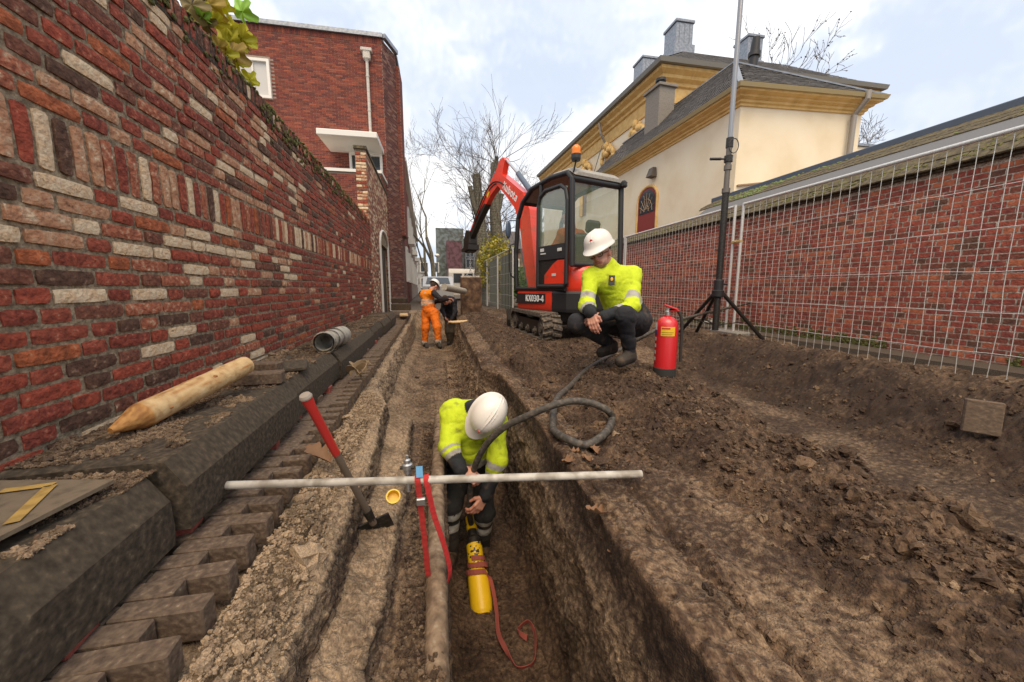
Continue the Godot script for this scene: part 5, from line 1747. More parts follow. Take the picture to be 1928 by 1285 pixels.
# ---------- loose things about the trench
func spline(pts: Array, n: int) -> Array:
	var out := []
	for i in pts.size() - 1:
		var a: Vector3 = pts[maxi(i - 1, 0)]
		var b: Vector3 = pts[i]
		var c: Vector3 = pts[i + 1]
		var d: Vector3 = pts[mini(i + 2, pts.size() - 1)]
		for k in n: out.append(b.cubic_interpolate(c, a, d, k / float(n)))
	out.append(pts[pts.size() - 1])
	return out
func ground_at(p: Vector3, lift := 0.0) -> Vector3:
	return Vector3(p.x, right_h(p.x, p.z) + lift, p.z)
func objects() -> void:
	# stake
	var sk := B.new()
	var tip := on_y(207, 812, 0.325)
	var butt := on_y(462, 688, 0.42)
	var dir := (butt - tip).normalized()
	var l := tip.distance_to(butt)
	var pts := []
	var rad := []
	for i in 61:
		var t := i / 60.0
		pts.append(tip + dir * l * t)
		rad.append(lerpf(0.010, 0.047, minf(t / 0.16, 1.0)) * (1.0 + noise.get_noise_1d(t * 300.0) * 0.04) * lerpf(1.04, 0.94, t))
	sk.tube(pts, rad, 26)
	for i in sk.v.size():
		var along := (sk.v[i] - tip).dot(dir) / l
		var off := sk.v[i] - tip - dir * along * l
		var k := n_small.get_noise_3d(along * l * 0.25, off.y * 3.0, off.x * 3.0)
		sk.c[i] = Color(1, 0.98, 0.92).lerp(Color(0.7, 0.42, 0.2), clampf(k * 2.0 - 0.15, 0, 1)) if along > 0.17 else Color(0.9, 0.64, 0.36).lerp(Color(0.5, 0.3, 0.15), clampf(0.3 + k * 2.0, 0, 1))
	sk.col = Color(0.6, 0.36, 0.2)
	for i in 5:          # knots and axe cuts
		var kp: Vector3 = pts[16 + i * 8] + Vector3(cos(i * 2.3), absf(sin(i * 1.7)), sin(i * 2.3)).normalized() * 0.041
		sk.blob(kp, Vector3(0.012, 0.006, 0.014), Basis.IDENTITY, 7, 5)
	single("timber_stake", "peeled round timber stake with a sharpened tip lying on the kerb", "stake", sk, M.raw_wood)
	# striped board
	var bd := B.new()
	var q0 := on_y(0, 905, 0.297)
	var q1 := on_y(215, 903, 0.297)
	var q2 := on_y(0, 1010, 0.297)
	bd.col = Color(0.2, 0.155, 0.105)
	var q3 := q0 + Vector3(-0.05, 0, 0.45)
	var q4 := q2 + Vector3(0.02, 0, 0.4)
	for pr in [[0.0, 1.0]]:
		bd.rings([[q0, q1, q2, q4, q3], [q0 - Vector3(0, 0.01, 0), q1 - Vector3(0, 0.01, 0), q2 - Vector3(0, 0.01, 0), q4 - Vector3(0, 0.01, 0), q3 - Vector3(0, 0.01, 0)]], true, true)
	var board := single("striped_board", "muddy flat board with faded yellow stripes on the kerb", "board", bd, M.worn)
	var ys := B.new()
	ys.col = Color(0.5, 0.32, 0.09)
	for s in [[on_y(95, 914, 0.301), on_y(20, 985, 0.301)], [on_y(0, 925, 0.301), on_y(100, 912, 0.301)]]:
		var a: Vector3 = s[0]
		var b: Vector3 = s[1]
		var sd := (b - a).cross(Vector3.UP).normalized() * 0.012
		ys.quad_n(a + sd, a - sd, b - sd, b + sd, Vector3.UP)
	put(board, "yellow_stripe", ys.mesh(), M.worn)
	# loose blocks and slab on the kerb
	for k in [[on_y(487, 712, 0.325), 0.23, 0.062, 0.09, 0.1, "dark brick lying beside the stake end on the kerb"], [on_y(500, 700, 0.33) + Vector3(-0.07, 0, -0.13), 0.2, 0.06, 0.09, -0.1, "dark brick lying behind another brick on the kerb"]]:
		var bb := B.new()
		bb.box(Vector3.ZERO, Vector3(k[1], k[2], k[3]), Basis.IDENTITY, 0.006)
		bb.rough(noise, 0.003)
		var o := single("loose_brick", k[5], "brick", bb, M.clinker, "loose bricks on the kerb")
		o.position = k[0]
		o.rotation.y = k[4]
	var sl := B.new()
	sl.box(Vector3.ZERO, Vector3(0.26, 0.022, 0.3), Basis.IDENTITY, 0.005)
	var slab := single("flat_slab", "thin dark slab lying on the kerb before the plastic pipe", "slab", sl, M.kerb)
	slab.transform = Transform3D(Basis(Vector3.UP, 0.3), on_y(535, 690, 0.30))
	# plastic pipe bend
	var pe := B.new()
	var m0 := on_y(607, 645, 0.355)
	var axis := Vector3(0.06, 0.0, -1).normalized()
	var mouth := (m0 - EYE).normalized()
	var ring_pts := [m0 + Vector3(0.02, 0, 0.03), m0 + Vector3(0.0, 0, -0.05), m0 + axis * 0.14, m0 + axis * 0.2, m0 + axis * 0.5]
	var outer := [0.085, 0.082, 0.078, 0.078, 0.078]
	pe.tube(spline(ring_pts, 4), 0.078, 20, false)
	pe.tube([m0 + Vector3(0.025, 0, 0.035), m0 + Vector3(0.01, 0, -0.01)], 0.088, 20, false)
	pe.tube([m0 + axis * 0.17, m0 + axis * 0.2], 0.087, 20, false)
	pe.tube([m0 + axis * 0.3, m0 + axis * 0.5], 0.085, 20, false)
	pe.tube(spline(ring_pts, 4), 0.068, 20, false)
	single("pipe_bend", "short grey plastic drain pipe with socket lying on the kerb", "pipe", pe, M.grey_plastic)
	# crumpled tan strap and bark
	var ts := B.new()
	var o1 := on_y(675, 705, 0.075)
	for k in 3:
		var pp := []
		var ac := []
		for i in 14:
			var t := i / 13.0
			pp.append(o1 + Vector3(sin(t * 7.0 + k) * 0.06 + k * 0.02 - 0.02, 0.01 + absf(sin(t * 5.0 + k * 2.0)) * 0.08, (t - 0.5) * 0.3 + cos(t * 6.0) * 0.03))
			ac.append(Vector3(cos(t * 4.0 + k), 0.6 + sin(t * 3.0), 0.3))
		ts.col = Color(0.34, 0.24, 0.14)
		ts.strap(pp, ac, 0.05, 0.004)
	single("tan_webbing", "crumpled tan webbing strap dropped on the brick paving", "strap", ts, M.cloth)
	# spade with red grip, blade stuck in the shelf
	var sp := thing("red_handled_spade", "spade with red grip leaning on the sand slope with its blade dug in", "spade")
	var top := on_y(575, 747, 0.42)
	var low := on_y(703, 985, -0.28)
	var sd := (low - top).normalized()
	var len_ := top.distance_to(low)
	var gr := B.new()
	gr.tube([top, top + sd * 0.02, top + sd * 0.05, top + sd * 0.3], [0.019, 0.02, 0.0165, 0.0155], 12)
	put(sp, "grip", gr.mesh(), mat("grip_red", Color(0.5, 0.03, 0.025), 0.4))
	var cp := B.new()
	cp.lathe(Transform3D(Basis(sd.cross(Vector3.RIGHT).normalized(), sd, sd.cross(sd.cross(Vector3.RIGHT)).normalized()), top - sd * 0.006), [[0.0, -0.004], [0.018, -0.002], [0.022, 0.006], [0.022, 0.012]], 12)
	put(sp, "end_cap", cp.mesh(), mat("cap_grey", Color(0.3, 0.26, 0.22), 0.7))
	var shf := B.new()
	shf.tube([top + sd * 0.3, top + sd * (len_ * 0.8), low], [0.014, 0.0145, 0.018], 10)
	put(sp, "shaft", shf.mesh(), mat("shaft_wood", Color(0.15, 0.11, 0.08), 0.8))
	var bl := B.new()
	var bx := sd.cross(Vector3(0.2, 0, 1)).normalized()
	bl.strap([low - sd * 0.02, low + sd * 0.06, low + sd * 0.2], [bx], 0.15, 0.008)
	bl.tube([low - sd * 0.1, low + sd * 0.06], [0.022, 0.012], 8)
	put(sp, "blade", bl.mesh(), M.dark_steel)
	# white conduit laid across the trench
	var cb := B.new()
	var c0 := on_y(405, 915, 0.095)
	var c1 := on_y(1208, 893, 0.075)
	cb.tube([c0, c0.lerp(c1, 0.3), c0.lerp(c1, 0.6), c1], 0.0145, 12)
	var cd := single("cross_tube", "pale grey tube lying straight across the trench", "tube", cb, mat("tube_grey", Color(0.52, 0.49, 0.44), 0.55))
	dressed(M.tube_grey, M.stain, 3.0)
	# old pipe lifted in the straps
	var op := B.new()
	var opp := []
	var orr := []
	for i in 40:
		var z := -0.5 - i * 0.075
		opp.append(Vector3(-0.052 + noise.get_noise_1d(i * 6.0) * 0.012, lerpf(-0.45, -0.36, smoothstep(0.6, 1.6, -z)) - 0.05 * smoothstep(1.8, 3.4, -z), z))
		orr.append(0.042 * (1.0 + noise.get_noise_1d(i * 37.0) * 0.18))
	op.tube(opp, orr, 16)
	single("old_pipe", "mud-coated old pipe running along the edge of the deep trench", "pipe", op, M.muddy_pipe)
	# red slings from the tube round the pipe
	var st := thing("red_sling", "red ratchet sling hung from the cross tube around the old pipe", "strap")
	var s0 := c0.lerp(c1, 0.457)
	var rb := B.new()
	rb.col = Color(0.42, 0.03, 0.025)
	var strap_z := s0.z
	var down := [s0 + Vector3(-0.006, 0.017, -0.004), s0 + Vector3(-0.006, 0.006, 0.017), s0 + Vector3(-0.002, -0.04, 0.015), s0 + Vector3(0.004, -0.14, 0.006), s0 + Vector3(0.012, -0.28, -0.006), s0 + Vector3(0.018, -0.42, -0.02)]
	rb.strap(spline(down, 5), [Vector3(1, 0, 0.15)], 0.021, 0.0025)
	put(st, "sling_band", rb.mesh(), M.cloth)
	var rb2 := B.new()
	rb2.col = Color(0.52, 0.03, 0.028)
	var back := spline([s0 + Vector3(0.024, 0.017, -0.004), s0 + Vector3(0.026, 0.006, 0.017), s0 + Vector3(0.034, -0.05, 0.017), s0 + Vector3(0.05, -0.15, 0.004), s0 + Vector3(0.082, -0.28, -0.01), s0 + Vector3(0.104, -0.41, -0.02), s0 + Vector3(0.09, -0.47, -0.02)], 5)
	var tw := []
	for i in back.size(): tw.append(Vector3(1, 0, -0.2).lerp(Vector3(0.55, 0.1, -0.8), i / float(back.size())))
	rb2.strap(back, tw, 0.021, 0.0025)
	put(st, "sling_band", rb2.mesh(), M.cloth)
	var bk := B.new()
	bk.col = Color(0.5, 0.49, 0.47)
	bk.box(s0 + Vector3(0.004, -0.075, 0.02), Vector3(0.034, 0.032, 0.014), Basis(Vector3(1, 0, 0), 0.2), 0.003)
	put(st, "buckle", bk.mesh(), M.steel)
	var bt := B.new()
	bt.col = Color(0.12, 0.32, 0.55)
	bt.strap([s0 + Vector3(0.0, 0.05, -0.01), s0 + Vector3(0.002, 0.017, 0.014)], [Vector3(1, 0, 0)], 0.024, 0.003)
	put(st, "blue_tab", bt.mesh(), M.cloth)
	# valve fitting beyond the tube
	var vf := thing("valve_fitting", "small chrome valve fitting standing beyond the cross tube", "valve")
	var v0 := at(768, 905, 1.62)
	var vb := B.new()
	vb.lathe(Transform3D(Basis.IDENTITY, v0), [[0.0, -0.05], [0.009, -0.05], [0.009, 0.03], [0.016, 0.035], [0.016, 0.05], [0.022, 0.055], [0.022, 0.075], [0.014, 0.08], [0.014, 0.095], [0.006, 0.1], [0.006, 0.115], [0.0, 0.116]], 14)
	put(vf, "body", vb.mesh(), M.steel)
	var vc := B.new()
	vc.tube([v0 + Vector3(-0.03, 0.06, 0), v0 + Vector3(0.03, 0.062, 0.01)], 0.008, 8)
	put(vf, "side_outlet", vc.mesh(), M.dark_steel)
	var yc := B.new()
	yc.col = Color(0.78, 0.5, 0.02)
	var y0 := at(740, 937, 1.75)
	var tilt := Basis(Vector3(1, 0, 0), 0.8) * Basis(Vector3(0, 0, 1), -0.15)
	yc.lathe(Transform3D(tilt, y0), [[0.0, -0.03], [0.027, -0.03], [0.029, 0.01], [0.033, 0.012], [0.033, 0.02], [0.027, 0.02], [0.025, -0.02], [0.0, -0.02]], 18)
	single("yellow_cap", "small open yellow plastic cap beside the red sling", "cap", yc, M.satin)
	# hose
	var hp := []
	for q in [[1460, 560, 6.6], [1300, 597, 5.2], [1235, 622, 4.2]]: hp.append(at(q[0], q[1], q[2]))
	for q in [[1165, 664], [1110, 694], [1072, 722], [1048, 757], [1041, 790]]:
		var p := on_y(q[0], q[1], 0.06)
		hp.append(Vector3(p.x, maxf(right_h(p.x, p.z) + 0.02, 0.03), p.z))
	for q in [[1047, 815], [1070, 834], [1105, 838], [1140, 822], [1152, 796]]:
		var p := on_y(q[0], q[1], 0.03)
		hp.append(Vector3(p.x, maxf(right_h(p.x, p.z) + 0.02, 0.03), p.z))
	for q in [[1143, 773, 2.12], [1112, 759, 2.14], [1075, 756, 2.14], [1035, 766, 2.14], [990, 785, 2.18], [950, 805, 2.24], [920, 832, 2.3], [901, 862, 2.36], [891, 890, 2.42], [886, 920, 2.46], [884, 965, 2.56], [887, 985, 2.7]]: hp.append(at(q[0], q[1], q[2]))
	var hb := B.new()
	hb.tube(spline(hp, 7), 0.0205, 12)
	single("air_hose", "dark rubber air hose looping from the tripod to the trench worker", "hose", hb, M.hose)
	# yellow soil displacement hammer on the trench floor
	var mo := thing("piercing_tool", "scuffed yellow cylindrical boring tool lying in the trench wrapped in straps", "boring tool")
	var ha := at(889, 1000, 2.72)
	var hz := at(909, 1160, 2.33)
	var hd := (hz - ha).normalized()
	var hl := ha.distance_to(hz)
	var hbz := Basis(hd.cross(Vector3.UP).normalized(), hd, hd.cross(Vector3.UP).normalized().cross(hd))
	var hx := Transform3D(hbz, ha)
	var yb := B.new()
	var rings_ := 40
	var seg := 28
	for i in rings_:
		var u0 := 0.1 + (hl - 0.34) * i / rings_
		var u1 := 0.1 + (hl - 0.34) * (i + 1) / rings_
		for j in seg:
			var a := TAU * j / seg
			var c := TAU * (j + 1) / seg
			var pm := hx * Vector3(cos(a) * 0.056, u0, sin(a) * 0.056)
			var worn := n_small.get_noise_3dv(pm * 1.6) + n_small.get_noise_3dv(pm * 0.5) * 0.6
			yb.col = Color(0.72, 0.46, 0.015) if worn < 0.24 else Color(0.035, 0.03, 0.025)
			var k := yb.v.size()
			yb.quad_n(hx * Vector3(cos(a) * 0.056, u0, sin(a) * 0.056), hx * Vector3(cos(c) * 0.056, u0, sin(c) * 0.056), hx * Vector3(cos(c) * 0.056, u1, sin(c) * 0.056), hx * Vector3(cos(a) * 0.056, u1, sin(a) * 0.056), hx.basis * Vector3(cos(a), 0, sin(a)))
			var g := 0
			for t in [a, c, c, a]:
				yb.n[k + g] = hx.basis * Vector3(cos(t), 0, sin(t))
				g += 1
	put(mo, "barrel", yb.mesh(), mat("tool_yellow", Color(1, 1, 1), 0.4))
	M.tool_yellow.vertex_color_use_as_albedo = true
	var hdc := B.new()
	hdc.col = Color(0.8, 0.5, 0.015)
	hdc.lathe(hx, [[0.06, hl - 0.25], [0.069, hl - 0.235], [0.072, hl - 0.06], [0.066, hl - 0.02], [0.058, hl], [0.025, hl], [0.02, hl - 0.02], [0.0, hl - 0.02]], 26)
	put(mo, "striking_head", hdc.mesh(), M.tool_yellow)
	var nk := B.new()
	nk.lathe(hx, [[0.0, -0.02], [0.03, -0.02], [0.034, 0.04], [0.05, 0.06], [0.054, 0.1]], 20)
	put(mo, "neck", nk.mesh(), M.dark_steel)
	var cg := B.new()
	cg.col = Color(0.8, 0.5, 0.015)
	cg.lathe(hx, [[0.028, -0.11], [0.04, -0.1], [0.04, -0.06], [0.034, -0.055], [0.034, -0.045], [0.04, -0.04], [0.04, -0.01], [0.03, -0.005]], 12)
	put(mo, "yellow_coupling", cg.mesh(), M.tool_yellow)
	var ml := B.new()
	ml.lathe(hx, [[0.0, -0.2], [0.018, -0.2], [0.018, -0.15], [0.022, -0.15], [0.022, -0.1]], 12)
	put(mo, "hose_joint", ml.mesh(), M.steel)
	# strap wound round the tool and trailing over the floor
	var tl := B.new()
	tl.col = Color(0.30, 0.075, 0.055)
	tl.col = Color(0.30, 0.075, 0.055)
	var wp := []
	var wa := []
	for i in 40:
		var t := i / 39.0
		var a := t * TAU * 2.2 + 1.0
		var r := 0.062 if t < 0.5 else 0.075
		var u := lerpf(hl - 0.34, hl - 0.24, t) + 0.02 * sin(a)
		wp.append(hx * Vector3(cos(a) * r, u, sin(a) * r))
		wa.append(hx.basis * Vector3(0, 1, 0.0))
	tl.strap(wp, wa, 0.032, 0.004)
	var fp := []
	var fa := []
	var li := [[925, 1110], [934, 1150], [938, 1190], [950, 1225], [972, 1255], [992, 1262], [1006, 1245], [1008, 1215], [1006, 1190], [995, 1176], [980, 1180], [976, 1196], [992, 1202]]
	for i in li.size():
		var p := on_y(li[i][0], li[i][1], -1.165)
		p.y += (0.05 if i == 0 else 0.0) + (0.02 if i % 2 else 0.0)
		fp.append(p)
		fa.append(Vector3(0.5 * sin(i * 1.1), 1.0, 0.5 * cos(i * 1.3)) if i > 3 else Vector3(0.6, 0.7, 0.2))
	fp.push_front(wp[39])
	fa.push_front(wa[39])
	var fps := spline(fp, 6)
	var fas := []
	for i in fps.size():
		var t := minf(i / 6.0, fa.size() - 1.001)
		fas.append(fa[int(t)].lerp(fa[int(t) + 1], t - int(t)).normalized())
	tl.col = Color(0.36, 0.09, 0.07)
	tl.strap(fps, fas, 0.03, 0.003)
	single("trailing_strap", "faded red webbing strap wound on the boring tool and trailing across the trench floor", "strap", tl, M.cloth)
	# fire extinguisher
	var e0 := ground_at(on_y(1250, 716, 0.03), -0.01)
	var fe := thing("fire_extinguisher", "red fire extinguisher with yellow label standing on the trampled soil", "extinguisher", "", e0)
	var eb := B.new()
	eb.lathe(Transform3D.IDENTITY, [[0.0, 0.02], [0.085, 0.02], [0.088, 0.06], [0.088, 0.41], [0.082, 0.45], [0.066, 0.478], [0.042, 0.493], [0.03, 0.497], [0.03, 0.51], [0.0, 0.51]], 30)
	eb.smooth(0.8)
	var em := mat("extinguisher_red", Color(0.62, 0.012, 0.018), 0.25)
	em.clearcoat_enabled = true
	put(fe, "cylinder", eb.mesh(), em)
	var es := B.new()
	es.lathe(Transform3D.IDENTITY, [[0.0, 0.0], [0.086, 0.0], [0.091, 0.012], [0.091, 0.07], [0.088, 0.075]], 30)
	put(fe, "foot_ring", es.mesh(), M.rubber)
	var view := atan2(EYE.x - e0.x, EYE.z - e0.z)
	var lab := func(a0: float, a1: float, y0_: float, y1: float, col: Color, called: String, r: float):
		var b := B.new()
		b.col = col
		for i in 8:
			var a := view + lerpf(a0, a1, i / 8.0)
			var c := view + lerpf(a0, a1, (i + 1) / 8.0)
			b.quad_n(Vector3(sin(a) * r, y0_, cos(a) * r), Vector3(sin(c) * r, y0_, cos(c) * r), Vector3(sin(c) * r, y1, cos(c) * r), Vector3(sin(a) * r, y1, cos(a) * r), Vector3(sin(a), 0, cos(a)))
		put(fe, called, b.mesh(), M.plain)
	lab.call(-0.5, 0.75, 0.345, 0.42, Color(0.8, 0.5, 0.02), "yellow_label", 0.0905)
	lab.call(-0.42, 0.3, 0.40, 0.412, Color(0.5, 0.03, 0.02), "label_print", 0.0915)
	lab.call(-0.42, 0.6, 0.372, 0.376, Color(0.2, 0.12, 0.02), "label_print", 0.0915)
	lab.call(-0.42, 0.5, 0.356, 0.36, Color(0.2, 0.12, 0.02), "label_print", 0.0915)
	lab.call(-1.35, -0.95, 0.39, 0.45, Color(0.75, 0.75, 0.72), "white_label", 0.0895)
	lab.call(-1.35, -0.95, 0.35, 0.385, Color(0.05, 0.07, 0.2), "blue_label", 0.0895)
	for k in 4: lab.call(-1.25, -0.98, 0.3 - k * 0.055, 0.33 - k * 0.055, Color(0.7, 0.65, 0.6), "pictogram", 0.0893)
	var ev := B.new()
	ev.lathe(Transform3D(Basis.IDENTITY, Vector3(0, 0.5, 0)), [[0.022, 0.0], [0.022, 0.04], [0.016, 0.045], [0.016, 0.065], [0.0, 0.065]], 12)
	put(fe, "valve", ev.mesh(), M.steel)
	var vb2 := Basis(Vector3.UP, view + 0.9)
	var eh := B.new()
	eh.box(vb2 * Vector3(0, 0.575, 0.03), Vector3(0.025, 0.012, 0.13), vb2 * Basis(Vector3(1, 0, 0), 0.25), 0.004)
	eh.box(vb2 * Vector3(0, 0.545, 0.05), Vector3(0.022, 0.01, 0.11), vb2 * Basis(Vector3(1, 0, 0), -0.1), 0.004)
	put(fe, "lever", eh.mesh(), mat("lever_red", Color(0.5, 0.02, 0.02), 0.4))
	var eo := B.new()
	var er := Vector3(sin(view + PI / 2), 0, cos(view + PI / 2))
	eo.tube(spline([Vector3(0, 0.545, 0), er * 0.06 + Vector3(0, 0.56, 0), er * 0.1 + Vector3(0, 0.5, 0), er * 0.112 + Vector3(0, 0.4, 0), er * 0.115 + Vector3(0, 0.2, 0), er * 0.12 + Vector3(0, 0.13, 0)], 5), 0.012, 8)
	put(fe, "hose", eo.mesh(), M.rubber)
	# tripod mast
	var hub := at(1352, 553, 5.15)
	var tp := thing("tripod_mast", "tall telescopic mast on a black folding tripod before the fence", "tripod", "", Vector3(hub.x, 0.08, hub.z))
	var hy := hub.y - 0.08
	var pole_dir := Vector3(0, 1, 0)
	var lowp := B.new()
	lowp.tube([Vector3(0, 0.13, 0), Vector3(0, hy + 1.35, 0)], 0.042, 14)
	put(tp, "lower_tube", lowp.mesh(), M.dark_steel)
	var mid := B.new()
	mid.tube([Vector3(0, hy + 1.3, 0), Vector3(0, hy + 2.0, 0)], 0.034, 14)
	mid.tube([Vector3(0, hy + 1.33, 0), Vector3(0, hy + 1.39, 0)], 0.05, 14)
	mid.tube([Vector3(0, hy + 1.62, 0), Vector3(0, hy + 1.68, 0)], 0.046, 14)
	put(tp, "middle_tube", mid.mesh(), mat("mast_grey", Color(0.16, 0.14, 0.12), 0.45, 0.5))
	var upp := B.new()
	upp.tube([Vector3(0, hy + 1.95, 0), Vector3(0, hy + 5.6, 0)], 0.029, 14)
	put(tp, "upper_tube", upp.mesh(), mat("mast_steel", Color(0.3, 0.3, 0.31), 0.35, 0.8))
	var cl := B.new()
	cl.tube([Vector3(0, hy + 1.72, 0), Vector3(0, hy + 1.80, 0)], 0.052, 14)
	cl.tube([Vector3(0, hy + 1.9, 0), Vector3(0, hy + 2.02, 0)], 0.044, 14)
	put(tp, "clamp", cl.mesh(), M.dark_steel)
	var lr := -RIGHT
	var lev := B.new()
	lev.tube([Vector3(0, hy + 1.76, 0), lr * 0.22 + Vector3(0, hy + 1.76, 0)], 0.012, 8)
	lev.tube([lr * 0.1 + Vector3(0, hy + 1.76, 0), lr * 0.24 + Vector3(0, hy + 1.76, 0)], 0.018, 8)
	put(tp, "lever", lev.mesh(), M.black)
	var rg := B.new()
	var rp := []
	for i in 17:
		var a := TAU * i / 16.0
		rp.append(RIGHT * (cos(a) * 0.06 + 0.03) + Vector3(0, hy + 1.9 + sin(a) * 0.09, 0) + FWD * -0.05)
	rg.tube(rp, 0.006, 5, false)
	put(tp, "pull_ring", rg.mesh(), M.black)
	var hbx := B.new()
	hbx.lathe(Transform3D(Basis.IDENTITY, Vector3(0, hy - 0.06, 0)), [[0.042, 0.0], [0.075, 0.02], [0.078, 0.1], [0.06, 0.11], [0.06, 0.24], [0.05, 0.25]], 16)
	hbx.tube([Vector3(0, hy + 0.13, 0), RIGHT * 0.12 + Vector3(0, hy + 0.13, 0)], 0.014, 8)
	put(tp, "hub", hbx.mesh(), M.black)
	var base_y := 0.08
	for f in [on_y(1437, 640, 0.07), on_y(1278, 628, 0.07), Vector3(hub.x + 0.35, 0.07, hub.z - 0.85)]:
		var ft: Vector3 = f - tp.position
		var lg := B.new()
		var h0 := Vector3(ft.x, 0, ft.z).normalized() * 0.07 + Vector3(0, hy + 0.0, 0)
		lg.tube([h0, ft], 0.026, 10)
		var leg := put(tp, "leg", lg.mesh(), M.dark_steel)
		var br := B.new()
		br.beam(Vector3(0, 0.2, 0), h0.lerp(ft, 0.6), 0.02, 0.012)
		put(leg, "brace", br.mesh(), M.black)
	# grey paver set in the bank, rubble, cups near the tripod
	var pv := B.new()
	pv.box(Vector3.ZERO, Vector3(0.15, 0.2, 0.05), Basis.IDENTITY, 0.006)
	var ps := single("paver", "square grey-brown paving slab stuck upright in the soil bank", "paver", pv, M.clinker)
	ps.transform = Transform3D(Basis(Vector3.UP, -0.95) * Basis(Vector3(1, 0, 0), -0.12), at(1850, 786, 2.22))
	var cn := B.new()
	cn.col = Color(0.5, 0.46, 0.38)
	var cpos := on_y(1342, 618, 0.09)
	cn.lathe(Transform3D(Basis.IDENTITY, cpos), [[0.035, 0.0], [0.035, 0.13], [0.042, 0.13], [0.042, 0.17], [0.0, 0.17]], 12)
	cn.tube([cpos + Vector3(-0.3, 0.1, 0.05), cpos + Vector3(0, 0.11, 0)], 0.025, 8)
	single("hose_coupling", "pale pipe coupling lying under the tripod", "coupling", cn, M.worn)
	# fallen leaves
	var leafm := mat("dead_leaf", Color(0.19, 0.10, 0.05), 0.8)
	var leaf_spots := [[on_y(1122, 966, 0.0), 0.045, "curled brown leaf on the trench edge beside the cross tube"], [on_x(1143, 1022, 0.555), 0.035, "curled brown leaf hanging on the cut trench face"], [on_x(1160, 1046, 0.555), 0.04, "large curled brown leaf hanging below another on the cut trench face"], [on_y(598, 862, 0.02), 0.08, "large dry brown leaf on the brick paving beside the spade"], [on_y(1085, 855, 0.01), 0.045, "small dry leaf in the litter beside the hose loop"], [on_y(1105, 868, 0.01), 0.04, "small dry leaf in the litter beside the hose loop"], [on_y(1070, 872, 0.0), 0.04, "small dry leaf in the litter beside the hose loop"], [on_y(1120, 850, 0.01), 0.04, "small dry leaf in the litter beside the hose loop"]]
	for s in leaf_spots:
		var b := B.new()
		var k: float = s[1]
		var rows := []
		for i in 11:
			var u := i / 10.0
			var w: float = k * 0.5 * sin(PI * clampf(u * 0.94 + 0.04, 0, 1)) * (0.72 + 0.4 * ((i + 1) % 3))
			var c := sin(u * 3.4 + k * 60.0) * k * 0.35
			var cu := 0.9 + 0.5 * sin(u * 6.0 + k * 90.0)
			rows.append([Vector3(-w, c + w * cu, (u - 0.5) * k * 1.7), Vector3(-w * 0.5, c + w * 0.3 * cu, (u - 0.5) * k * 1.7 + w * 0.15), Vector3(0, c, (u - 0.5) * k * 1.7), Vector3(w * 0.5, c + w * 0.25, (u - 0.5) * k * 1.7 + w * 0.15), Vector3(w, c + w * cu * 0.7, (u - 0.5) * k * 1.7)])
		for i in 10:
			for j in 4:
				b.quad_n(rows[i][j], rows[i][j + 1], rows[i + 1][j + 1], rows[i + 1][j], Vector3.UP)
		b.smooth()
		var o := single("fallen_leaf", s[2], "leaf", b, leafm, "dry leaves lying about the trench")
		o.transform = Transform3D(Basis(Vector3.UP, rng.randf() * TAU) * Basis(Vector3(1, 0, 0), rng.randf_range(-0.25, 0.25)), s[0] + Vector3(0, 0.012, 0))
	# timber offcuts and stacked blocks at the far end of the kerb
	for k in [[on_y(755, 578, 0.3), Vector3(0.5, 0.16, 0.3), 0.1, "stone block at the far end of the kerb row", M.kerb], [on_y(752, 566, 0.45), Vector3(0.4, 0.12, 0.25), -0.2, "stone block stacked on another beyond the kerb row", M.kerb], [on_y(760, 592, 0.12), Vector3(0.2, 0.05, 0.9), 0.1, "weathered plank beside the stacked stone blocks", M.raw_wood], [on_y(866, 606, 0.04), Vector3(0.5, 0.04, 0.2), 0.5, "plank laid at the trench edge below the hanging block", M.raw_wood]]:
		var b := B.new()
		b.box(Vector3.ZERO, k[1], Basis.IDENTITY, 0.01)
		var o := single("plank" if "plank" in k[3] else "stone_block", k[3], "plank" if "plank" in k[3] else "block", b, k[4])
		o.transform = Transform3D(Basis(Vector3.UP, k[2]), k[0])

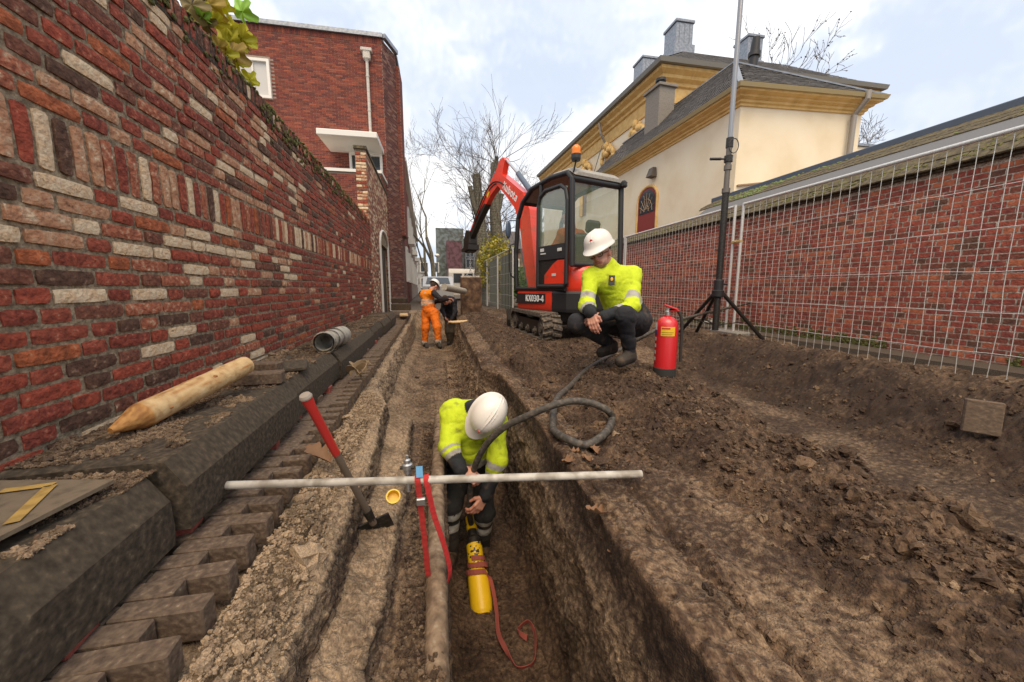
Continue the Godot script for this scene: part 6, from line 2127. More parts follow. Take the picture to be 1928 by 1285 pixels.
# ---------- people: bones with radii joined by a smooth minimum and meshed as surface nets
func flesh(bones: Array, cell: float, blend: float, fold: float, paint: Callable, out: B = null) -> B:
	var lo := Vector3.ONE * 1e9
	var hi := -lo
	for b in bones:
		var r: float = maxf(b[2], b[3]) + cell * 3.0
		for e in 2:
			lo = lo.min(b[e] - Vector3.ONE * r)
			hi = hi.max(b[e] + Vector3.ONE * r)
	var nx := int((hi.x - lo.x) / cell) + 2
	var ny := int((hi.y - lo.y) / cell) + 2
	var nz := int((hi.z - lo.z) / cell) + 2
	var f := PackedFloat32Array()
	f.resize(nx * ny * nz)
	f.fill(1.0)
	var own := PackedByteArray()
	own.resize(nx * ny * nz)
	var best := PackedFloat32Array()
	best.resize(nx * ny * nz)
	best.fill(1.0)
	for bi in bones.size():
		var a: Vector3 = bones[bi][0]
		var b: Vector3 = bones[bi][1]
		var ra: float = bones[bi][2]
		var rb: float = bones[bi][3]
		var m := maxf(ra, rb) + blend + cell * 2.0
		var p0 := ((a.min(b) - Vector3.ONE * m - lo) / cell).floor()
		var p1 := ((a.max(b) + Vector3.ONE * m - lo) / cell).ceil()
		var ab := b - a
		var l2 := maxf(ab.length_squared(), 1e-9)
		for k in range(maxi(0, int(p0.z)), mini(nz, int(p1.z) + 1)):
			for j in range(maxi(0, int(p0.y)), mini(ny, int(p1.y) + 1)):
				var i0 := maxi(0, int(p0.x))
				var row := (k * ny + j) * nx
				var q := lo + Vector3(i0, j, k) * cell - a
				for i in range(i0, mini(nx, int(p1.x) + 1)):
					var t := clampf(q.dot(ab) / l2, 0.0, 1.0)
					var d := (q - ab * t).length() - lerpf(ra, rb, t)
					q.x += cell
					var at_ := row + i
					if d < best[at_]:
						best[at_] = d
						own[at_] = bi
					var o := f[at_]
					var h := blend - absf(o - d)
					f[at_] = minf(o, d) - (h * h / blend * 0.25 if h > 0.0 else 0.0)
	var vid := PackedInt32Array()
	vid.resize(nx * ny * nz)
	vid.fill(-1)
	var res := B.new()
	var st := [0, 1, nx, nx + 1, nx * ny, nx * ny + 1, nx * ny + nx, nx * ny + nx + 1]
	var offs := [Vector3(0, 0, 0), Vector3(1, 0, 0), Vector3(0, 1, 0), Vector3(1, 1, 0), Vector3(0, 0, 1), Vector3(1, 0, 1), Vector3(0, 1, 1), Vector3(1, 1, 1)]
	var edges := [[0, 1], [2, 3], [4, 5], [6, 7], [0, 2], [1, 3], [4, 6], [5, 7], [0, 4], [1, 5], [2, 6], [3, 7]]
	for k in nz - 1:
		for j in ny - 1:
			var row := (k * ny + j) * nx
			for i in nx - 1:
				var c := row + i
				var s := f[c] < 0.0
				if s == (f[c + 1] < 0.0) and s == (f[c + st[2]] < 0.0) and s == (f[c + st[3]] < 0.0) and s == (f[c + st[4]] < 0.0) and s == (f[c + st[5]] < 0.0) and s == (f[c + st[6]] < 0.0) and s == (f[c + st[7]] < 0.0):
					continue
				var sum := Vector3.ZERO
				var n := 0
				for e in edges:
					var d0 := f[c + st[e[0]]]
					var d1 := f[c + st[e[1]]]
					if (d0 < 0.0) != (d1 < 0.0):
						sum += offs[e[0]].lerp(offs[e[1]], d0 / (d0 - d1))
						n += 1
				vid[c] = res.v.size()
				res.v.append(lo + (Vector3(i, j, k) + sum / n) * cell)
				res.n.append(Vector3.ZERO)
				var w: int = own[c]
				var bb: Array = bones[w]
				var ab2: Vector3 = bb[1] - bb[0]
				var p := res.v[res.v.size() - 1]
				var tone: Color = paint.call(bb[4], clampf((p - bb[0]).dot(ab2) / maxf(ab2.length_squared(), 1e-9), 0, 1), p)
				if fold > 0.0:       # scuffs and mud on cloth
					tone *= 0.95 + 0.12 * n_small.get_noise_3dv(p)
					tone = tone.lerp(Color(0.13, 0.085, 0.05), clampf(n_mid.get_noise_3dv(p * 1.7) * 1.6 + n_small.get_noise_3dv(p) * 0.7 - 0.5, 0.0, 0.55))
				res.c.append(tone)
	for k in range(1, nz - 1):
		for j in range(1, ny - 1):
			for i in range(1, nx - 1):
				var c := (k * ny + j) * nx + i
				var s := f[c] < 0.0
				for ax in 3:
					var o: int = st[[1, 2, 4][ax]]
					if s == (f[c + o] < 0.0): continue
					var u: int = st[[2, 4, 1][ax]]
					var w: int = st[[4, 1, 2][ax]]
					var q := [vid[c], vid[c - u], vid[c - u - w], vid[c - w]]
					if q[0] < 0 or q[1] < 0 or q[2] < 0 or q[3] < 0: continue
					if not s: q = [q[3], q[2], q[1], q[0]]
					for t in [0, 1, 2, 0, 2, 3]: res.ix.append(q[t])
	for pass_ in (2 if fold > 0.0 else 1):
		if pass_ == 1:
			for i in res.v.size():
				var p := res.v[i]
				var nn := res.n[i].normalized()
				res.v[i] = p + nn * fold * (0.5 - 1.9 * pow(absf(n_fold.get_noise_3d(p.x, p.y * 1.5, p.z)), 0.8) + 0.35 * n_fold.get_noise_3dv(p * 2.1))
		for i in res.v.size(): res.n[i] = Vector3.ZERO
		for i in range(0, res.ix.size(), 3):
			var a := res.ix[i]
			var b := res.ix[i + 1]
			var d := res.ix[i + 2]
			var nn := (res.v[d] - res.v[a]).cross(res.v[b] - res.v[a])
			res.n[a] += nn
			res.n[b] += nn
			res.n[d] += nn
	# make sure that the faces look outwards
	var test := 0.0
	for i in range(0, mini(res.v.size(), 4000), 7):
		var p := res.v[i] + res.n[i].normalized() * cell
		var g := ((p - lo) / cell).round()
		test += f[clampi((int(g.z) * ny + int(g.y)) * nx + int(g.x), 0, f.size() - 1)]
	for i in res.n.size(): res.n[i] = res.n[i].normalized()
	if test < 0.0:
		for i in res.n.size(): res.n[i] = -res.n[i]
		for i in range(0, res.ix.size(), 3):
			var t := res.ix[i]
			res.ix[i] = res.ix[i + 1]
			res.ix[i + 1] = t
	if out != null:
		out.add(res, Transform3D.IDENTITY)
		return out
	return res
var n_fold := FastNoiseLite.new()
const SKIN := Color(0.5, 0.25, 0.175)
func head_bones(o: Vector3, fw: Vector3, up: Vector3, s := 1.0) -> Array:
	var r := fw.cross(up).normalized()
	up = r.cross(fw).normalized()
	var p := func(x, y, z): return o + (r * x + up * y + fw * z) * s
	return [
		[p.call(0, 0.045, -0.02), p.call(0, 0.05, 0.03), 0.078 * s, 0.07 * s, "skin"], [p.call(0, 0.0, 0.02), p.call(0, -0.05, 0.045), 0.066 * s, 0.052 * s, "skin"],
		[p.call(-0.03, -0.07, 0.05), p.call(0.03, -0.07, 0.05), 0.03 * s, 0.03 * s, "jaw"], [p.call(0, -0.082, 0.065), p.call(0, -0.085, 0.07), 0.022 * s, 0.022 * s, "jaw"],
		[p.call(0, 0.02, 0.095), p.call(0, -0.022, 0.112), 0.009 * s, 0.015 * s, "nose"], [p.call(-0.035, 0.028, 0.082), p.call(0.035, 0.028, 0.082), 0.013 * s, 0.013 * s, "brow"],
		[p.call(-0.018, -0.055, 0.09), p.call(0.018, -0.055, 0.09), 0.010 * s, 0.010 * s, "lip"],
		[p.call(-0.076, 0.01, 0.0), p.call(-0.08, -0.02, 0.005), 0.016 * s, 0.012 * s, "ear"], [p.call(0.076, 0.01, 0.0), p.call(0.08, -0.02, 0.005), 0.016 * s, 0.012 * s, "ear"],
		[p.call(0, -0.04, -0.02), p.call(0, -0.13, -0.045), 0.056 * s, 0.058 * s, "skin"]]
func hand_bones(w: Vector3, d: Vector3, palm: Vector3, curl: float, side: float, s := 1.0) -> Array:   # wrist, towards the fingers, out of the palm
	d = d.normalized()
	var x := d.cross(palm).normalized() * side
	palm = x.cross(d).normalized() * side
	if palm.dot(palm) < 0.5: palm = Vector3.UP
	var out := [[w - d * 0.02 * s, w + d * 0.02 * s, 0.026 * s, 0.027 * s, "skin"]]
	for k in 4:
		var off := (k - 1.5) * 0.021 * s
		var knuckle: Vector3 = w + d * (0.092 - absf(k - 1.3) * 0.006) * s + x * off
		out.append([w + d * 0.02 * s + x * off * 0.7, knuckle, 0.015 * s, 0.0125 * s, "skin"])
		var lens: Array = [[0.04, 0.024, 0.02], [0.045, 0.028, 0.022], [0.042, 0.026, 0.021], [0.033, 0.02, 0.018]][k]
		var a := curl * 0.55
		var q := knuckle
		for j in 3:
			var nd := d * cos(a) + palm * sin(a)
			var e: Vector3 = q + nd * lens[j] * s
			out.append([q, e, (0.0105 - j * 0.001) * s, (0.0098 - j * 0.001) * s, "finger"])
			q = e
			a += curl * 0.75
	var tb: Vector3 = w + d * 0.025 * s - x * 0.026 * s
	var t1: Vector3 = tb + (d * 0.6 - x * 0.6 + palm * 0.5 * curl).normalized() * 0.042 * s
	var t2: Vector3 = t1 + (d * 0.85 - x * 0.1 + palm * 0.7 * curl).normalized() * 0.034 * s
	out.append([w + d * 0.012 * s - x * 0.01 * s, tb, 0.016 * s, 0.0155 * s, "skin"])
	out.append([tb, t1, 0.0145 * s, 0.0115 * s, "finger"])
	out.append([t1, t2, 0.0112 * s, 0.0095 * s, "finger"])
	return out
func skin_paint(id, _t, _p) -> Color:
	match id:
		"brow": return Color(0.2, 0.11, 0.08)
		"lip": return Color(0.36, 0.12, 0.1)
		"ear": return Color(0.46, 0.19, 0.14)
		"nose": return Color(0.46, 0.2, 0.145)
		"jaw": return Color(0.33, 0.175, 0.13)
		"finger": return Color(0.45, 0.2, 0.145)
	return SKIN
func helmet(parent: Node3D, o: Vector3, fw: Vector3, up: Vector3, col: Color, s := 1.0) -> void:
	var r := fw.cross(up).normalized()
	up = r.cross(fw).normalized()
	var bs := Basis(r, up, -fw)
	var b := B.new()
	b.col = col
	var seg := 32
	var ring := func(y: float, grow: float, peak: float) -> Array:
		var out := []
		for i in seg:
			var a := TAU * i / seg
			var zz := -cos(a)
			var px := sin(a) * (0.112 + grow)
			var pz := zz * (0.138 + grow)
			if zz < 0.0: pz -= peak * pow(-zz, 1.5)
			out.append(o + bs * (Vector3(px, y - (peak * 0.35 * pow(maxf(-zz, 0.0), 2)), pz) * s))
		return out
	var rs := []
	rs.append(ring.call(-0.005, 0.004, 0.0))
	rs.append(ring.call(-0.012, 0.012, 0.05))
	rs.append(ring.call(-0.004, 0.013, 0.052))
	rs.append(ring.call(0.006, 0.004, 0.012))
	for k in 8:
		var t := (k + 0.5) / 8.0 * PI / 2
		var q := []
		for i in seg:
			var a := TAU * i / seg
			var sh := pow(cos(t), 0.75)
			q.append(o + bs * (Vector3(sin(a) * 0.113 * sh, 0.01 + sin(t) * 0.118, -cos(a) * 0.14 * sh) * s))
		rs.append(q)
	b.rings(rs, false, true)
	var last: Array = rs[rs.size() - 1]
	var cen := Vector3.ZERO
	for q in last: cen += q
	cen /= seg
	for i in seg: b.tri_n(cen + up * 0.002, last[i], last[(i + 1) % seg], up)
	b.smooth(0.55)
	var h := put(parent, "helmet", b.mesh(), M.helmet)
	var rd := B.new()
	rd.col = col
	for xo in [-0.02, 0.0, 0.02]:
		var pts := []
		for i in 13:
			var t := lerpf(-1.15, 1.25, i / 12.0)
			pts.append(o + bs * (Vector3(xo, 0.01 + cos(t) * (0.1205 if xo == 0.0 else 0.117), sin(t) * 0.142) * s))
		rd.tube(pts, 0.006 * s if xo == 0.0 else 0.0035 * s, 6)
	put(h, "ridge", rd.mesh(), M.helmet)
	var em := B.new()
	em.col = Color(0.6, 0.05, 0.03)
	em.blob(o + bs * (Vector3(0.0, 0.075, -0.122) * s), Vector3(0.012, 0.012, 0.006) * s, bs, 8, 5)
	put(h, "emblem", em.mesh(), M.plain)
func boot(parent: Node3D, ankle: Vector3, toe: Vector3, col: Color, up: Vector3, cell := 0.008, tall := 0.1) -> void:
	var d := (toe - ankle)
	d.y = 0.0
	d = d.normalized()
	var heel := Vector3(ankle.x, toe.y, ankle.z) - d * 0.035
	var b := flesh([[ankle + up * tall, ankle, 0.052, 0.05, 0], [ankle, heel + Vector3(0, 0.03, 0), 0.048, 0.04, 0], [heel + Vector3(0, 0.012, 0), toe + Vector3(0, 0.014, 0), 0.036, 0.04, 1], [ankle + d * 0.03, toe + Vector3(0, 0.03, 0), 0.04, 0.038, 0]], cell, 0.03, 0.002, func(id, _t, p): return col if id == 0 and p.y > toe.y + 0.02 else col * 0.5)
	put(parent, "boot", b.mesh(), M.cloth)
func person(label: String, j: Dictionary, o: Dictionary) -> Node3D:
	var pos: Vector3 = j.foot
	var root := thing("person", label, "person", "", Vector3.ZERO)
	var c: float = o.get("cell", 0.011)
	# clothes
	var jb := [
		[j.chest + (j.sl - j.chest) * 0.55, j.chest + (j.sr - j.chest) * 0.55, 0.115, 0.115, "torso"],
		[j.chest, j.belly, 0.155, 0.16, "torso"], [j.belly, j.pelvis, 0.16, 0.165, "hem"],
		[j.neck - (j.neck - j.chest) * 0.3, j.neck + (j.head - j.neck) * 0.2, 0.085, 0.076, "collar"], [j.sl, j.sr, 0.068, 0.068, "yoke"],
		[j.sl, j.el, 0.07, 0.06, "upper"], [j.el, j.wl, 0.06, 0.047, "fore"], [j.sr, j.er, 0.07, 0.06, "upper"], [j.er, j.wr, 0.06, 0.047, "fore"]]
	var jacket := put(root, o.get("top", "jacket"), flesh(jb, c, 0.05, o.get("fold", 0.007), o.jacket).mesh(), M.cloth)
	var bag: float = o.get("bag", 1.0)
	var tb := [[j.hl, j.hr, 0.125, 0.125, "hip"], [j.pelvis, (j.hl + j.hr) * 0.5, 0.14, 0.14, "hip"], [j.hl, j.kl, 0.095 * bag, 0.072 * bag, "thigh"], [j.kl, j.al, 0.07 * bag, 0.052 * bag, "shin"], [j.hr, j.kr, 0.095 * bag, 0.072 * bag, "thigh"], [j.kr, j.ar, 0.07 * bag, 0.052 * bag, "shin"]]
	put(root, "trousers", flesh(tb, c, 0.045, o.get("fold", 0.007) * 0.9, o.trousers).mesh(), M.cloth)
	if j.has("tl"):
		boot(root, j.al, j.tl, o.boots, (j.kl - j.al).normalized(), c * 0.8)
		boot(root, j.ar, j.tr, o.boots, (j.kr - j.ar).normalized(), c * 0.8)
	# the body itself: trunk and arms under the clothes, with head and hands
	var bb := [[j.neck, j.pelvis, 0.05, 0.1, "skin"], [j.sl, j.sr, 0.05, 0.05, "skin"], [j.sl, j.el, 0.045, 0.036, "skin"], [j.el, j.wl, 0.034, 0.026, "skin"], [j.sr, j.er, 0.045, 0.036, "skin"], [j.er, j.wr, 0.034, 0.026, "skin"], [j.neck, j.head, 0.055, 0.06, "skin"]]
	var body := flesh(bb, c * 1.3, 0.03, 0.0, skin_paint)
	flesh(head_bones(j.head, j.face, j.crown), o.get("fine", 0.0045), 0.022, 0.0, skin_paint, body)
	if o.get("hands", true):
		flesh(hand_bones(j.wl, j.dl, j.pl, j.get("cl", 0.8), 1.0), o.get("fine", 0.0045) * 0.85, 0.008, 0.0, skin_paint, body)
		flesh(hand_bones(j.wr, j.dr, j.pr, j.get("cr", 0.8), -1.0), o.get("fine", 0.0045) * 0.85, 0.008, 0.0, skin_paint, body)
	put(root, "body", body.mesh(), M.skin)
	var fw: Vector3 = j.face
	var r := fw.cross(j.crown).normalized()
	var up := r.cross(fw).normalized()
	var eye := B.new()
	for s in [-1, 1]:
		eye.col = Color(0.5, 0.48, 0.45)
		eye.blob(j.head + r * 0.031 * s + up * 0.008 + fw * 0.078, Vector3(0.013, 0.008, 0.012), Basis(r, up, -fw), 8, 6)
		eye.col = Color(0.02, 0.015, 0.01)
		eye.blob(j.head + r * 0.031 * s + up * 0.006 + fw * 0.084, Vector3(0.006, 0.006, 0.007), Basis(r, up, -fw), 8, 6)
	put(root, "eyes", eye.mesh(), M.satin)
	var hair := flesh([[j.head + up * 0.05 - fw * 0.035, j.head + up * 0.06 + fw * 0.02, 0.084, 0.076, 0], [j.head + up * 0.0 - fw * 0.055, j.head - up * 0.04 - fw * 0.055, 0.06, 0.045, 0]], 0.007, 0.02, 0.003, func(_a, _b, _c): return o.hair)
	put(root, "hair", hair.mesh(), M.cloth)
	if o.has("helmet"): helmet(root, j.head + up * 0.074 - fw * 0.008, (fw - up * 0.12).normalized(), up, o.helmet, o.get("hs", 1.0))
	if o.get("glasses", false):
		var gl := B.new()
		for s in [-1, 1]:
			var pts := []
			for i in 13:
				var a := TAU * i / 12.0
				pts.append(j.head + r * (0.034 * s + cos(a) * 0.026) + up * (0.008 + sin(a) * 0.018) + fw * 0.105)
			gl.tube(pts, 0.0026, 5, false)
			gl.tube([j.head + r * 0.06 * s + up * 0.012 + fw * 0.103, j.head + r * 0.085 * s + up * 0.012], 0.0026, 5)
		gl.tube([j.head - r * 0.009 + up * 0.01 + fw * 0.108, j.head + r * 0.009 + up * 0.01 + fw * 0.108], 0.0026, 5)
		put(root, "glasses", gl.mesh(), M.black)
	root.set_meta("jacket_node", false)
	root.remove_meta("jacket_node")
	return root
func camdir(x: float, y: float, toward: float) -> Vector3:      # right, up and towards the viewer of the photograph
	return (RIGHT * x + UPV * y - FWD * toward).normalized()
func people() -> void:
	n_fold.seed = 12
	n_fold.frequency = 5.0
	n_fold.fractal_octaves = 2
	vmat("helmet", 0.35)
	M.helmet.clearcoat_enabled = true
	M.helmet.clearcoat = 0.3
	vmat("skin", 0.6)
	M.skin.subsurf_scatter_enabled = true
	M.skin.subsurf_scatter_strength = 0.1
	var vis := Color(0.60, 0.74, 0.025)
	var grey := Color(0.42, 0.41, 0.38)
	var navy := Color(0.02, 0.021, 0.026)
	# crouching man
	var sq := {foot = Vector3.ZERO,
		head = at(1131, 479, 3.2), face = camdir(-0.55, -0.36, 0.78), crown = camdir(-0.2, 0.95, 0.1),
		neck = at(1150, 507, 3.27), chest = at(1155, 537, 3.32), belly = at(1172, 575, 3.38), pelvis = at(1190, 600, 3.42),
		sl = at(1192, 517, 3.38), el = at(1190, 578, 3.14), wl = at(1136, 596, 2.99),
		sr = at(1113, 521, 3.2), er = at(1105, 576, 3.05), wr = at(1112, 590, 2.93),
		hl = at(1200, 606, 3.38), kl = at(1177, 594, 2.98), al = at(1186, 668, 3.18), tl = at(1168, 686, 3.04),
		hr = at(1168, 608, 3.40), kr = at(1087, 609, 3.08), ar = at(1152, 650, 3.5), tr = at(1132, 668, 3.36),
		dl = camdir(-0.9, -0.3, 0.1), pl = camdir(-0.1, -0.4, -0.9), dr = camdir(0.15, -0.9, 0.3), pr = camdir(0.5, 0.0, -0.8), cl = 0.75, cr = 0.55}
	var tor := func(id, t, p) -> Color:
		match id:
			"hem": return navy if t > 0.35 else grey
			"torso", "yoke", "collar": return vis
			"upper": return grey if t > 0.66 and t < 0.86 else vis
			"fore": return vis if t < 0.36 else (grey if t < 0.56 else navy)
		return vis
	var s := person("crouching man in yellow hi-vis jacket, dark trousers and white helmet beside the extinguisher", sq, {jacket = tor, trousers = func(_i, _t, _p): return Color(0.022, 0.024, 0.03), boots = Color(0.06, 0.05, 0.042), helmet = Color(0.72, 0.69, 0.64), hair = Color(0.05, 0.035, 0.025), glasses = true, cell = 0.0095, hs = 1.06})
	var pk := B.new()
	pk.box(Vector3.ZERO, Vector3(0.05, 0.085, 0.006), Basis.IDENTITY, 0.002)
	var chest_out := camdir(-0.3, 0.1, 0.95)
	var pr := chest_out.cross(Vector3.UP).normalized() * -1.0
	put(s, "chest_badge", pk.mesh(), M.black, Transform3D(Basis(pr, chest_out.cross(pr), chest_out), at(1152, 528, 3.135)))
	var pm := B.new()
	pm.col = Color(0.75, 0.4, 0.02)
	pm.blob(Vector3.ZERO, Vector3(0.012, 0.017, 0.004), Basis.IDENTITY, 8, 5)
	put(s, "badge_emblem", pm.mesh(), M.plain, Transform3D(Basis(pr, chest_out.cross(pr), chest_out), at(1152, 526, 3.128)))
	# man bent in the trench
	var tm := {foot = Vector3.ZERO,
		head = at(913, 778, 2.5), face = camdir(-0.55, -0.8, 0.22), crown = camdir(0.5, 0.4, 0.75),
		neck = at(896, 770, 2.58), chest = at(886, 797, 2.66), belly = at(884, 842, 2.76), pelvis = at(884, 880, 2.86),
		sr = at(850, 775, 2.62), er = at(845, 842, 2.48), wr = at(868, 886, 2.40),
		sl = at(934, 797, 2.56), el = at(937, 868, 2.48), wl = at(914, 934, 2.50),
		hr = at(866, 890, 2.86), kr = at(849, 955, 2.62), ar = at(848, 1048, 2.70), tr = at(843, 1068, 2.58),
		hl = at(905, 890, 2.88), kl = at(912, 965, 2.72), al = at(908, 1035, 2.95), tl = at(912, 1050, 2.86),
		dr = camdir(0.85, -0.4, 0.1), pr = camdir(-0.3, -0.6, -0.7), dl = camdir(-0.55, -0.75, 0.3), pl = camdir(-0.6, 0.1, -0.7), cl = 0.7, cr = 0.95}
	var tro := func(id, t, p) -> Color:
		if id == "shin" and t > 0.02 and t < 0.42 and not (t > 0.16 and t < 0.26): return Color(0.55, 0.54, 0.5)
		return Color(0.028, 0.027, 0.028) if id != "shin" or t < 0.45 else Color(0.05, 0.04, 0.032)
	var tor2 := func(id, t, p) -> Color:
		match id:
			"hem": return navy if t > 0.25 else grey
			"collar": return navy if t > 0.75 else vis
			"upper": return vis
			"fore": return grey if (t > 0.0 and t < 0.17) or (t > 0.3 and t < 0.46) else (vis if t < 0.46 else navy)
		return vis
	person("man in yellow hi-vis jacket and white helmet bending over the boring tool in the trench", tm, {jacket = tor2, trousers = tro, boots = Color(0.12, 0.075, 0.045), helmet = Color(0.75, 0.71, 0.66), hair = Color(0.25, 0.2, 0.16), cell = 0.0085, hs = 0.98, fine = 0.004})
	# man in orange farther down the trench
	var org := Color(0.85, 0.19, 0.01)
	var om := {foot = Vector3.ZERO,
		head = at(817, 540, 9.6), face = camdir(0.5, -0.5, -0.7), crown = camdir(0.2, 0.9, -0.4),
		neck = at(811, 548, 9.55), chest = at(806, 558, 9.6), belly = at(805, 572, 9.6), pelvis = at(809, 585, 9.6),
		sl = at(794, 554, 9.65), el = at(815, 570, 9.85), wl = at(832, 565, 9.7), sr = at(816, 552, 9.42), er = at(832, 565, 9.3), wr = at(843, 563, 9.15),
		hl = at(803, 590, 9.65), kl = at(801, 618, 9.6), al = at(800, 646, 9.68), tl = at(804, 656, 9.55), hr = at(817, 590, 9.55), kr = at(823, 617, 9.45), ar = at(825, 645, 9.5), tr = at(829, 655, 9.35),
		dl = camdir(0.9, -0.2, -0.2), pl = camdir(0, -1, 0), dr = camdir(0.9, 0, -0.2), pr = camdir(0, -1, 0)}
	var vest := func(id, t, p) -> Color:
		match id:
			"upper", "fore": return Color(0.02, 0.017, 0.022)
			"hem": return Color(0.55, 0.5, 0.42) if t < 0.25 else org
			"torso": return Color(0.5, 0.46, 0.4) if t > 0.5 and t < 0.68 else Color(0.88, 0.26, 0.012)
			"collar": return Color(0.04, 0.02, 0.025)
		return Color(0.88, 0.26, 0.012)
	person("man in orange hi-vis vest and trousers with white helmet standing in the trench", om, {jacket = vest, top = "vest", trousers = func(id, t, p): return Color(0.5, 0.46, 0.4) if id == "shin" and t > 0.85 else org, boots = Color(0.05, 0.045, 0.04), helmet = Color(0.75, 0.75, 0.76), hair = Color(0.05, 0.03, 0.02), cell = 0.02, fine = 0.009, fold = 0.014, bag = 1.35})
	# dark-clad man bent beyond him
	var dk := Color(0.018, 0.02, 0.028)
	var dm := {foot = Vector3.ZERO,
		head = at(839, 566, 9.9), face = camdir(-0.3, -0.8, 0.3), crown = camdir(-0.4, 0.5, 0.6),
		neck = at(842, 562, 10.05), chest = at(846, 568, 10.2), belly = at(849, 583, 10.35), pelvis = at(849, 595, 10.4),
		sl = at(836, 568, 10.1), el = at(833, 585, 10.0), wl = at(838, 596, 9.9), sr = at(855, 568, 10.2), er = at(857, 588, 10.1), wr = at(850, 602, 10.0),
		hl = at(844, 600, 10.4), kl = at(843, 624, 10.2), al = at(846, 645, 10.35), tl = at(844, 650, 10.2), hr = at(853, 600, 10.4), kr = at(852, 625, 10.25), ar = at(852, 646, 10.4), tr = at(851, 651, 10.25),
		dl = camdir(0.3, -0.9, 0.2), pl = camdir(1, 0, 0), dr = camdir(-0.3, -0.9, 0.2), pr = camdir(-1, 0, 0)}
	person("man in dark jacket bending behind the man in orange", dm, {jacket = func(id, t, p): return dk, trousers = func(id, t, p): return Color(0.09, 0.07, 0.05), boots = Color(0.04, 0.035, 0.03), hair = Color(0.03, 0.02, 0.015), cell = 0.02, fine = 0.009, fold = 0.012})
	# the driver, seated in the cab
	var ex: Node3D = get_node("mini_excavator")
	var k := ex.transform
	var dj := Color(0.62, 0.13, 0.02)
	var dr := {foot = Vector3.ZERO,
		head = k * Vector3(-0.34, 1.93, 0.34), face = (k.basis * Vector3(-0.1, -0.15, -1)).normalized(), crown = Vector3.UP,
		neck = k * Vector3(-0.25, 1.76, 0.31), chest = k * Vector3(-0.25, 1.58, 0.35), belly = k * Vector3(-0.25, 1.38, 0.36), pelvis = k * Vector3(-0.25, 1.28, 0.33),
		sl = k * Vector3(-0.45, 1.66, 0.33), el = k * Vector3(-0.5, 1.42, 0.2), wl = k * Vector3(-0.46, 1.4, -0.05), sr = k * Vector3(-0.05, 1.66, 0.33), er = k * Vector3(0.0, 1.42, 0.2), wr = k * Vector3(-0.03, 1.4, -0.05),
		hl = k * Vector3(-0.34, 1.27, 0.28), kl = k * Vector3(-0.4, 1.27, -0.14), al = k * Vector3(-0.4, 0.86, -0.22), tl = k * Vector3(-0.4, 0.79, -0.36), hr = k * Vector3(-0.16, 1.27, 0.28), kr = k * Vector3(-0.12, 1.27, -0.14), ar = k * Vector3(-0.12, 0.86, -0.22), tr = k * Vector3(-0.12, 0.79, -0.36),
		dl = k.basis * Vector3(0, 0, -1), pl = Vector3.DOWN, dr = k.basis * Vector3(0, 0, -1), pr = Vector3.DOWN}
	person("driver in orange jacket and blue trousers seated in the excavator cab", dr, {jacket = func(id, t, p): return dj, trousers = func(id, t, p): return Color(0.03, 0.05, 0.16), boots = Color(0.04, 0.035, 0.03), hair = Color(0.04, 0.028, 0.02), cell = 0.018, fine = 0.008, fold = 0.01})

# ---------- trees and the far end of the street
var twig_min := 0.004
func grow(b: B, twigs: B, p: Vector3, d: Vector3, l: float, r: float, level: int, gr: RandomNumberGenerator, spread: float, lift: float) -> void:
	var n := 4
	var pts := [p]
	var rads := [r]
	var q := p
	var dd := d
	for i in n:
		dd = (dd + Vector3(gr.randfn(), gr.randfn(), gr.randfn()) * 0.13 + Vector3.UP * lift * 0.08).normalized()
		q += dd * l / n
		pts.append(q)
		rads.append(maxf(lerpf(r, r * 0.55, (i + 1.0) / n), twig_min))
	(b if r > 0.02 else twigs).tube(pts, rads, 7 if r > 0.06 else (5 if r > 0.02 else 3), false)
	if level <= 0: return
	var kids := gr.randi_range(2, 3) + (1 if level < 3 else 0)
	for k in kids:
		var t := gr.randf_range(0.35, 1.0) if k > 0 else 1.0
		var idx := clampi(int(t * n), 1, n)
		var axis := dd.cross(Vector3(gr.randfn(), gr.randfn(), gr.randfn())).normalized()
		var nd := dd.rotated(axis, gr.randf_range(0.25, spread))
		grow(b, twigs, pts[idx], nd, l * gr.randf_range(0.58, 0.82), maxf(rads[idx] * 0.72, twig_min), level - 1, gr, spread, lift)
func tree(called: String, label: String, base: Vector3, h: float, r: float, lv: int, seed_: int, spread := 0.8, lift := 1.0, group := "") -> Node3D:
	var t := thing(called, label, "tree", group, base)
	var gr := RandomNumberGenerator.new()
	gr.seed = seed_
	var b := B.new()
	var tw := B.new()
	grow(b, tw, Vector3(0, -0.2, 0), Vector3.UP, h, r, lv, gr, spread, lift)
	put(t, "trunk", b.mesh(), M.bark)
	put(t, "crown", tw.mesh(), M.twig)
	return t
func leaf_mesh(n: int, spread: Callable, size: float, cols: Array) -> B:
	var b := B.new()
	for i in n:
		var p: Vector3 = spread.call()
		var bs := Basis(Vector3(rng.randfn(), rng.randfn(), rng.randfn() + 0.01).normalized(), rng.randf() * TAU)
		var s := size * rng.randf_range(0.6, 1.3)
		b.col = cols[rng.randi() % cols.size()] * rng.randf_range(0.75, 1.25)
		b.quad_n(p + bs * Vector3(-s * 0.5, 0, 0), p + bs * Vector3(0, 0, -s * 0.3), p + bs * Vector3(s * 0.5, s * 0.1, 0), p + bs * Vector3(0, 0, s * 0.3), bs.y)
	return b
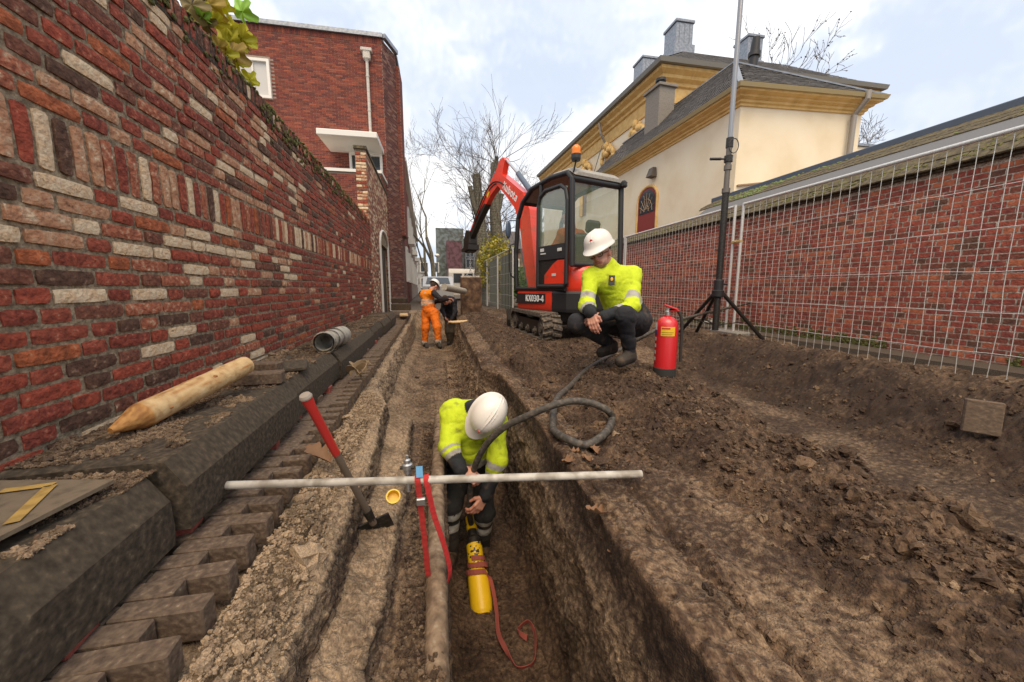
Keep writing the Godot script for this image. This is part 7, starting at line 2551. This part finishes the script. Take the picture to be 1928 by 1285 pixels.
func trees() -> void:
	twig_min = 0.006
	tree("bare_tree", "bare spreading street tree beyond the terrace", Vector3(-0.5, 0, -32), 5.2, 0.24, 7, 3, 0.7, 1.0)
	tree("bare_tree", "bare slender tree behind the far white van", Vector3(-1.4, 0, -48), 6.0, 0.24, 6, 8, 0.7, 1.0)
	tree("bare_tree", "bare leaning tree past the yellow shrub", Vector3(4.5, 0, -36), 5.4, 0.22, 6, 15, 0.8, 1.0)
	tree("bare_tree", "bare tree showing behind the excavator boom and house end", Vector3(9.0, 0, -38), 6.0, 0.22, 6, 21, 0.8, 1.0)
	# pollarded plane trees: stubby limbs with thin shoots
	for k in [[Vector3(1.95, 0, -19.5), 6.4, 0.33, 31, "thick grey pollarded tree trunk with cut limbs behind the fence"], [Vector3(3.1, 0, -20.5), 7.3, 0.38, 33, "pollarded tree trunk with a tall cut limb beside the excavator boom"]]:
		var t := thing("pollard_tree", k[4], "tree", "", k[0])
		var gr := RandomNumberGenerator.new()
		gr.seed = k[3]
		var b := B.new()
		var tw := B.new()
		var pts := []
		var rads := []
		for i in 9:
			var u := i / 8.0
			pts.append(Vector3(sin(u * 4.0 + k[3]) * 0.15, u * k[1], cos(u * 3.0) * 0.1))
			rads.append(k[2] * lerpf(1.15, 0.62, u) * (1.0 + gr.randf_range(-0.06, 0.06)))
		b.tube(pts, rads, 12)
		for m in 3:
			var s: Vector3 = pts[gr.randi_range(4, 8)]
			var a := gr.randf() * TAU
			var d := Vector3(cos(a), gr.randf_range(1.4, 2.6), sin(a)).normalized()
			var ll := gr.randf_range(0.7, 2.0)
			b.tube([s, s + d * ll * 0.5, s + (d + Vector3(0, 0.3, 0)).normalized() * ll], [0.16, 0.13, 0.11], 8)
			for q in 5:
				grow(tw, tw, s + d * ll * gr.randf_range(0.6, 1.0), (d + Vector3(gr.randfn(), gr.randfn() + 0.4, gr.randfn()) * 0.7).normalized(), gr.randf_range(0.9, 2.0), 0.02, 2, gr, 0.6, 0.6)
		for q in 14:
			grow(tw, tw, pts[gr.randi_range(3, 8)], Vector3(gr.randfn(), gr.randfn() * 0.5 + 0.4, gr.randfn()).normalized(), gr.randf_range(1.0, 2.6), 0.022, 3, gr, 0.6, 0.2)
		put(t, "trunk", b.mesh(), M.bark)
		put(t, "shoots", tw.mesh(), M.twig)
	# tree behind the house
	twig_min = 0.009
	var bt := tree("garden_tree", "bare bushy garden tree with a few dark leaves behind the house roof", Vector3(24.0, 0, -20.5), 5.2, 0.3, 7, 45, 0.7, 1.0)
	for t in [bt]:
		var twv: PackedVector3Array = t.get_node("crown").mesh.surface_get_arrays(0)[Mesh.ARRAY_VERTEX]
		var few := leaf_mesh(2600, func(): return twv[rng.randi() % twv.size()], 0.11, [Color(0.06, 0.035, 0.04), Color(0.09, 0.05, 0.04)])
		put(t, "leaves", few.mesh(), M.leafy)
	tree("garden_tree", "bare garden tree tops over the mossy lean-to roof", Vector3(26.5, 0, -20.5), 4.4, 0.22, 7, 47, 0.85, 0.8)
	# yellowing shrub by the far fence
	for k in [[Vector3(2.5, 0, -17.2), 1.3, 3.2, [Color(0.36, 0.3, 0.03), Color(0.22, 0.25, 0.04), Color(0.42, 0.34, 0.03)], "yellow-leaved shrub behind the far fence", 3200], [Vector3(3.4, 0, -15.5), 1.2, 1.7, [Color(0.06, 0.12, 0.03), Color(0.10, 0.16, 0.04)], "dark green shrub beside the yellow-leaved shrub", 2600]]:
		var t := thing("shrub", k[4], "shrub", "", k[0])
		var lf := leaf_mesh(k[5], func():
			var v := Vector3(rng.randfn(), rng.randfn(), rng.randfn()).normalized() * pow(rng.randf(), 0.4)
			return Vector3(v.x * k[1] * 0.7, k[2] * (0.55 + 0.45 * v.y) + noise.get_noise_3d(v.x * 200, v.y * 200, v.z * 200) * 0.5, v.z * k[1]), 0.13, k[3])
		put(t, "foliage", lf.mesh(), M.leafy)
		var sb := B.new()
		for i in 7: sb.tube([Vector3(0, 0, 0), Vector3(rng.randf_range(-0.4, 0.4), k[2] * 0.5, rng.randf_range(-0.4, 0.4)), Vector3(rng.randf_range(-0.6, 0.6), k[2] * 0.85, rng.randf_range(-0.6, 0.6))], [0.04, 0.03, 0.015], 5)
		put(t, "stem", sb.mesh(), M.twig)
	# climbing plant hanging over the old wall, each large leaf its own part
	var vine := thing("climbing_vine", "yellow-green lobed vine leaves hanging over the top of the old wall", "vine")
	var sp := [[370, 18, 2.35, 0.07, 0], [395, 8, 2.4, 0.08, 2], [418, 12, 2.5, 0.06, 0], [455, 22, 2.6, 0.075, 1], [405, 40, 2.45, 0.06, 0], [388, 45, 2.4, 0.055, 3], [425, 50, 2.55, 0.06, 0], [440, 60, 2.6, 0.075, 0], [430, 78, 2.6, 0.085, 0], [455, 72, 2.62, 0.07, 0], [440, 100, 2.6, 0.08, 2], [425, 100, 2.55, 0.06, 0], [445, 115, 2.65, 0.06, 0], [470, 150, 2.75, 0.055, 0], [462, 78, 2.7, 0.06, 0], [360, 8, 2.3, 0.08, 3], [412, 88, 2.5, 0.05, 2], [380, 32, 2.35, 0.05, 1]]
	var leaves := [Color(0.62, 0.58, 0.05), Color(0.24, 0.45, 0.06), Color(0.40, 0.28, 0.06), Color(0.16, 0.12, 0.04)]
	var vs := B.new()
	for i in sp.size():
		var p := at(sp[i][0], sp[i][1], sp[i][2])
		var s: float = sp[i][3] * 1.25
		var bs := Basis(Vector3(0, 1, 0), rng.randf_range(-0.8, 0.8) + 0.4) * Basis(Vector3(1, 0, 0), rng.randf_range(0.2, 1.3)) * Basis(Vector3(0, 0, 1), rng.randf_range(-1, 1))
		var b := B.new()
		var rim := []
		var n := 30
		for k in n:
			var a := TAU * k / n
			var rr := s * (0.82 + 0.2 * cos(a * 5.0 + PI) + 0.05 * cos(a * 15.0)) * (0.55 if absf(wrapf(a - PI * 1.5, -PI, PI)) < 0.25 else 1.0)
			rim.append(p + bs * Vector3(cos(a) * rr, sin(a) * rr, -rr * rr * 4.0 + sin(a * 3.0) * 0.012))
		var tone: Color = leaves[sp[i][4]] * rng.randf_range(0.8, 1.2)
		for k in n:
			var k2 := (k + 1) % n
			var vein := func(w: int) -> Vector3: return p.lerp(rim[w], 0.5) + bs.z * (0.012 if (w * 5) % n < n / 2 else -0.002)
			b.col = tone * (1.0 + 0.12 * cos(TAU * k / n * 5.0))
			b.tri_n(p, vein.call(k), vein.call(k2), bs.z)
			b.quad_n(vein.call(k), rim[k], rim[k2], vein.call(k2), bs.z)
		b.smooth()
		put(vine, "leaf", b.mesh(), M.leafy)
		vs.tube(spline([at(350 + i * 2, -20, 2.35), at((sp[i][0] + 370) / 2.0, sp[i][1] - 15, sp[i][2]), p], 4), 0.004, 4)
	put(vine, "stem", vs.mesh(), M.twig)
func far_street() -> void:
	# modern blocks closing the street
	var blk := thing("modern_building", "far grey glass building with a purple brick stair tower", "building")
	var b := B.new()
	b.col = Color(0.16, 0.19, 0.19)
	b.box(Vector3(1.6, 5.0, -66), Vector3(4.4, 10.4, 8))
	put(blk, "glass_block", b.mesh(), M.plaster_like)
	var b2 := B.new()
	b2.col = Color(0.14, 0.065, 0.08)
	b2.box(Vector3(2.2, 4.0, -60.8), Vector3(2.4, 8.0, 2.0))
	put(blk, "stair_tower", b2.mesh(), M.plaster_like)
	for i in 4:
		for j in 5:
			window_in(blk, Vector3(4.1 + i * 1.5, 0.6 + j * 1.7, -61.7), Vector3(1, 0, 0), Vector3(0, 0, 1), 1.3, 1.4, 2, 1, null, M.zinc)
	var b3 := B.new()
	b3.col = Color(0.2, 0.21, 0.22)
	b3.box(Vector3(7.2, 4.4, -64), Vector3(6.6, 8.8, 4.4))
	put(blk, "office_block", b3.mesh(), M.plaster_like)
	var l := thing("grey_building", "far pale grey building left of the stair tower", "building")
	var c := B.new()
	c.col = Color(0.36, 0.36, 0.36)
	c.box(Vector3(-6.5, 2.6, -62), Vector3(8.5, 5.4, 6))
	put(l, "wall", c.mesh(), M.plaster_like)
	for i in 3:
		for j in 2: window_in(l, Vector3(-4.6 + i * 1.6, 0.8 + j * 2.3, -58.9), Vector3(1, 0, 0), Vector3(0, 0, 1), 1.2, 1.5, 2, 1)
	var r := thing("brick_house", "far brick house with dark roof behind the yellow shrub", "building")
	var d := B.new()
	d.col = Color(0.25, 0.15, 0.11)
	d.box(Vector3(9.5, 2.6, -46), Vector3(8, 5.2, 6))
	put(r, "wall", d.mesh(), M.plaster_like)
	var rr := B.new()
	rr.prism(PackedVector2Array([Vector2(-3.4, 5.2), Vector2(3.4, 5.2), Vector2(0, 7.6)]), Transform3D(Basis(Vector3(0, 0, -1), Vector3.UP, Vector3(1, 0, 0)), Vector3(9.5, 0, -46)), 8.4)
	put(r, "roof", rr.mesh(), mat("far_roof", Color(0.09, 0.08, 0.08), 0.8))
	for i in 4: window_in(r, Vector3(5.9 + i * 1.9, 2.6, -42.97), Vector3(1, 0, 0), Vector3(0, 0, 1), 1.2, 1.5, 2, 1)
	# white van and a pale car
	var van := thing("white_van", "small white van parked beyond the hanging block", "van", "", Vector3(1.4, -0.03, -27.0))
	var vb := B.new()
	var side := Basis(Vector3(0, 0, -1), Vector3.UP, Vector3(1, 0, 0))
	vb.prism(PackedVector2Array([Vector2(-2.2, 0.35), Vector2(2.2, 0.35), Vector2(2.25, 1.0), Vector2(1.5, 1.25), Vector2(1.0, 2.0), Vector2(-2.15, 2.05), Vector2(-2.25, 1.8)]), Transform3D(side, Vector3.ZERO), 1.75)
	put(van, "body", vb.mesh(), M.white)
	var vg := B.new()
	vg.box(Vector3(-0.3, 1.45, 2.24), Vector3(0.55, 0.6, 0.03), Basis.IDENTITY, 0.01)
	vg.box(Vector3(0.4, 1.45, 2.24), Vector3(0.55, 0.6, 0.03), Basis.IDENTITY, 0.01)
	put(van, "rear_window", vg.mesh(), M.window_glass)
	for q in [[-0.75, -1.4], [0.75, -1.4], [-0.75, 1.4], [0.75, 1.4]]:
		var wh := B.new()
		wh.lathe(Transform3D(Basis(Vector3(0, 0, 1), PI / 2), Vector3(q[0], 0.33, q[1])), [[0.0, -0.1], [0.2, -0.1], [0.33, -0.08], [0.33, 0.08], [0.2, 0.1], [0.0, 0.1]], 16)
		put(van, "wheel", wh.mesh(), M.rubber)
	for sx in [-0.8, 0.8]:
		var tl := B.new()
		tl.box(Vector3(sx, 1.0, 2.26), Vector3(0.1, 0.35, 0.04), Basis.IDENTITY, 0.01)
		put(van, "tail_light", tl.mesh(), mat("tail_red", Color(0.5, 0.02, 0.02), 0.3))
	var car := thing("parked_car", "pale silver car parked beyond the man in orange", "car", "", Vector3(-0.15, -0.03, -23.0))
	var cb := B.new()
	cb.prism(PackedVector2Array([Vector2(-2.1, 0.3), Vector2(2.0, 0.3), Vector2(2.1, 0.75), Vector2(1.2, 0.92), Vector2(0.5, 1.42), Vector2(-1.1, 1.46), Vector2(-1.9, 1.0), Vector2(-2.15, 0.9)]), Transform3D(side, Vector3.ZERO), 1.66)
	put(car, "body", cb.mesh(), mat("silver", Color(0.55, 0.56, 0.57), 0.3, 0.2))
	var cg := B.new()
	cg.quad_n(Vector3(-0.66, 1.05, 1.86), Vector3(0.66, 1.05, 1.86), Vector3(0.58, 1.4, 1.24), Vector3(-0.58, 1.4, 1.24), Vector3(0, 0.5, 1))
	put(car, "rear_window", cg.mesh(), M.window_glass)
	for q in [[-0.72, -1.3], [0.72, -1.3], [-0.72, 1.3], [0.72, 1.3]]:
		var wh := B.new()
		wh.lathe(Transform3D(Basis(Vector3(0, 0, 1), PI / 2), Vector3(q[0], 0.31, q[1])), [[0.0, -0.1], [0.2, -0.1], [0.31, -0.08], [0.31, 0.08], [0.2, 0.1], [0.0, 0.1]], 16)
		put(car, "wheel", wh.mesh(), M.rubber)
	# drain pipe carried at the far end, street lamp
	var dp := B.new()
	dp.tube([at(836, 541, 9.0), at(874, 549, 10.2)], 0.085, 14)
	single("carried_pipe", "grey drain pipe leaning between the man in orange and the hanging block", "pipe", dp, M.grey_plastic)
	var lp := thing("street_lamp", "slim grey street lamp before the purple stair tower", "street lamp", "", Vector3(-0.3, 0, -40))
	var lb := B.new()
	lb.tube([Vector3.ZERO, Vector3(0, 4.0, 0)], [0.06, 0.04], 8)
	put(lp, "post", lb.mesh(), M.zinc)
	var lh := B.new()
	lh.blob(Vector3(0, 4.1, 0), Vector3(0.25, 0.18, 0.25), Basis.IDENTITY, 12, 8)
	put(lp, "lamp_head", lh.mesh(), M.white)

func _ready() -> void:
	rng.seed = 7
	noise.seed = 3
	make_sky()
	make_materials()
	var t0 := Time.get_ticks_msec()
	trench_and_ground()
	print("ground ", Time.get_ticks_msec() - t0)
	left_wall()
	kerb_and_clinkers()
	right_wall()
	print("walls ", Time.get_ticks_msec() - t0)
	fences()
	left_building()
	right_house()
	print("buildings ", Time.get_ticks_msec() - t0)
	clods()
	print("clods ", Time.get_ticks_msec() - t0)
	excavator()
	objects()
	print("objects ", Time.get_ticks_msec() - t0)
	people()
	print("people ", Time.get_ticks_msec() - t0)
	trees()
	far_street()
	print("all ", Time.get_ticks_msec() - t0)
